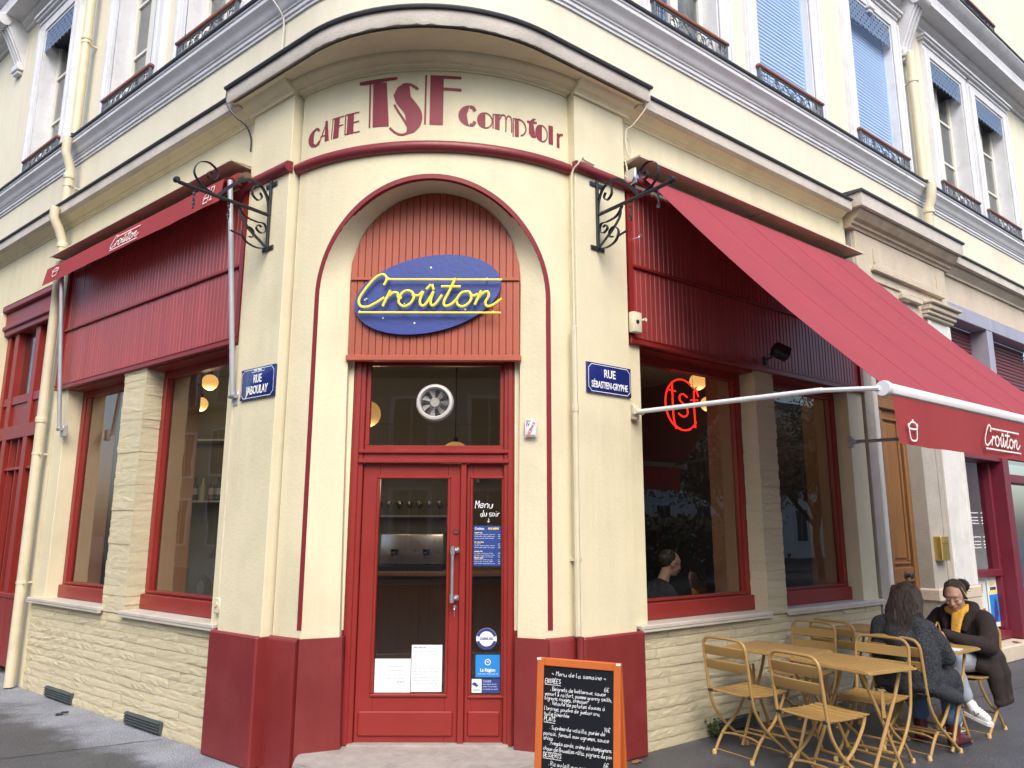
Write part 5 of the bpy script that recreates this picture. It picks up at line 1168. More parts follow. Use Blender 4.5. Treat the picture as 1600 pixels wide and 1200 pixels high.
# ================================================================== SMALL FITTINGS ON THE FACADE
t = thing('floodlight', 'small black floodlight under the boarded red fascia', 'floodlight', MR @ Matrix.Translation((3.84, -.06, 3.2)))
bm = newbm(); box(bm, 3.79, 3.83, -.07, -.03, 3.15, 3.23, .004); tube(bm, [(3.81, -.07, 3.20), (3.83, -.16, 3.23)], .010, 6); obj('stand', bm, iron, t, MR)
bm = newbm(); ML2 = Matrix.Translation((3.87, -.19, 3.265)) @ Matrix.Rotation(R(28), 4, 'Y') @ Matrix.Rotation(R(-30), 4, 'Z')
box(bm, -.085, .085, -.04, .045, -.055, .055, .015); box(bm, -.075, .075, -.055, -.04, -.048, .048, .004)
for k in range(5): box(bm, -.08, .08, .045, .062, -.05+.022*k, -.044+.022*k)
obj('housing', bm, iron, t, MR @ ML2)
t = thing('alarm_box', 'cream alarm box at the corner of the red fascia', 'alarm box', MR @ Matrix.Translation((2.0, -.06, 3.15)))
bm = newbm(); box(bm, 1.955, 2.055, -.105, -.046, 3.165, 3.335, .012, 2); obj('housing', bm, plastic_w, t, MR, True)
bm = newbm(); lathe(bm, [(0, -.004), (.016, -.004), (.018, .002), (0, .002)], 12, (2.0, -.107, 3.25), 'Y'); obj('lens', bm, iron, t, MR, True)
bm = newbm(); tube(bm, [(2.055, -.08, 3.28), (2.09, -.09, 3.28), (2.10, -.09, 3.29)], .008, 6); lathe(bm, [(0, -.014), (.016, -.014), (.016, .014), (0, .014)], 8, (2.10, -.09, 3.285), 'Y'); obj('hook', bm, plastic_w, t, MR)
bm = newbm(); tube(bm, [(2.04, -.04, 3.98), (2.06, -.09, 3.985), (2.07, -.10, 4.0)], .007, 6); lathe(bm, [(0, -.012), (.013, -.012), (.013, .012), (0, .012)], 8, (2.07, -.10, 4.0), 'Y'); tag(obj('wall_hook', bm, steel, None, MR, origin=True), 'little metal hook on the red boards below right awning', 'hook')
bm = newbm(); box(bm, 7.02, 7.22, -.11, -.0, 1.26, 1.54, .01); box(bm, 7.05, 7.19, -.118, -.10, 1.46, 1.50, .004); tag(obj('letter_box', bm, brass, None, MR, origin=True), 'brass letter box on the stone beside the oak door', 'letter box')
DEF[0] = MD
# ventilator in the transom pane
fx, fy, fz = -.615, YD-.005, 2.605
t = thing('ventilator', 'round white extractor fan set in the transom glass', 'fan', (fx, fy, fz-.15))
bm = newbm(); lathe(bm, [(.112, .02), (.112, -.035), (.122, -.05), (.140, -.045), (.150, -.02), (.150, .0), (.112, .02)], 32, (fx, fy, fz), 'Y'); obj('ring', bm, mat('off_white_plastic', (.50, .49, .46), .5, .06, 8, .03), t, shade=True)
bm = newbm(); lathe(bm, [(0, -.03), (.035, -.03), (.042, -.02), (.042, .03), (0, .03)], 18, (fx, fy, fz), 'Y'); obj('hub', bm, mat('grey_plastic', (.30, .29, .27), .5, .1, 10, .05), t, shade=True)
for k in range(7):
    a = 2*math.pi*k/7; bm = newbm(); q = []
    for rr, da, dy in ((.04, -.18, .01), (.075, -.30, .018), (.108, -.22, .015), (.108, .25, -.012), (.075, .20, -.012), (.04, .20, -.008)): q.append((fx+rr*math.cos(a+da), fy+dy, fz+rr*math.sin(a+da)))
    A_ = [bm.verts.new(p) for p in q]; B_ = [bm.verts.new((p[0], p[1]+.003, p[2])) for p in q]; bm.faces.new(A_); bm.faces.new(B_[::-1])
    for i in range(6): bm.faces.new((A_[i], A_[(i+1) % 6], B_[(i+1) % 6], B_[i]))
    obj('blade', bm, MATS['grey_plastic'], t)
bm = newbm(); lathe(bm, [(0, .045), (.113, .045), (.113, .06), (0, .06)], 24, (fx, fy, fz), 'Y'); obj('shutter', bm, iron, t)
bm = newbm()
for rr in (.055, .075, .095): tube(bm, [(fx+rr*math.cos(a), fy-.036, fz+rr*math.sin(a)) for a in [2*math.pi*k/24 for k in range(24)]], .0012, 4, True)
for k in range(12): a = math.pi*k/6; tube(bm, [(fx+.03*math.cos(a), fy-.036, fz+.03*math.sin(a)), (fx+.115*math.cos(a), fy-.036, fz+.115*math.sin(a))], .0012, 4)
obj('grille', bm, steel, t)

# --- things stuck to the door glass
def sheet(name, label, cat, x0, x1, z0, z1, y, m, rot=0.):
    t = thing(name, label, cat, (x0, y, z0)); bm = newbm(); box(bm, x0, x1, y-.0012, y, z0, z1); obj('sheet', bm, m, t); return t
def fine_print(t, x0, x1, zs, y, m, wid=.0035, seed=1, gap=.3):
    rnd = random.Random(seed); bm = newbm()
    for z in zs:
        x = x0
        while x < x1-.01:
            l = rnd.uniform(.012, .04); e = min(x+l, x1); pts = [(x+(e-x)*i/6, z+rnd.uniform(-.0016, .0016)) for i in range(7)]; ribbon(bm, pts, wid, y-.0015); x = e+.006
            if rnd.random() < gap*.12: break
    obj('print', bm, m, t)
YP = YD+.0005
t = sheet('paper_notice', 'white paper notice taped low left on the door glass', 'paper notice', -1.025, -.755, .415, .655, YP, paper_w); ink = mat('grey_print', (.18, .24, .27), .8, .05, 5, 0)
fine_print(t, -.93, -.80, (.60, .57, .54, .515), YP, ink, .003, 3); fine_print(t, -.86, -.80, (.49,), YP, ink, .006, 4)
t = sheet('paper_notice', 'taller white paper notice taped right on the door glass', 'paper notice', -.750, -.520, .420, .755, YP-.002, paper_w); fine_print(t, -.735, -.60, (.735,), YP-.002, ink, .006, 5); fine_print(t, -.735, -.54, [.71-.021*k for k in range(12)], YP-.002, ink, .0025, 6)
t = sheet('menu_sheet', 'dark blue printed menu sheet on the side light', 'menu', -.296, -.082, 1.335, 1.640, YP, mat('menu_blue', (.012, .045, .22), .5, .05, 5, 0))
yel_ink = mat('yellow_print', (.75, .62, .15), .6, .05, 5, 0); wp = mat('white_print', (.60, .66, .75), .6, .05, 5, 0)
add_text('lettering', 'Croûton', .026, wp, t, DEF[0], (-.250, YP-.002, 1.617), .0008, .8); add_text('lettering', 'NOS BIÈRES', .020, yel_ink, t, DEF[0], (-.14, YP-.002, 1.617), .001, .8)
for k, zt in enumerate((1.585, 1.515, 1.445, 1.395)):
    fine_print(t, -.288, -.215, (zt,), YP, yel_ink, .006, 20+k); fine_print(t, -.288, -.13, [zt-.014*j for j in range(1, 4)], YP, wp, .0025, 30+k); fine_print(t, -.105, -.088, [zt-.014*j for j in range(1, 4)], YP, wp, .003, 40+k)
bm = newbm(); script(bm, 'Menu', -.288, 1.775, .062, .005, 0, .62, 3, YP-.002); script(bm, 'du soir', -.245, 1.712, .048, .0045, 0, .55, 4, YP-.002); ribbon(bm, [(-.178, 1.695), (-.18, 1.665)], .004, YP-.002); ribbon(bm, [(-.188, 1.676), (-.18, 1.664), (-.170, 1.676)], .004, YP-.002)
tag(obj('glass_writing', bm, white_ink, None, DEF[0], origin=True), 'white handwriting Menu du soir on the side light glass', 'handwriting')
st_b = mat('sticker_blue', (.02, .22, .62), .4, .05, 5, 0); st_n = mat('sticker_navy', (.03, .05, .22), .4, .05, 5, 0); st_w = mat('sticker_white', (.75, .77, .80), .4, .03, 5, 0)
t = thing('sticker', 'round white and navy CUISINE 2022 sticker on side light', 'sticker', (-.188, YP, .735))
bm = newbm(); lathe(bm, [(0, -.001), (.078, -.001), (.078, 0), (0, 0)], 32, (-.188, YP, .800), 'Y'); obj('disc', bm, st_w, t)
bm = newbm(); ribbon(bm, [(-.188+.066*math.cos(R(a)), .80+.066*math.sin(R(a))) for a in range(15, 166, 10)], .022, YP-.0012); ribbon(bm, [(-.188+.066*math.cos(R(a)), .80+.066*math.sin(R(a))) for a in range(195, 346, 10)], .022, YP-.0012); obj('band', bm, st_n, t)
add_text('lettering', 'CUISINE 2022', .024, st_n, t, DEF[0], (-.188, YP-.0016, .80), .0008, .72)
t = sheet('sticker', 'square sky blue La Région sticker on the side light', 'sticker', -.268, -.086, .525, .685, YP, st_b)
bm = newbm(); ribbon(bm, [(-.177+.020*math.cos(R(a)), .632+.020*math.sin(R(a))) for a in range(0, 360, 20)], .006, YP-.0016, True); ribbon(bm, [(-.186, .632), (-.178, .638), (-.168, .630)], .005, YP-.0018); obj('emblem', bm, st_w, t)
add_text('lettering', 'La Région', .034, st_w, t, DEF[0], (-.177, YP-.0016, .575), .0008, .85); fine_print(t, -.25, -.10, (.548,), YP, st_w, .003, 9)
t = sheet('sticker', 'white and navy oblong sticker lowest on side light', 'sticker', -.296, -.085, .415, .512, YP, st_n)
bm = newbm(); box(bm, -.296, -.222, YP-.0022, YP-.0013, .415, .512); obj('panel', bm, st_w, t)
bm = newbm(); fill(bm, [(-.275+.018*math.cos(R(a)), .474+.014*math.sin(R(a))) for a in range(0, 181, 20)]+[(-.27, .462), (-.262, .455), (-.25, .46), (-.244, .47)], YP-.003); obj('emblem', bm, st_n, t); add_text('lettering', 'l’ours’in', .020, st_n, t, DEF[0], (-.259, YP-.003, .436), 0, .8); add_text('lettering', 'CLASSÉ', .020, wp, t, DEF[0], (-.18, YP-.002, .495), 0, .9); fine_print(t, -.212, -.10, (.475, .458, .44), YP, wp, .003, 12)
DEF[0] = MW
# posters behind the neighbour's window
Mx = MR
MP1, MP2 = Mx @ Matrix.Translation((.52, 0, 0)), Mx @ Matrix.Translation((.50, 0, 0))
t = thing('poster', 'pale poster with small red drawing in the shop window', 'poster', MP1 @ Matrix.Translation((8.30, .225, .42)))
bm = newbm(); box(bm, 8.20, 8.46, .222, .225, .36, .98); obj('sheet', bm, mat('poster_pale', (.60, .66, .62), .6, .04, 4, 0), t, MP1)
bm = newbm(); fill(bm, [(8.26, .56), (8.29, .48), (8.36, .47), (8.40, .55), (8.36, .60), (8.30, .60)], .221); fill(bm, [(8.32, .80), (8.34, .79), (8.35, .90), (8.33, .91)], .221); obj('drawing', bm, red_ink, t, MP1)
t = thing('poster', 'white poster with yellow and black heading and blue picture', 'poster', MP2 @ Matrix.Translation((8.62, .225, .42)))
bm = newbm(); box(bm, 8.52, 8.86, .222, .225, .34, 1.0); obj('sheet', bm, st_w, t, MP2)
bm = newbm(); box(bm, 8.56, 8.83, .2195, .2215, .40, .76); obj('picture', bm, st_b, t, MP2); bm = newbm(); box(bm, 8.56, 8.83, .2195, .2215, .775, .81); obj('strip', bm, yel_ink, t, MP2); add_text('lettering', 'SAINT', .06, yel_ink, t, MP2, (8.68, .2205, .895), .003, .9); add_text('lettering', 'MONDES', .05, iron, t, MP2, (8.70, .2205, .835), .003, .9)
bm = newbm(); fill(bm, [(8.64, .42), (8.74, .41), (8.80, .50), (8.78, .66), (8.72, .72), (8.68, .60)], .2185); obj('drawing', bm, st_n, t, MP2)
t = thing('window_lettering', 'white opening list lettering on neighbouring shop glass', 'lettering', Mx @ Matrix.Translation((8.9, .228, 1.5)))
bm = newbm(); rnd = random.Random(5)
for z in (1.84, 1.78, 1.74, 1.70, 1.52, 1.46, 1.42, 1.38):
    x = 8.72+.05*rnd.random()
    while x < 9.0: l = rnd.uniform(.02, .05); ribbon(bm, [(x, z), (x+l, z+rnd.uniform(-.003, .003))], .014, .230); x += l+.012
    ribbon(bm, [(9.10, z), (9.15, z)], .014, .230)
obj('print', bm, white_ink, t, Mx)
bm = newbm(); x_ = 9.72; me = text_mesh('Bien', .13, .003); me.materials.clear(); me.materials.append(white_ink); tag(obj('window_lettering', me, None, None, Mx @ Matrix.Translation((9.95, .228, 1.72))), 'white Bien lettering on the far right shop glass', 'lettering')

# --- base ventilators
for sg, u, lab in ((-1, 4.65, 'dark slotted vent at pavement level below far left window'), (-1, 2.995, 'dark slotted vent at pavement level near left plinth'), (1, 3.13, 'dark slotted vent at pavement level behind terrace chairs')):
    M = SIDE[sg]; X = sg*u; t = thing('wall_vent', lab, 'vent', M @ Matrix.Translation((X, -.03, .01)), 'vents at the foot of the wall')
    bm = newbm(); w_ = .30; box(bm, X-w_, X+w_, -.034, .02, .012, .105, .004); obj('frame', bm, grille_m, t, M)
    for k in range(4):
        bm = newbm(); z = .022+.021*k; strip_solid(bm, [(-.036, z), (-.047, z+.004), (-.047, z+.008), (-.036, z+.016)], X-w_+.01, X+w_-.01); obj('slat', bm, grille_m, t, M)

# ================================================================== MENU BOARD
bl, br = Vector((.149, 4.168, 0)), Vector((.553, 3.983, 0)); bx_ = (br-bl).normalized(); by_ = Vector((-bx_.y, bx_.x, 0))
MBO = frame(bx_, by_, (bl+br)/2)
t = thing('menu_board', 'orange framed chalkboard with handwritten menu of the week', 'menu board', MBO)
W_, H_, tilt = .452, .955, R(5.5)
MF = MBO @ Matrix.Translation((0, -.10, 0)) @ Matrix.Rotation(-tilt, 4, 'X')
fw = .037
bm = newbm(); box(bm, -W_/2, -W_/2+fw, -.012, .012, .0, H_, .003); box(bm, W_/2-fw, W_/2, -.012, .012, 0, H_, .003); box(bm, -W_/2+fw, W_/2-fw, -.012, .012, H_-fw, H_, .003); box(bm, -W_/2+fw, W_/2-fw, -.012, .012, .05, .05+fw, .003); obj('frame', bm, orange, t, MF)
bm = newbm(); box(bm, -W_/2+fw-.004, W_/2-fw+.004, -.004, .006, .09, H_-fw+.004); obj('slate', bm, chalk, t, MF)
bm = newbm()
box(bm, -W_/2-.0005, -W_/2+.022, -.0135, -.0118, H_-.010, H_+.0005); box(bm, W_/2-.022, W_/2+.0005, -.0135, -.0118, H_-.010, H_+.0005)
obj('corner_wear', bm, white_ink, t, MF)
MBk = MBO @ Matrix.Translation((0, .09, 0)) @ Matrix.Rotation(tilt, 4, 'X')
bm = newbm(); box(bm, -W_/2, -W_/2+fw, -.012, .012, .0, H_, .003); box(bm, W_/2-fw, W_/2, -.012, .012, 0, H_, .003); box(bm, -W_/2+fw, W_/2-fw, -.012, .012, H_-fw, H_, .003); box(bm, -W_/2+fw, W_/2-fw, -.006, .006, .05, H_-fw); obj('rear_frame', bm, orange, t, MBk)
txt = [(.045, 0, .020, '~ Menu de la semaine ~'), (.083, 1, .021, 'ENTRÉES'), (.103, 2, .022, '6€'), (.118, 3, .0185, '. Beignets de betterave, sauce'), (.142, 4, .0185, 'yaourt & raifort, pomme granny smith,'), (.163, 4, .0185, 'oignons rouges, cresson'), (.186, 3, .0185, '. Velouté de patates douces à'), (.212, 4, .0185, "l'orange, poudre de jambon cru,"), (.238, 4, .0185, 'huile pimentée'), (.264, 1, .021, 'PLATS'), (.288, 2, .022, '14€'), (.302, 3, .0185, '. Suprême de volaille, purée de'), (.330, 4, .0185, 'panais, fenouil aux agrumes, sauce'), (.352, 4, .0185, 'shiso'), (.374, 3, .0185, '. Fregola sarda, crème de champignons'), (.402, 4, .0185, 'choux de Bruxelles rôtis, pignons de pin'), (.432, 1, .021, 'DESSERTS'), (.448, 2, .022, '6€'), (.470, 3, .0185, '. Riz au lait aux agrumes'), (.496, 3, .0185, '. Coing confit, ganache montée au'), (.522, 4, .0185, 'chocolat blanc, amandes'), (.560, 4, .0185, 'assiette de fromages')]
il, ir = -W_/2+fw+.008, W_/2-fw-.008; zt = H_-fw
bm = newbm()
for k, (d, mode, h, s) in enumerate(txt):
    z = zt-d
    def width(q): tb = newbm(); e = script(tb, s, 0, 0, h, .002, 0, q, k); tb.free(); return e
    x = {0: il+.035, 1: il, 2: ir-.042, 3: il+.03, 4: il}[mode]; q = .66
    e = width(q); room = ir-x
    if e > room or mode == 0: q *= (room-(.03 if mode == 0 else 0))/e
    x1 = script(bm, s, x, z, h, .0019 if mode != 1 else .0024, -.01, q, k, -.0062, .30)
    if mode == 1: ribbon(bm, [(il, z-.007), (x1, z-.009)], .0022, -.0062)
obj('chalk_writing', bm, chalk_ink, t, MF)

# ================================================================== TERRACE CHAIRS AND TABLES
def make_chair():
    t = thing('bistro_chair', '-', 'chair', MW, 'folding bistro chairs on the terrace'); hw = .195
    bt = []
    for s in (-1, 1): bt.append(smooth([(-.235, s*hw, .76), (-.215, s*hw, .62), (-.195, s*hw, .46), (-.16, s*hw, .34), (-.06, s*hw, .21), (.08, s*hw, .10), (.19, s*hw, .012)], 4))
    top = smooth([(-.235, -hw, .76), (-.238, -hw+.012, .795), (-.240, -hw+.055, .825), (-.241, 0, .83), (-.240, hw-.055, .825), (-.238, hw-.012, .795), (-.235, hw, .76)], 4)
    bm = newbm(); tube(bm, [*bt[0][::-1], *top[1:-1], *bt[1]], .0115, 8); obj('back_frame', bm, ochre, t, shade=True)
    for s in (-1, 1):
        bm = newbm(); w2 = hw-.026; tube(bm, smooth([(.20, s*w2, .435), (.165, s*w2, .36), (.06, s*w2, .24), (-.09, s*w2, .14), (-.19, s*w2, .012)], 5), .0110, 8); obj('leg', bm, ochre, t, shade=True)
        for x, yy in ((.195, s*hw), (-.195, s*w2)):
            bm = newbm(); lathe(bm, [(0, 0), (.017, 0), (.018, .012), (.013, .03), (0, .03)], 10, (x, yy, 0)); obj('foot', bm, foot_cap, t, shade=True)
        bm = newbm(); lathe(bm, [(0, -.016), (.011, -.016), (.011, .016), (0, .016)], 8, (-.195, s*(hw-.012), .44), 'Y'); obj('hinge', bm, iron, t, shade=True)
    for x, z, w2 in ((.08, .105, hw), (-.11, .128, hw-.026)):
        bm = newbm(); tube(bm, smooth([(x, -w2, z), (x+.02, -w2*.5, z+.012), (x+.02, w2*.5, z+.012), (x, w2, z)], 3), .008, 6); obj('stretcher', bm, ochre, t, shade=True)
    bm = newbm(); tube(bm, [(.175, -hw, .025), (.175, hw, .025)], .004, 5); tube(bm, [(-.17, -hw+.026, .03), (-.17, hw-.026, .03)], .004, 5); obj('tie_rod', bm, ochre, t)
    bm = newbm()
    for s in (-1, 1): box(bm, -.185, .205, s*(hw-.03)-.012, s*(hw-.03)+.012, .425, .440, .003)
    obj('seat_frame', bm, ochre, t)
    for k in range(7):
        bm = newbm(); x = -.185+.0585*k; dz = -.010*math.sin(math.pi*k/6)*.8; last = .014 if k in (0, 6) else .004
        rows = []
        for yv in (-hw+.006, -hw*.5, 0, hw*.5, hw-.006):
            zc = .448+dz-.006*(1-(yv/hw)**2)
            rows.append([bm.verts.new(p) for p in ((x, yv, zc-.006), (x, yv, zc), (x+.006, yv, zc+.004), (x+.048, yv, zc+.004), (x+.054, yv, zc), (x+.054, yv, zc-.006))])
        for a, b in zip(rows, rows[1:]):
            for i in range(6): bm.faces.new((a[i], a[(i+1) % 6], b[(i+1) % 6], b[i]))
        bm.faces.new(rows[0]); bm.faces.new(rows[-1][::-1]); obj('slat', bm, ochre, t, shade=True)
    for z0, z1 in ((.600, .672), (.702, .774)):
        bm = newbm(); rows = []
        for yv in (-hw+.004, -hw*.5, 0, hw*.5, hw-.004):
            dx = -.010*(1-(yv/hw)**2)
            f = lambda z: -.193-(z-.46)*.145+dx
            rows.append([bm.verts.new(p) for p in ((f(z0), yv, z0), (f(z0)+.010, yv, z0+.006), (f(z1)+.010, yv, z1-.006), (f(z1), yv, z1), (f(z1)-.004, yv, z1-.006), (f(z0)-.004, yv, z0+.006))])
        for a, b in zip(rows, rows[1:]):
            for i in range(6): bm.faces.new((a[i], a[(i+1) % 6], b[(i+1) % 6], b[i]))
        bm.faces.new(rows[0]); bm.faces.new(rows[-1][::-1]); obj('back_slat', bm, ochre, t, shade=True)
    return t
def terrace(u, n, face, yaw=0.):   # face +1 looks away from the corner
    x = dR*face; y = Vector((-x.y, x.x, 0)); o = C+dR*u+nR*n
    return frame(x, y, o) @ Matrix.Rotation(R(yaw), 4, 'Z')
chair0 = make_chair()
def settle(o, M):
    rel = {c.name: WM[o.name].inverted() @ WM[c.name] for c in o.children}; WM[o.name] = M; o.matrix_basis = M
    for c in o.children: WM[c.name] = M @ rel[c.name]
spots = [(2.635, .50, 1, -4, 'empty ochre folding chair nearest the plinth, against the wall'), (2.440, 1.205, 1, -8, 'empty ochre folding chair nearest the camera and menu board'),
         (3.655, .32, -1, 3, 'empty ochre chair backing onto another beside the wall'), (4.30, .36, 1, 4, 'ochre chair by the wall just left of the woman in tweed'),
         (3.19, 1.145, -1, 2, 'empty ochre chair facing the menu board, back to seated woman'), (3.74, 1.20, 1, -3, 'ochre chair carrying the woman in the dark tweed coat'), (4.72, 1.18, -1, 0, 'ochre chair carrying the woman with yellow scarf')]
for i, (u, n, fc, yaw, lab) in enumerate(spots):
    M = terrace(u, n, fc, yaw)
    if i == 0: settle(chair0, M); o = chair0
    else: o = copy_tree(chair0, None, M)
    o['label'] = lab
def make_table():
    t = thing('bistro_table', '-', 'table', MW, 'folding bistro tables on the terrace'); a, b, z = .235, .325, .715
    bm = newbm()
    for s in (-1, 1): box(bm, s*a-.004 if s < 0 else s*a-.014, s*a+.014 if s < 0 else s*a+.004, -b, b, z-.016, z-.001, .003); 
    box(bm, -a+.014, a-.014, -b, -b+.016, z-.016, z-.001, .003); box(bm, -a+.014, a-.014, b-.016, b, z-.016, z-.001, .003); obj('top_frame', bm, ochre, t)
    k = 7; w_ = 2*a/k
    for i in range(k):
        bm = newbm(); x0 = -a+w_*i; e = .02 if i in (0, k-1) else 0
        pts = [(x0+.0012, -b+ (e if i == 0 else 0)), (x0+w_-.0012, -b+(e if i == k-1 else 0)), (x0+w_-.0012, b-(e if i == k-1 else 0)), (x0+.0012, b-(e if i == 0 else 0))]
        if i == 0: pts = [(x0, -b+.03), (x0+.03, -b), (x0+w_-.0012, -b), (x0+w_-.0012, b), (x0+.03, b), (x0, b-.03)]
        if i == k-1: pts = [(x0+.0012, -b), (x0+w_-.03, -b), (x0+w_, -b+.03), (x0+w_, b-.03), (x0+w_-.03, b), (x0+.0012, b)]
        prism_z(bm, pts, z-.001, z+.007); bmesh.ops.bevel(bm, geom=[e_ for e_ in bm.edges if all(v.co.z > z for v in e_.verts)], offset=.002, segments=1, affect='EDGES'); obj('slat', bm, ochre, t)
    for s in (-1, 1):
        bm = newbm(); y = s*.225; tube(bm, [(.20, y, z-.02), (.12, y, .52), (-.19, y, .012)], .012, 8); obj('leg', bm, ochre, t, shade=True)
        bm = newbm(); y2 = s*.198; tube(bm, [(-.16, y2, z-.02), (-.05, y2, .5), (.20, y2, .012)], .012, 8); obj('leg', bm, ochre, t, shade=True)
        bm = newbm(); box(bm, -.012, .02, y-.004*s-.004, y-.004*s+.004, .40, .58, .003); obj('catch', bm, ochre, t)
    for x, w2, zz in ((-.10, .225, .115), (.13, .198, .115)):
        bm = newbm(); tube(bm, [(x, -w2, zz), (x, w2, zz)], .009, 6); obj('stretcher', bm, ochre, t, shade=True)
    return t
table0 = make_table()
for i, (u, n, yaw, lab) in enumerate([(2.955, .56, 2, 'ochre slatted folding table against the wall, nearest the plinth'), (2.83, 1.215, -10, 'empty ochre folding table nearest the menu board'), (4.72, .45, 0, 'ochre folding table by the wall behind the seated women'), (4.03, 1.16, 0, 'ochre folding table between the two seated women')]):
    M = terrace(u, n, 1, yaw)
    if i == 0: settle(table0, M); o = table0
    else: o = copy_tree(table0, None, M)
    o['label'] = lab
# ================================================================== INSIDE THE CAFÉ
FZ = .07
t = thing('bar_counter', 'dark wooden bar counter behind the entrance door', 'bar counter', (-.9, 8.3, FZ))
bm = newbm(); box(bm, -2.6, .75, 8.0, 8.5, FZ, 1.13); obj('body', bm, bar_wood, t)
bm = newbm(); box(bm, -2.7, .85, 7.92, 8.6, 1.13, 1.18, .01); obj('top', bm, brown_wood, t)
for k in range(6): bm = newbm(); x = -2.5+.55*k; box(bm, x, x+.45, 7.985, 8.002, .2, 1.05, .006); obj('panel', bm, bar_wood, t)
def shelf(label, x0, x1, y, z):
    bm = newbm(); box(bm, x0, x1, y-.14, y+.14, z-.025, z, .004); box(bm, x0+.05, x0+.08, y-.1, y+.14, z-.12, z-.025); box(bm, x1-.08, x1-.05, y-.1, y+.14, z-.12, z-.025)
    tag(obj('wall_shelf', bm, white_paint, None, MW, origin=True), label, 'shelf')
shelf('pale shelf of bottles behind the left window', -4.6, -3.2, 9.85, 1.96); shelf('empty upper shelf behind the left window', -4.6, -3.2, 9.85, 2.75)
shelf('lower shelf of glasses behind the entrance door', -1.9, -.75, 9.83, 1.78); shelf('upper shelf of glasses behind the entrance door', -1.9, -.6, 9.83, 2.32); shelf('bottle shelf behind the side light of the door', -.5, .6, 9.83, 2.32)
def bottle_mesh(name, m, h, r):
    bm = newbm(); lathe(bm, [(0, 0), (r, .002), (r, h*.58), (r*.75, h*.68), (r*.34, h*.78), (r*.34, h*.97), (r*.40, h*.975), (r*.40, h), (0, h)], 10); me = to_mesh(name, bm, m, True)
    return me
BT = [bottle_mesh('bottle', m, h, r) for m, h, r in ((bottle_g, .30, .038), (bottle_a, .28, .040), (bottle_d, .32, .036), (mat('pale_bottle', (.55, .55, .42), .15, .1, 8, 0), .29, .042))]
LAB = mat('bottle_label', (.65, .6, .5), .7, .1, 5, 0); bm = newbm(); lathe(bm, [(.0405, .08), (.0408, .08), (.0408, .16), (.0405, .16)], 10); LBm = to_mesh('paper_label', bm, LAB)
bm = newbm(); lathe(bm, [(0, .315), (.016, .315), (.016, .335), (0, .335)], 8); CAPm = to_mesh('cap', bm, brass)
rnd = random.Random(9)
def bottles(x0, x1, y, z, n, lab, grp):
    for i in range(n):
        t = thing('bottle', lab, 'bottle', (x0+(x1-x0)*i/(n-1)+rnd.uniform(-.01, .01), y+rnd.uniform(-.03, .03), z), grp)
        obj('glass', rnd.choice(BT), None, t, WM[t.name]); obj('paper_label', LBm, None, t, WM[t.name])
bottles(-4.45, -3.35, 9.82, 1.96, 11, 'spirit bottle on the shelf behind the left window', 'bottles on the left window shelf'); bottles(-.4, .5, 9.80, 2.32, 7, 'bottle on the shelf seen through the side light', 'bottles on the side light shelf')
bm = newbm(); lathe(bm, [(.028, 0), (.030, .004), (.004, .010), (.004, .07), (.03, .10), (.038, .14), (.033, .18), (.031, .18), (.034, .14), (.0, .09)], 12); WG = to_mesh('wine_glass', bm, clear_g, True)
for z, n, x1 in ((1.78, 9, -.8), (2.32, 9, -.65)):
    for i in range(n):
        for j in range(2): tag(obj('wine_glass', WG, None, None, Matrix.Translation((-1.84+(x1+1.84)*i/(n-1), 9.77+.10*j, z))), 'wine glass on the %s shelf behind the door' % ('lower' if z < 2 else 'upper'), 'wine glass', 'wine glasses on the %s shelf' % ('lower' if z < 2 else 'upper'))
t = thing('coffee_machine', 'steel espresso machine on the bar behind the door', 'coffee machine', (-1.0, 8.3, 1.18))
bm = newbm(); box(bm, -1.4, -.72, 8.15, 8.55, 1.24, 1.56, .02, 2); obj('body', bm, steel, t, shade=True)
bm = newbm(); box(bm, -1.4, -.72, 8.05, 8.5, 1.18, 1.235, .008); obj('drip_tray', bm, iron, t)
for x in (-1.24, -.9): bm = newbm(); lathe(bm, [(0, 1.34), (.035, 1.34), (.04, 1.40), (0, 1.40)], 12, (x, 8.11, 0)); tube(bm, [(x, 8.11, 1.37), (x, 7.98, 1.35)], .014, 8); obj('brew_head', bm, iron, t, shade=True)
t = thing('beer_tap', 'tall chrome beer tap standing on the bar', 'beer tap', (-.62, 8.2, 1.18))
bm = newbm(); lathe(bm, [(0, 1.18), (.06, 1.18), (.045, 1.21), (.035, 1.22), (.035, 1.62), (.05, 1.64), (.05, 1.70), (0, 1.71)], 14, (-.62, 8.2, 0)); obj('column', bm, steel, t, shade=True)
bm = newbm(); tube(bm, [(-.62, 8.2, 1.62), (-.62, 8.08, 1.62), (-.62, 8.06, 1.56)], .012, 8); obj('spout', bm, steel, t, shade=True); bm = newbm(); tube(bm, [(-.62, 8.12, 1.64), (-.62, 8.10, 1.78)], [.010, .018], 8); obj('handle', bm, iron, t, shade=True)
def lamp(x, y, z, r, lab, glow=None, power=4):
    t = thing('pendant_lamp', lab, 'lamp', (x, y, z)); bm = newbm(); bmesh.ops.create_uvsphere(bm, u_segments=20, v_segments=12, radius=r); bmesh.ops.translate(bm, verts=bm.verts, vec=(x, y, z)); obj('globe', bm, glow or lamp_glow, t, shade=True)
    bm = newbm(); tube(bm, [(x, y, z+r), (x, y, 3.62)], .006, 6); lathe(bm, [(0, z+r-.01), (.03, z+r-.01), (.02, z+r+.04), (0, z+r+.04)], 10, (x, y, 0)); obj('cord', bm, iron, t)
    ld = bpy.data.lights.new('lamp_light', 'POINT'); ld.energy = power; ld.color = (1, .72, .42); ld.shadow_soft_size = r; lo_ = bpy.data.objects.new('lamp_light', ld); link(lo_, t, Matrix.Translation((x, y, z-r-.06)))
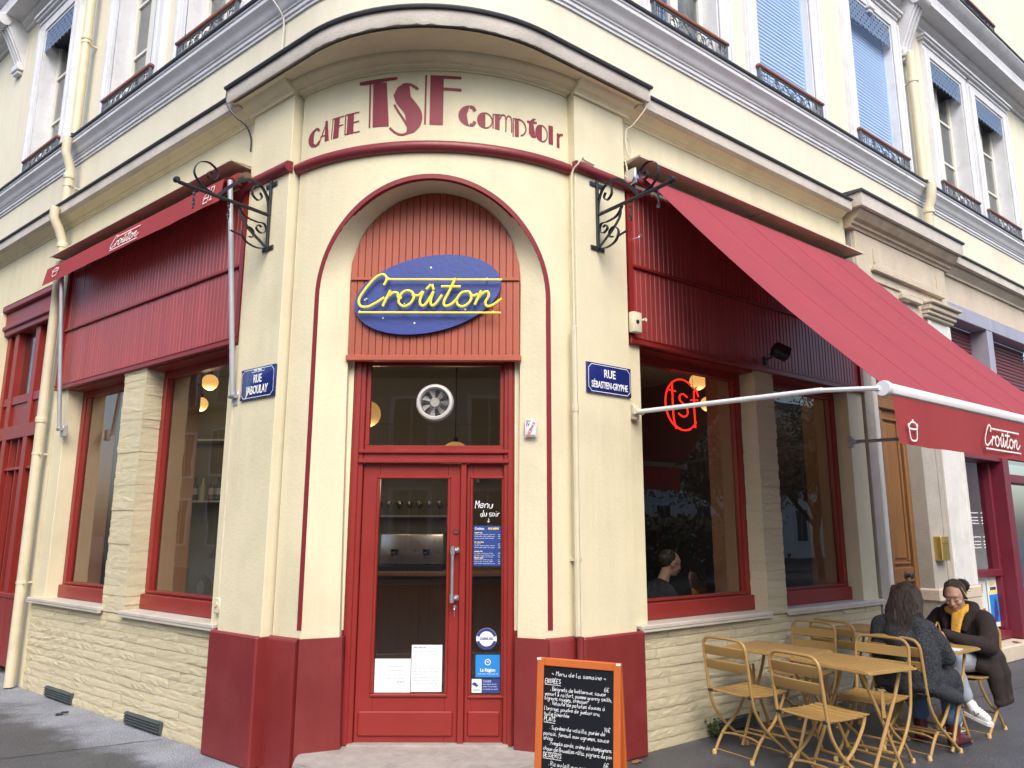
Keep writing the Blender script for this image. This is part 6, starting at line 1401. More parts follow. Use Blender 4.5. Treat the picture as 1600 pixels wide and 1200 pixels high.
lamp(-3.20, 7.8, 3.13, .085, 'lit round pendant lamp high behind the left window'); lamp(-3.70, 8.8, 3.06, .085, 'second lit pendant lamp, deeper and lower behind left window')
lamp(2.06, 8.15, 3.22, .095, 'lit pendant lamp beside the top of the red neon', None, 1.5); lamp(2.38, 9.0, 3.11, .09, 'lit pendant lamp half hidden by the red neon rim', None, 1.5)
lamp(-.555, 7.35, 2.30, .155, 'amber globe lamp low in the transom window', lamp_glow_soft, 4.5); lamp(-1.42, 7.3, 2.72, .13, 'amber globe lamp at the left edge of transom window', lamp_glow_soft, 4.5)
# round table and stools inside the right window
t = thing('cafe_table', 'dark café table inside the right window', 'table', MR @ Matrix.Translation((3.66, .92, FZ)))
bm = newbm(); box(bm, 3.38, 3.98, .56, 1.2, .78, .81, .006); obj('top', bm, bar_wood, t, MR); bm = newbm(); lathe(bm, [(0, FZ), (.22, FZ), (.2, FZ+.02), (.03, FZ+.05), (.03, .78), (0, .78)], 14, (3.68, .88, 0)); obj('pedestal', bm, iron, t, MR, True)
t = thing('stool', 'dark stool under the man in the right window', 'stool', MR @ Matrix.Translation((3.18, .80, FZ)))
bm = newbm(); lathe(bm, [(0, .50), (.19, .50), (.2, .52), (.19, .545), (0, .545)], 18, (3.18, .80, 0)); obj('seat', bm, bar_wood, t, MR, True)
for k in range(4): a = R(45+90*k); bm = newbm(); tube(bm, [(3.18+.13*math.cos(a), .80+.13*math.sin(a), .5), (3.18+.19*math.cos(a), .80+.19*math.sin(a), FZ)], .014, 6); obj('leg', bm, iron, t, MR)

# ================================================================== PEOPLE
def cap(bm, p0, r0, p1, r1, seg=14):
    P0, P1 = Vector(p0), Vector(p1); d = P1-P0
    for p, r in ((P0, r0), (P1, r1)):
        s = bmesh.ops.create_uvsphere(bm, u_segments=seg, v_segments=10, radius=r); bmesh.ops.translate(bm, verts=s['verts'], vec=p)
    if d.length > 1e-4: tube(bm, [P0, P0.lerp(P1, .5), P1], [r0, (r0+r1)/2, r1], seg)
def chain(bm, pts):   # [(point, radius), ...]
    for (a, ra), (b, rb) in zip(pts, pts[1:]): cap(bm, a, ra, b, rb)
def ellip(bm, c, r, rot=None, seg=20):
    s = bmesh.ops.create_uvsphere(bm, u_segments=seg, v_segments=14, radius=1); m = Matrix.Translation(Vector(c)) @ (rot.to_4x4() if rot else Matrix.Identity(4)) @ Matrix.Diagonal((*r, 1)); bmesh.ops.transform(bm, matrix=m, verts=s['verts'])
def blob(bm, voxel, it=3, fac=.5, noise=None):
    bmesh.ops.recalc_face_normals(bm, faces=bm.faces)
    me = bpy.data.meshes.new('blob'); bm.to_mesh(me); bm.free(); o = bpy.data.objects.new('blob', me); COL.objects.link(o)
    m = o.modifiers.new('r', 'REMESH'); m.mode = 'VOXEL'; m.voxel_size = voxel
    s = o.modifiers.new('s', 'SMOOTH'); s.iterations = it; s.factor = fac
    if noise:
        tx = bpy.data.textures.new('folds', 'CLOUDS'); tx.noise_scale = noise[1]; tx.noise_depth = 2
        d = o.modifiers.new('d', 'DISPLACE'); d.texture = tx; d.strength = noise[0]; d.mid_level = .5; d.texture_coords = 'LOCAL'
    dg = bpy.context.evaluated_depsgraph_get(); dg.update(); out = bpy.data.meshes.new_from_object(o.evaluated_get(dg)); bpy.data.objects.remove(o)
    out.polygons.foreach_set('use_smooth', [True]*len(out.polygons)); return out
def wear(name, me, m, par, M, **k): me.materials.clear(); me.materials.append(m); return obj(name, me, m, par, M, **k)
skin = mat('skin', (.50, .30, .22), .5, .05, 12, .08, 90, dirt=(.46, .20, .15), dirt_amt=.3, dscale=9)
hair_d = mat('dark_brown_hair', (.034, .021, .016), .5, .35, 6, .6, 120, stretch=(3, 3, .5))
hair_m = mat('grey_brown_hair', (.035, .027, .020), .5, .3, 10, .5, 120, stretch=(3, 3, .5))
tweed = mat('tweed_coat', (.021, .024, .031), .95, .3, 8, .9, 55, grain=1.0, dirt=(.11, .12, .14), dirt_amt=.7, dscale=120)
brown_coat = mat('dark_brown_wool', (.022, .014, .013), .95, .25, 8, .7, 120, grain=.5)
jeans = mat('blue_denim', (.085, .16, .30), .85, .2, 9, .3, 200, grain=.25)
jeans_g = mat('grey_denim', (.27, .30, .35), .85, .18, 9, .3, 200, grain=.25)
scarf_m = mat('yellow_scarf', (.66, .36, .05), .9, .15, 12, .4, 90)
leather = mat('burgundy_leather', (.085, .016, .022), .3, .25, 10, .15, 50)
white_shoe = mat('white_leather_shoe', (.70, .70, .69), .5, .05, 10, .1, 40)
lip = mat('lips', (.40, .12, .10), .45, .05, 10, 0); lash = mat('lashes', (.02, .014, .012), .6, .1, 10, 0); jacket = mat('black_jacket', (.018, .020, .026), .85, .2, 8, .3, 90)
def head(bm, c, rot, s=1.):
    """c: centre of the skull; local x forward, y left, z up"""
    W = lambda x, y, z: Vector(c)+rot @ Vector((x*s, y*s, z*s)); E = lambda p, r: ellip(bm, W(*p), tuple(q*s for q in r), rot)
    E((0, 0, .015), (.096, .076, .100)); E((.028, 0, -.045), (.066, .060, .070)); E((.060, 0, -.088), (.030, .030, .022)); E((.072, 0, .035), (.026, .052, .026))
    cap(bm, W(.088, 0, .012), .010*s, W(.110, 0, -.030), .0145*s); E((.103, .011, -.033), (.010, .009, .008)); E((.103, -.011, -.033), (.010, .009, .008))
    for y in (-1, 1): E((.064, y*.040, -.030), (.028, .024, .026)); E((.084, y*.031, .004), (.012, .017, .010)); E((-.004, y*.078, -.008), (.018, .009, .030))
    E((.088, 0, -.058), (.014, .025, .012)); cap(bm, W(-.02, 0, -.06), .050*s, W(-.045, 0, -.16), .050*s)
def face(par, M, c, rot, s=1., glasses=False):
    W = lambda x, y, z: Vector(c)+rot @ Vector((x*s, y*s, z*s))
    bm = newbm(); tube(bm, [W(.093, -.024, -.061), W(.102, -.010, -.0575), W(.104, 0, -.059), W(.102, .010, -.0575), W(.093, .024, -.061)], [.002*s, .0055*s, .006*s, .0055*s, .002*s], 8); tube(bm, [W(.093, -.022, -.064), W(.103, 0, -.068), W(.093, .022, -.064)], [.002*s, .007*s, .002*s], 8); obj('mouth', bm, lip, par, M, True)
    for y in (-1, 1):
        bm = newbm(); tube(bm, [W(.087, y*.046, .002), W(.0965, y*.038, -.003), W(.0985, y*.028, -.0035), W(.094, y*.017, .000)], .0013*s, 6); obj('eyelashes', bm, lash, par, M)
        bm = newbm(); tube(bm, [W(.086, y*.052, .026), W(.099, y*.036, .032), W(.101, y*.018, .029)], [.0010*s, .0018*s, .0014*s], 6); obj('eyebrow', bm, lash, par, M)
    if glasses:
        bm = newbm()
        for y in (-1, 1): tube(bm, [W(.112, y*(.034+.024*math.cos(a)), .002+.018*math.sin(a)) for a in [2*math.pi*k/14 for k in range(14)]], .0022, 5, True); tube(bm, [W(.108, y*.058, .006), W(.02, y*.08, .004)], .002, 5)
        tube(bm, [W(.112, -.010, .004), W(.114, 0, .008), W(.112, .010, .004)], .002, 5); obj('glasses', bm, iron, par, M)
def hand(bm, wrist, d, up, curl=.5, side=1, s=1.):
    """palm and five fingers; d points from wrist to knuckles, up out of the back of the hand"""
    d = Vector(d).normalized(); up = Vector(up); up = (up-d*up.dot(d)).normalized(); lat = d.cross(up)*side; w = Vector(wrist)
    cap(bm, w, .024*s, w+d*.03*s, .024*s)
    for k, (o, ln) in enumerate(((.030, .066), (.010, .076), (-.010, .070), (-.029, .055))):
        k0 = w+d*.085*s+lat*o*s; cap(bm, w+d*.018*s+lat*o*.6*s, .015*s, k0, .0115*s, 10); p = k0; a = 0.
        for q in (.45, .32, .23): a += curl*.75; nd = d*math.cos(a)-up*math.sin(a); e = p+nd*ln*q*s+lat*o*.02; cap(bm, p, .0096*s, e, .0088*s, 8); p = e
    b = w+d*.03*s+lat*.026*s; m_ = b+(d*.6+lat*.75-up*.35).normalized()*.040*s; cap(bm, b, .0145*s, m_, .0115*s, 10); cap(bm, m_, .011*s, m_+(d*.9+lat*.1-up*.4).normalized()*.034*s, .0092*s, 8)
def rotm(yaw=0, pitch=0, roll=0): return (Matrix.Rotation(R(yaw), 3, 'Z') @ Matrix.Rotation(R(pitch), 3, 'Y') @ Matrix.Rotation(R(roll), 3, 'X'))

# --- woman in the tweed coat, seen from behind (x forward, y left)
M1 = terrace(3.71, 1.20, 1, 0)
p1 = thing('person', 'woman in dark tweed coat with long dark hair, back to the camera', 'person', M1)
hr = rotm(4, 28); hc = Vector((.045, 0, 1.085))
RW, LW = Vector((.33, -.06, .770)), Vector((.36, .09, .765))
bm = newbm(); head(bm, hc, hr)
chain(bm, [((-.02, 0, .98), .05), ((-.06, 0, .90), .07), ((-.07, 0, .80), .11), ((-.05, 0, .65), .115), ((-.03, 0, .53), .13)])
for y in (-1, 1):
    chain(bm, [((-.03, y*.08, .52), .085), ((.36, y*.10, .50), .062), ((.34, y*.11, .30), .052), ((.33, y*.12, .09), .040)]); cap(bm, (.33, y*.12, .06), .038, (.47, y*.13, .04), .030)
    w_ = RW if y < 0 else LW
    chain(bm, [((-.065, y*.165, .885), .050), ((.0, y*.225, .79), .042), ((.055, y*.245, .69), .038), (tuple(w_), .028)])
hand(bm, RW, (.6, .5, .02), (.1, .2, 1), .55, -1 if True else 1); hand(bm, LW, (.6, -.5, .02), (.1, -.2, 1), .55, 1)
wear('body', blob(bm, .0065, 2), skin, p1, M1)
bm = newbm()   # coat: body, collar, sleeves, skirt over the seat
chain(bm, [((-.075, 0, .915), .085), ((-.105, 0, .82), .130), ((-.09, 0, .66), .145), ((-.06, 0, .52), .165)])
for y in (-1, 1):
    chain(bm, [((-.06, y*.05, .925), .075), ((-.075, y*.155, .885), .083), ((-.09, y*.13, .75), .12), ((-.07, y*.11, .56), .14)])
    chain(bm, [((-.065, y*.165, .885), .078), ((.0, y*.225, .79), .068), ((.055, y*.245, .69), .064), (tuple(Vector(RW if y < 0 else LW).lerp(Vector((.055, y*.245, .69)), .5)), .056), (tuple(Vector(RW if y < 0 else LW)+Vector((-.035, y*.012, .0))), .047)])
    chain(bm, [((-.05, y*.10, .53), .135), ((.14, y*.12, .525), .12), ((.31, y*.125, .50), .095), ((.34, y*.135, .42), .085)])
    chain(bm, [((-.12, y*.17, .50), .06), ((.08, y*.205, .42), .055), ((.25, y*.20, .37), .05), ((.33, y*.17, .355), .05)])
chain(bm, [((-.15, -.16, .50), .05), ((-.16, 0, .49), .05), ((-.15, .16, .50), .05)])
wear('coat', blob(bm, .012, 3, .5, (.014, .12)), tweed, p1, M1)
bm = newbm(); chain(bm, [((-.075, .0, 1.005), .040), ((-.07, .075, .985), .040), ((.0, .10, .965), .036), ((.045, .075, .94), .033)]); chain(bm, [((-.075, .0, 1.005), .040), ((-.07, -.075, .985), .040), ((.0, -.10, .965), .036), ((.045, -.075, .94), .033)]); wear('collar', blob(bm, .008, 2), tweed, p1, M1)
bm = newbm()
for y in (-1, 1): chain(bm, [((.34, y*.12, .46), .072), ((.335, y*.115, .33), .068), ((.33, y*.12, .20), .062)])
for y in (-1, 1): chain(bm, [((.333, y*.118, .235), .066), ((.332, y*.12, .205), .067)])
wear('jeans', blob(bm, .009, 2, .5, (.008, .06)), jeans, p1, M1)
for y in (-1, 1):
    bm = newbm(); chain(bm, [((.33, y*.12, .20), .052), ((.33, y*.12, .09), .050)]); chain(bm, [((.315, y*.12, .05), .047), ((.40, y*.13, .050), .045), ((.50, y*.14, .038), .034)]); 
    for v in bm.verts: v.co.z = max(v.co.z, .016)
    bo = wear('boot', blob(bm, .007, 2), leather, p1, M1)
    bm = newbm(); q = [(.262, y*.12-.040), (.36, y*.125-.046), (.50, y*.14-.036), (.545, y*.142), (.50, y*.14+.036), (.36, y*.125+.046), (.262, y*.12+.040), (.250, y*.12)]; prism_z(bm, q, .002, .018); obj('sole', bm, iron, bo, M1)
hw_ = lambda x, y, z: hc+hr @ Vector((x, y, z))
bm = newbm(); ellip(bm, hw_(-.018, 0, .026), (.102, .086, .104), hr)
for a in range(-4, 5):
    y = a*.021; chain(bm, [(tuple(hw_(-.07, y*.9, .06)), .026), (tuple(hw_(-.098+.003*a*a, y*1.1, -.03)), .026), (tuple(hw_(-.100+.004*a*a, y*1.35, -.03)+Vector((-.045, 0, -.075))), .024), (tuple(hw_(-.085+.005*a*a, y*1.6, -.03)+Vector((-.085+.002*a*a, 0, -.15-.012*(a % 3)))), .014)])
for y in (-1, 1): chain(bm, [(tuple(hw_(.04, y*.06, .080)), .022), (tuple(hw_(.035, y*.086, .01)), .019), (tuple(hw_(.03, y*.094, -.07)), .017), (tuple(hw_(.035, y*.098, -.14)), .013), (tuple(hw_(.02, y*.103, -.20)), .007)])
wear('hair', blob(bm, .006, 1, .5, (.006, .02)), hair_d, p1, M1)
rs = random.Random(4)
def strands(n, par, M, m, f, r=.0022):
    bm = newbm()
    for i in range(n): pts = f(i); k_ = len(smooth(pts, 4)); tube(bm, smooth(pts, 4), [r]*(k_-3)+[r*.8, r*.5, r*.25], 4)
    obj('hair_strands', bm, m, par, M, kind='stuff')
def w1s(i):
    a = rs.uniform(-1.25, 1.25); s_, c_ = math.sin(a), math.cos(a); wv = rs.uniform(0, 6.3); am = rs.uniform(.004, .012); L_ = rs.uniform(.13, .28); pts = [hw_(-.018+rs.uniform(-.02, .03), s_*.03, .134)]
    for k in range(1, 9):
        t = k/8; q = hw_(-.018-.112*c_*min(1, t*2.4)-.0, s_*.098*min(1, t*2.2)*(1+.25*t), .134-.20*min(1, t*1.9)**1.6) if t < .55 else pts[4]+Vector((-.50*L_*(t-.5)*2*max(.1, c_), s_*.07*(t-.5), -L_*(t-.5)*2))
        pts.append(q+Vector((am*math.cos(wv+k*1.5), am*math.sin(wv+k*1.5), 0))*(.3+t))
    return pts
strands(360, p1, M1, hair_d, w1s)

# --- woman with the yellow scarf, facing the camera side
M2 = terrace(4.76, 1.16, -1, -6)
p2 = thing('person', 'woman in dark brown coat with yellow scarf looking down at her hands', 'person', M2)
hr = rotm(12, 24); hc = Vector((.085, .02, 1.070))
W1, W2 = Vector((.375, -.10, .835)), Vector((.40, .05, .775))     # her right, her left
bm = newbm(); head(bm, hc, hr)
chain(bm, [((.03, .0, .96), .05), ((.0, 0, .90), .07), ((-.03, 0, .80), .11), ((-.03, 0, .65), .115), ((-.02, 0, .53), .13)])
for y in (-1, 1): chain(bm, [((-.03, y*.165, .875), .050), ((.04, y*.235, .78), .045), ((.115, y*.265, .68), .040), (tuple(W1 if y < 0 else W2), .028)])
chain(bm, [((-.02, -.08, .52), .085), ((.38, -.06, .53), .062), ((.29, -.03, .28), .050), ((.21, .0, .10), .036)]); cap(bm, (.21, .0, .06), .030, (.27, -.005, .045), .022)
KL, AN = Vector((.43, .11, .565)), Vector((.385, .19, .295))
chain(bm, [((-.02, .08, .54), .085), (tuple(KL), .062), (tuple(KL.lerp(AN, .5)), .050), (tuple(AN), .034)]); cap(bm, AN, .034, (.380, .205, .225), .030); cap(bm, (.38, .21, .22), .026, (.375, .27, .205), .02)
hand(bm, W1, (.55, .45, -.10), (.3, .1, 1), .95, -1); hand(bm, W2, (.55, -.55, .04), (.1, -.1, 1), .75, 1)
wear('body', blob(bm, .006, 2), skin, p2, M2)
face(p2, M2, hc, hr)
bm = newbm()
chain(bm, [((-.02, 0, .90), .085), ((-.05, 0, .80), .130), ((-.05, 0, .66), .140), ((-.04, 0, .53), .160)])
for y in (-1, 1):
    w_ = W1 if y < 0 else W2; el = Vector((.115, y*.265, .68))
    chain(bm, [((-.03, y*.055, .915), .070), ((-.035, y*.155, .875), .085), ((-.06, y*.13, .74), .12), ((-.05, y*.11, .56), .14)])
    chain(bm, [((-.03, y*.175, .875), .083), ((.04, y*.235, .78), .076), (tuple(el), .070), (tuple(el.lerp(w_, .5)), .058), (tuple(w_-Vector((.03, -y*.01, -.004))), .046)])
chain(bm, [((-.04, -.12, .53), .13), ((.14, -.12, .53), .11), ((.22, -.11, .51), .09)])
# the near side of the coat hangs down beside the seat
chain(bm, [((-.08, .16, .56), .12), ((-.10, .22, .46), .085), ((-.09, .235, .34), .052), ((-.07, .24, .24), .036)]); chain(bm, [((.02, .17, .56), .10), ((.02, .235, .44), .065), ((.02, .24, .33), .044), ((.0, .245, .24), .034)]); chain(bm, [((-.17, .13, .52), .08), ((-.19, .20, .40), .055), ((-.19, .225, .26), .036)])
chain(bm, [((.02, .245, .24), .034), ((-.18, .235, .245), .036)]); chain(bm, [((.05, .14, .58), .09), ((.12, .19, .53), .06)])
wear('coat', blob(bm, .012, 3, .5, (.014, .12)), brown_coat, p2, M2)
bm = newbm()
for y in (-1, 1): chain(bm, [((-.075, .0, .985), .042), ((-.06, y*.085, .970), .048), ((.02, y*.115, .935), .044), ((.075, y*.095, .875), .036), ((.105, y*.075, .80), .026)])
wear('collar', blob(bm, .008, 2, .5, (.01, .05)), brown_coat, p2, M2)
bm = newbm(); chain(bm, [((-.02, .06, .965), .032), ((.05, .075, .945), .034), ((.085, .02, .92), .034), ((.06, -.06, .945), .032)])
for k in range(4): chain(bm, [((.080+.004*k, .070-.024*k, .945-.006*k), .020), ((.120, .058-.017*k, .87), .019), ((.150, .048-.013*k, .79), .018), ((.175, .046-.015*k, .715), .017), ((.185, .045-.017*k, .66), .012)])
wear('scarf', blob(bm, .006, 1, .5, (.010, .02)), scarf_m, p2, M2)
bm = newbm(); chain(bm, [((-.02, -.08, .53), .095), ((.37, -.05, .535), .078), ((.29, -.03, .30), .066), ((.22, -.003, .14), .055)]); chain(bm, [((-.02, .08, .55), .095), (tuple(KL), .079), (tuple(KL.lerp(AN, .5)), .070), (tuple(KL.lerp(AN, .88)), .060)])
wear('jeans', blob(bm, .009, 2, .5, (.009, .05)), jeans_g, p2, M2)
def trainer(a, b, up, par, M):
    a, b, up = Vector(a), Vector(b), Vector(up).normalized(); d = (b-a).normalized(); lat = d.cross(up); bm = newbm()
    chain(bm, [(tuple(a+up*.045), .040), (tuple(a+d*.03+up*.012), .040), (tuple(a.lerp(b, .5)+up*.006), .038), (tuple(b-d*.03-up*.004), .033)]); sh = wear('shoe', blob(bm, .006, 2), white_shoe, par, M)
    bm = newbm(); pts = [a-d*.036-lat*.025, a-d*.02-lat*.040, a.lerp(b, .5)-lat*.042, b-lat*.034, b+d*.028, b+lat*.034, a.lerp(b, .5)+lat*.042, a-d*.02+lat*.040, a-d*.036+lat*.025]
    lo_ = [bm.verts.new(p-up*.046) for p in pts]; hi_ = [bm.verts.new(p-up*.022) for p in pts]; bm.faces.new(lo_); bm.faces.new(hi_[::-1])
    for i in range(len(pts)): bm.faces.new((lo_[i], lo_[(i+1) % len(pts)], hi_[(i+1) % len(pts)], hi_[i]))
    obj('sole', bm, white_shoe, sh, M)
    for s in (-1, 1):
        bm = newbm(); o = a.lerp(b, .42)+lat*s*.0395; tube(bm, [o+up*.022-d*.022, o-up*.010+d*.002, o+up*.026+d*.020], .0035, 5); obj('emblem', bm, iron, sh, M)
    bm = newbm()
    for k in range(4): o = a.lerp(b, .40+.12*k)+up*(.046-.006*k); tube(bm, [o-lat*.020, o+up*.004, o+lat*.020], .003, 5)
    obj('laces', bm, white_shoe, sh, M)
trainer((.20, .0, .048), (.365, -.01, .046), (0, 0, 1), p2, M2); trainer((.380, .205, .222), (.385, .355, .178), (.05, .28, .95), p2, M2)
hw_ = lambda x, y, z: hc+hr @ Vector((x, y, z))
bm = newbm(); ellip(bm, hw_(-.040, 0, .022), (.082, .080, .097), hr); ellip(bm, hw_(-.130, .030, .022), (.040, .050, .046), hr)
for y in (-1, 1): chain(bm, [(tuple(hw_(.015, y*.050, .088)), .014), (tuple(hw_(.022, y*.068, .045)), .013), (tuple(hw_(.022, y*.076, .005)), .014), (tuple(hw_(-.01, y*.078, -.03)), .012)])
hair_w = mat('warm_brown_hair', (.060, .036, .025), .5, .4, 8, .6, 120, stretch=(3, 3, .5))
wear('hair', blob(bm, .005, 1, .5, (.004, .015)), hair_w, p2, M2)
def w2s(i):
    if i < 150:      # swept back from the hairline to the bun
        a = rs.uniform(-1.2, 1.2); s_, c_ = math.sin(a), math.cos(a); pts = []
        st = Vector((.010+.038*c_, s_*.069, .070+.030*c_-.012*abs(math.sin(2*a)))); en = Vector((-.115, .025+s_*.02, .026))
        for k in range(7):
            t = k/6; p = st.lerp(en, t); d = (p-Vector((-.015, 0, .020))); d.normalize(); rr = .096+rs.uniform(0, .006); pts.append(hw_(*(Vector((-.018, 0, .024))+Vector((d.x*rr*1.0, d.y*rr*.88, d.z*rr*1.06)))))
        return pts
    a = rs.uniform(0, 6.28); b = rs.uniform(-1, 1); o = Vector((-.132, .030, .024)); r_ = .052
    return [hw_(*(o+Vector((-.02*math.cos(b*3+k), r_*math.cos(a+k*.55), r_*math.sin(a+k*.55)))*(1+(.5 if k == 5 and i % 5 == 0 else 0)))) for k in range(6)]
strands(240, p2, M2, hair_w, w2s, .0021)
# --- man inside, seen through the right-hand window
M3 = frame(Vector((.96, .28, 0)).normalized(), Vector((-.28, .96, 0)).normalized(), C+dR*3.20-nR*.80)
p3 = thing('person', 'man with glasses and dark jacket seated inside the right window', 'person', M3)
hr = rotm(0, 12); hc = Vector((.10, 0, 1.30)); bm = newbm(); head(bm, hc, hr)
chain(bm, [((.03, 0, 1.16), .052), ((-.01, 0, 1.06), .08), ((-.04, 0, .95), .125), ((-.04, 0, .78), .125), ((-.02, 0, .65), .14)])
HA = (Vector((.36, -.08, .93)), Vector((.36, .08, .93)))
for y in (-1, 1):
    w_ = HA[0] if y < 0 else HA[1]; chain(bm, [((-.03, y*.17, 1.04), .058), ((.07, y*.24, .86), .048), (tuple(w_), .032)]); chain(bm, [((-.02, y*.09, .64), .09), ((.40, y*.11, .62), .066), ((.42, y*.12, .34), .055), ((.40, y*.12, .14), .042)]); cap(bm, (.39, y*.12, .12), .04, (.54, y*.13, .10), .03)
hand(bm, HA[0], (.6, .5, .15), (.1, .2, 1), .7, -1); hand(bm, HA[1], (.6, -.5, .15), (.1, -.2, 1), .7, 1)
wear('body', blob(bm, .007, 2), skin, p3, M3); face(p3, M3, hc, hr, 1., True)
bm = newbm(); chain(bm, [((-.01, 0, 1.07), .10), ((-.05, 0, .95), .145), ((-.05, 0, .76), .145), ((-.03, 0, .64), .15)])
for y in (-1, 1):
    w_ = HA[0] if y < 0 else HA[1]; chain(bm, [((-.02, y*.06, 1.07), .075), ((-.03, y*.17, 1.04), .085), ((-.05, y*.14, .86), .12)]); chain(bm, [((-.03, y*.185, 1.03), .080), ((.07, y*.25, .86), .066), (tuple(w_-Vector((.03, 0, 0))), .046)])
    chain(bm, [((-.02, y*.09, .64), .11), ((.40, y*.11, .63), .085), ((.42, y*.12, .34), .070), ((.40, y*.12, .16), .058)])
wear('jacket', blob(bm, .013, 3, .5, (.012, .1)), jacket, p3, M3)
bm = newbm(); ellip(bm, hc+hr @ Vector((-.028, 0, .030)), (.094, .080, .094), hr); wear('hair', blob(bm, .006, 2, .5, (.006, .02)), hair_m, p3, M3)

# --- on the women's table
TD = WM['bistro_table.003']
bm = newbm(); box(bm, -.17, -.02, -.29, -.08, .7225, .7245); box(bm, -.16, -.03, -.28, -.10, .7247, .7262); tag(obj('paper_sheet', bm, paper_w, None, TD @ Matrix.Rotation(R(9), 4, 'Z'), origin=True), 'white paper lying on the table between the two women', 'paper')
t = thing('paper_bag', 'small crumpled white paper wrapper in the hands of the women', 'wrapper', TD @ Matrix.Translation((-.02, .0, .724)))
bm = newbm(); ellip(bm, (0, 0, .028), (.055, .040, .026), None, 12); ellip(bm, (.05, .02, .03), (.03, .035, .022), None, 10); ellip(bm, (-.04, -.01, .04), (.03, .03, .03), None, 10); wear('wrapper', blob(bm, .007, 0, .5, (.016, .02)), paper_w, t, WM[t.name])
t = thing('handbag', 'small ochre handbag with a looped handle at the table edge', 'handbag', TD @ Matrix.Translation((.17, -.05, .724)))
bm = newbm(); box(bm, -.05, .05, -.03, .03, .001, .07, .015, 2); obj('body', bm, scarf_m, t, WM[t.name], True)
bm = newbm(); tube(bm, smooth([(-.04, 0, .06), (-.03, 0, .13), (.0, 0, .16), (.03, 0, .13), (.04, 0, .06)], 4), .006, 6); obj('handle', bm, ochre, t, WM[t.name], True)

# ================================================================== WEEDS, FALLEN LEAVES, CRACKS
leaf_g = mat('weed_green', (.05, .10, .025), .6, .2, 8, .1)
def weed(label, o, n, h, seed):
    rw = random.Random(seed); t = thing('weed', label, 'weed', o); bm = newbm(); b2 = newbm()
    for i in range(n):
        a = rw.uniform(0, 6.28); l = rw.uniform(.5, 1)*h; tip = Vector((math.cos(a)*l*.5, math.sin(a)*l*.5, l)); tube(bm, [(0, 0, 0), tip*.5+Vector((0, 0, l*.12)), tip], [.003, .0025, .0015], 4)
        for k in range(7):
            p = tip*(.3+.1*k); d = Vector((rw.uniform(-1, 1), rw.uniform(-1, 1), rw.uniform(-.2, .6))).normalized(); s = d.orthogonal().normalized()*.012; L_ = d*rw.uniform(.025, .045)
            b2.faces.new([b2.verts.new(q) for q in (p, p+L_*.5+s, p+L_, p+L_*.5-s)])
    obj('stem', bm, leaf_g, t, WM[t.name]); obj('leaves', b2, leaf_g, t, WM[t.name])
weed('green weed growing at the wall foot behind the chairs', C+dR*2.78+nR*.05, 12, .15, 1)
leaf_b = mat('dry_leaf_brown', (.22, .11, .05), .8, .25, 8, .2, 40)
def dry_leaf(o, a, s, label):
    bm = newbm(); n = 7; c = bm.verts.new((0, 0, .006)); ring = []
    for k in range(2*n): r = s*(1 if k % 2 == 0 else .55); q = 2*math.pi*k/(2*n); ring.append(bm.verts.new((math.cos(q)*r, math.sin(q)*r*.8, .004+.012*abs(math.sin(q*1.5+a)))))
    for k in range(2*n): bm.faces.new((c, ring[k], ring[(k+1) % (2*n)]))
    tube(bm, [(0, 0, .006), (-s*1.5, 0, .004)], .0015, 4); tag(obj('fallen_leaf', bm, leaf_b, None, Matrix.Translation(o) @ Matrix.Rotation(a, 4, 'Z')), label, 'leaf', 'dry leaves on the pavement')
dry_leaf(C+dR*1.82+nR*.13, .4, .055, 'large dry leaf standing at the foot of the right plinth')
dry_leaf(C+dR*9.0+nR*.06+Vector((0, 0, .185)), 1.0, .08, 'dry leaf lying on the stone step of the burgundy shop')
for k, (u, n) in enumerate(((4.9, 1.9), (5.5, 1.75), (5.3, 1.5), (3.0, .2), (4.4, 1.9))): dry_leaf(C+dR*u+nR*n, k*1.1, .028, 'small dry leaf on the pavement '+('in front of the burgundy step', 'out to the right of the scarfed woman', 'just behind the chair of the scarfed woman', 'under the first chair by the weed', 'in the open just beyond the women’s table')[k])
bm = newbm(); box(bm, -.03, .03, -.018, .02, 0, .02, .006); box(bm, .01, .07, -.01, .012, .012, .03, .005); tag(obj('litter', bm, iron, None, Matrix.Translation(C+dL*4.05+nL*.24) @ Matrix.Rotation(.5, 4, 'Z')), 'small dark scrap lying on the left pavement', 'scrap')
crack_m = mat('tar_joint', (.022, .022, .024), .7, .2, 8, .2)
def crack(pts, w_, seed):
    rc_ = random.Random(seed); P = smooth(pts, 8); bm = newbm(); A_, B_ = [], []
    for i, p in enumerate(P):
        d = (P[min(i+1, len(P)-1)]-P[max(i-1, 0)]).normalized(); q = Vector((-d.y, d.x, 0))*w_*rc_.uniform(.4, 1.1); o = Vector((rc_.uniform(-.008, .008), rc_.uniform(-.008, .008), .004)); A_.append(bm.verts.new(p+q+o)); B_.append(bm.verts.new(p-q+o))
    for i in range(len(P)-1): bm.faces.new((A_[i], A_[i+1], B_[i+1], B_[i]))
    tag(obj('pavement_joint', bm, crack_m), kind='structure')
crack([C+dL*2.6+nL*.04, C+dL*2.75+nL*.4, C+dL*2.95+nL*.9, C+dL*3.2+nL*1.6, C+dL*3.3+nL*2.6], .006, 1); crack([C+dR*4.6+nR*.4, C+dR*6.0+nR*.7, C+dR*8.5+nR*.9], .005, 2)

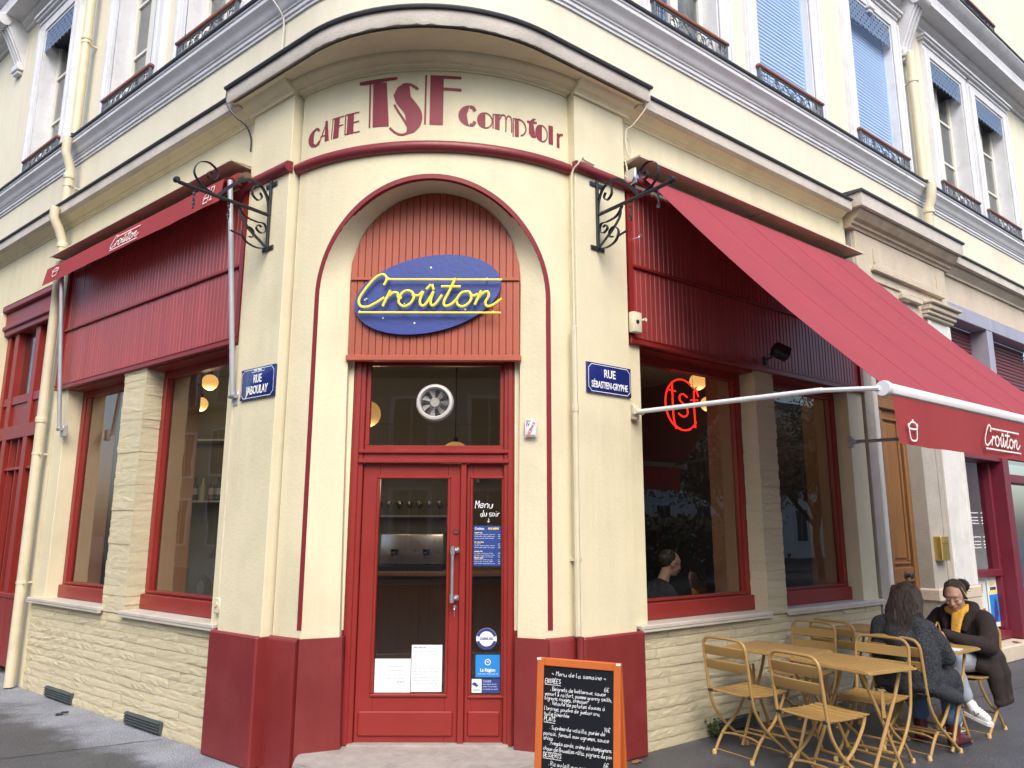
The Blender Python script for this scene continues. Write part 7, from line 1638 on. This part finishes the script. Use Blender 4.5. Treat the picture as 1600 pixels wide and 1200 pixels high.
# ================================================================== ACROSS THE STREETS (seen in the glass)
def town_house(label, M, x0, x1, y0, y1, h, m, floors, bays, balc=()):
    t = thing('apartment_building', label, 'building', M @ Matrix.Translation(((x0+x1)/2, (y0+y1)/2, -.15))); bm = newbm(); box(bm, x0, x1, y0, y1, -.15, h); obj('wall', bm, m, t, M)
    bm = newbm(); box(bm, x0-.3, x1+.3, y0-.3, y1+.3, h, h+.4); obj('roof', bm, zinc, t, M)
    fw_ = (x1-x0)/bays; fh = h/floors
    for f in range(floors):
        for b in range(bays):
            xc, z = x0+fw_*(b+.5), fh*f+.9
            bm = newbm(); box(bm, xc-.7, xc+.7, y1+.004, y1+.09, z-.1, z+2.0); wn = obj('window', bm, white_paint, t, M)
            bm = newbm(); box(bm, xc-.55, xc-.03, y1+.08, y1+.10, z, z+1.9); box(bm, xc+.03, xc+.55, y1+.08, y1+.10, z, z+1.9); obj('pane', bm, dark_void, wn, M)
        if f in balc:
            bm = newbm(); box(bm, x0+1, x1-1, y1, y1+.9, fh*f+.7, fh*f+.85)
            for k in range(int((x1-x0-2)/.14)): box(bm, x0+1+.14*k, x0+1.02+.14*k, y1+.86, y1+.88, fh*f+.85, fh*f+1.8)
            box(bm, x0+1, x1-1, y1+.85, y1+.90, fh*f+1.8, fh*f+1.85); obj('balcony', bm, iron, t, M)
ren_a = mat('ochre_render', (.42, .34, .24), .85, .1, 2, .1); ren_b = mat('white_render', (.62, .60, .56), .85, .08, 2, .1); ren_c = mat('grey_render', (.30, .30, .30), .85, .1, 2, .1)
def back(o, d, n): return frame(d, n, o)
town_house('grey apartment building across the crossing, behind the camera', MW, -7, 8, -24, -13, 9, ren_c, 3, 6, (1, 2))
ML_o = frame(dL, -nL, C+nL*14)    # y towards the street
town_house('ochre apartment building across the left street', ML_o, 2, 34, -9, 0, 9, ren_a, 3, 11, (2,))
MR_o = frame(-dR, -nR, C+nR*22)
town_house('white apartment building beyond the trees of the right street', MR_o, -52, -20, -9, 0, 9, ren_b, 3, 10, ())
bark = mat('tree_bark', (.06, .048, .038), .9, .25, 10, .5, 40); leaf_r = mat('autumn_leaf', (.19, .07, .03), .7, .3, 5, 0, rnd=.2); leaf_k = mat('dark_leaf', (.05, .045, .02), .7, .3, 5, 0)
def tree(label, o, h, seed, lm, nl):
    rt = random.Random(seed); t = thing('street_tree', label, 'tree', o, 'trees across the right street'); bm = newbm(); tips = []
    def limb(p, d, L_, r, dep):
        q = p+d*L_; mid = (p+q)/2+Vector((rt.uniform(-.1, .1), rt.uniform(-.1, .1), 0))*L_*.4; tube(bm, [p, mid, q], [r, r*.85, r*.65], 6 if dep < 2 else 4, caps=False); tips.append((q, dep))
        if dep < 4:
            for k in range(4 if dep else 6):
                a = rt.uniform(0, 6.28); s = rt.uniform(.45, .8); nd = (d+Vector((math.cos(a)*s, math.sin(a)*s, rt.uniform(-.05, .35)))).normalized(); limb(p.lerp(q, rt.uniform(.6, 1)), nd, L_*rt.uniform(.55, .78), r*.58, dep+1)
    limb(Vector((0, 0, -.15)), Vector((0, 0, 1)), h*.25, .15, 0); obj('trunk', bm, bark, t, WM[t.name]); b2 = newbm(); T = [q for q, d in tips if d >= 2]
    for i in range(nl):
        p = rt.choice(T)+Vector((rt.gauss(0, .35), rt.gauss(0, .35), rt.gauss(-.1, .35))); d = Vector((rt.uniform(-1, 1), rt.uniform(-1, 1), rt.uniform(-1, .3))).normalized()*.13; s = d.orthogonal().normalized()*.06
        b2.faces.new([b2.verts.new(x) for x in (p, p+d*.5+s, p+d, p+d*.5-s)])
    obj('crown', b2, lm, t, WM[t.name])
for k, (u, n, h, lm, nl) in enumerate(((6, 10.5, 10, leaf_k, 2600), (12, 11, 11, leaf_r, 3600), (18, 10.5, 10, leaf_r, 3200), (24, 11, 11, leaf_k, 3000), (1, 12, 9, leaf_k, 2200), (9, 13.5, 9, leaf_k, 3000), (15, 13, 10, leaf_k, 3400), (21, 12.5, 9, leaf_k, 3200))):
    tree(['dark bare street tree opposite the café terrace', 'russet autumn street tree further along the right street', 'second russet autumn street tree, mid street', 'dark leafed street tree at the far end', 'street tree at the corner of the crossing', 'dark tree in the second row of the right street', 'bushy dark tree in the second row, mid street', 'low dark tree in the second row, far along'][k], C+dR*u+nR*n, h, k+1, lm, nl*2)
rh = random.Random(8); th_ = thing('hedge', 'dark hedge added under the trees to darken the right window reflections', 'hedge', C+dR*14+nR*15); b2 = newbm()  # unseen hedge, added to darken what the right windows mirror
for i in range(9000):
    p = C+dR*rh.uniform(2, 27)+nR*(15+rh.gauss(0, .35))+Vector((0, 0, rh.uniform(-.1, 2.1))); d = Vector((rh.uniform(-1, 1), rh.uniform(-1, 1), rh.uniform(-.6, .8))).normalized()*.22; q = d.orthogonal().normalized()*.12
    b2.faces.new([b2.verts.new(x) for x in (p, p+d*.5+q, p+d, p+d*.5-q)])
obj('foliage', b2, leaf_k, th_)
# cars parked across the left street
def car(label, M, m):
    t = thing('parked_car', label, 'car', M, 'cars parked across the left street'); bm = newbm()
    prism(bm, [(-2.1, .35), (-2.12, .75), (-1.95, .92), (-1.3, .98), (-.7, 1.42), (.8, 1.44), (1.35, .98), (2.0, .85), (2.1, .6), (2.1, .35)], -.85, .85); bmesh.ops.bevel(bm, geom=bm.edges[:], offset=.05, segments=2, affect='EDGES'); obj('body', bm, m, t, M, True)
    bm = newbm(); prism(bm, [(-1.15, 1.0), (-.66, 1.37), (.76, 1.39), (1.2, 1.0)], -.87, .87); obj('window', bm, bottle_d, t, M)
    for x in (-1.3, 1.3):
        for y in (-.82, .82):
            bm = newbm(); lathe(bm, [(0, -.1), (.22, -.1), (.31, -.08), (.31, .08), (.22, .1), (0, .1)], 18, (x, y, .30), 'Y'); wh = obj('wheel', bm, iron, t, M, True); bm = newbm(); lathe(bm, [(0, -.11), (.19, -.105), (.19, .105), (0, .11)], 14, (x, y, .30), 'Y'); obj('rim', bm, steel, wh, M, True)
    for y in (-.6, .6): bm = newbm(); box(bm, 2.04, 2.12, y-.16, y+.16, .62, .74, .02); obj('headlight', bm, white_metal, t, M)
carp = [mat('car_navy', (.02, .03, .10), .25, .05, 5, 0, coat=.6), mat('car_red', (.25, .02, .02), .25, .05, 5, 0, coat=.6), mat('car_silver', (.45, .46, .48), .25, .05, 5, 0, metal=.4, coat=.6)]
for k, (u, lab) in enumerate(((3.0, 'navy car parked across the left street'), (8.2, 'red car parked across the left street'), (13.4, 'silver car parked across the left street'))): car(lab, frame(dL, Vector((-dL.y, dL.x, 0)), C+dL*u+nL*7.6+Vector((0, 0, -.15))), carp[k])
for o in list(bpy.data.meshes):
    if o.users == 0: bpy.data.meshes.remove(o)
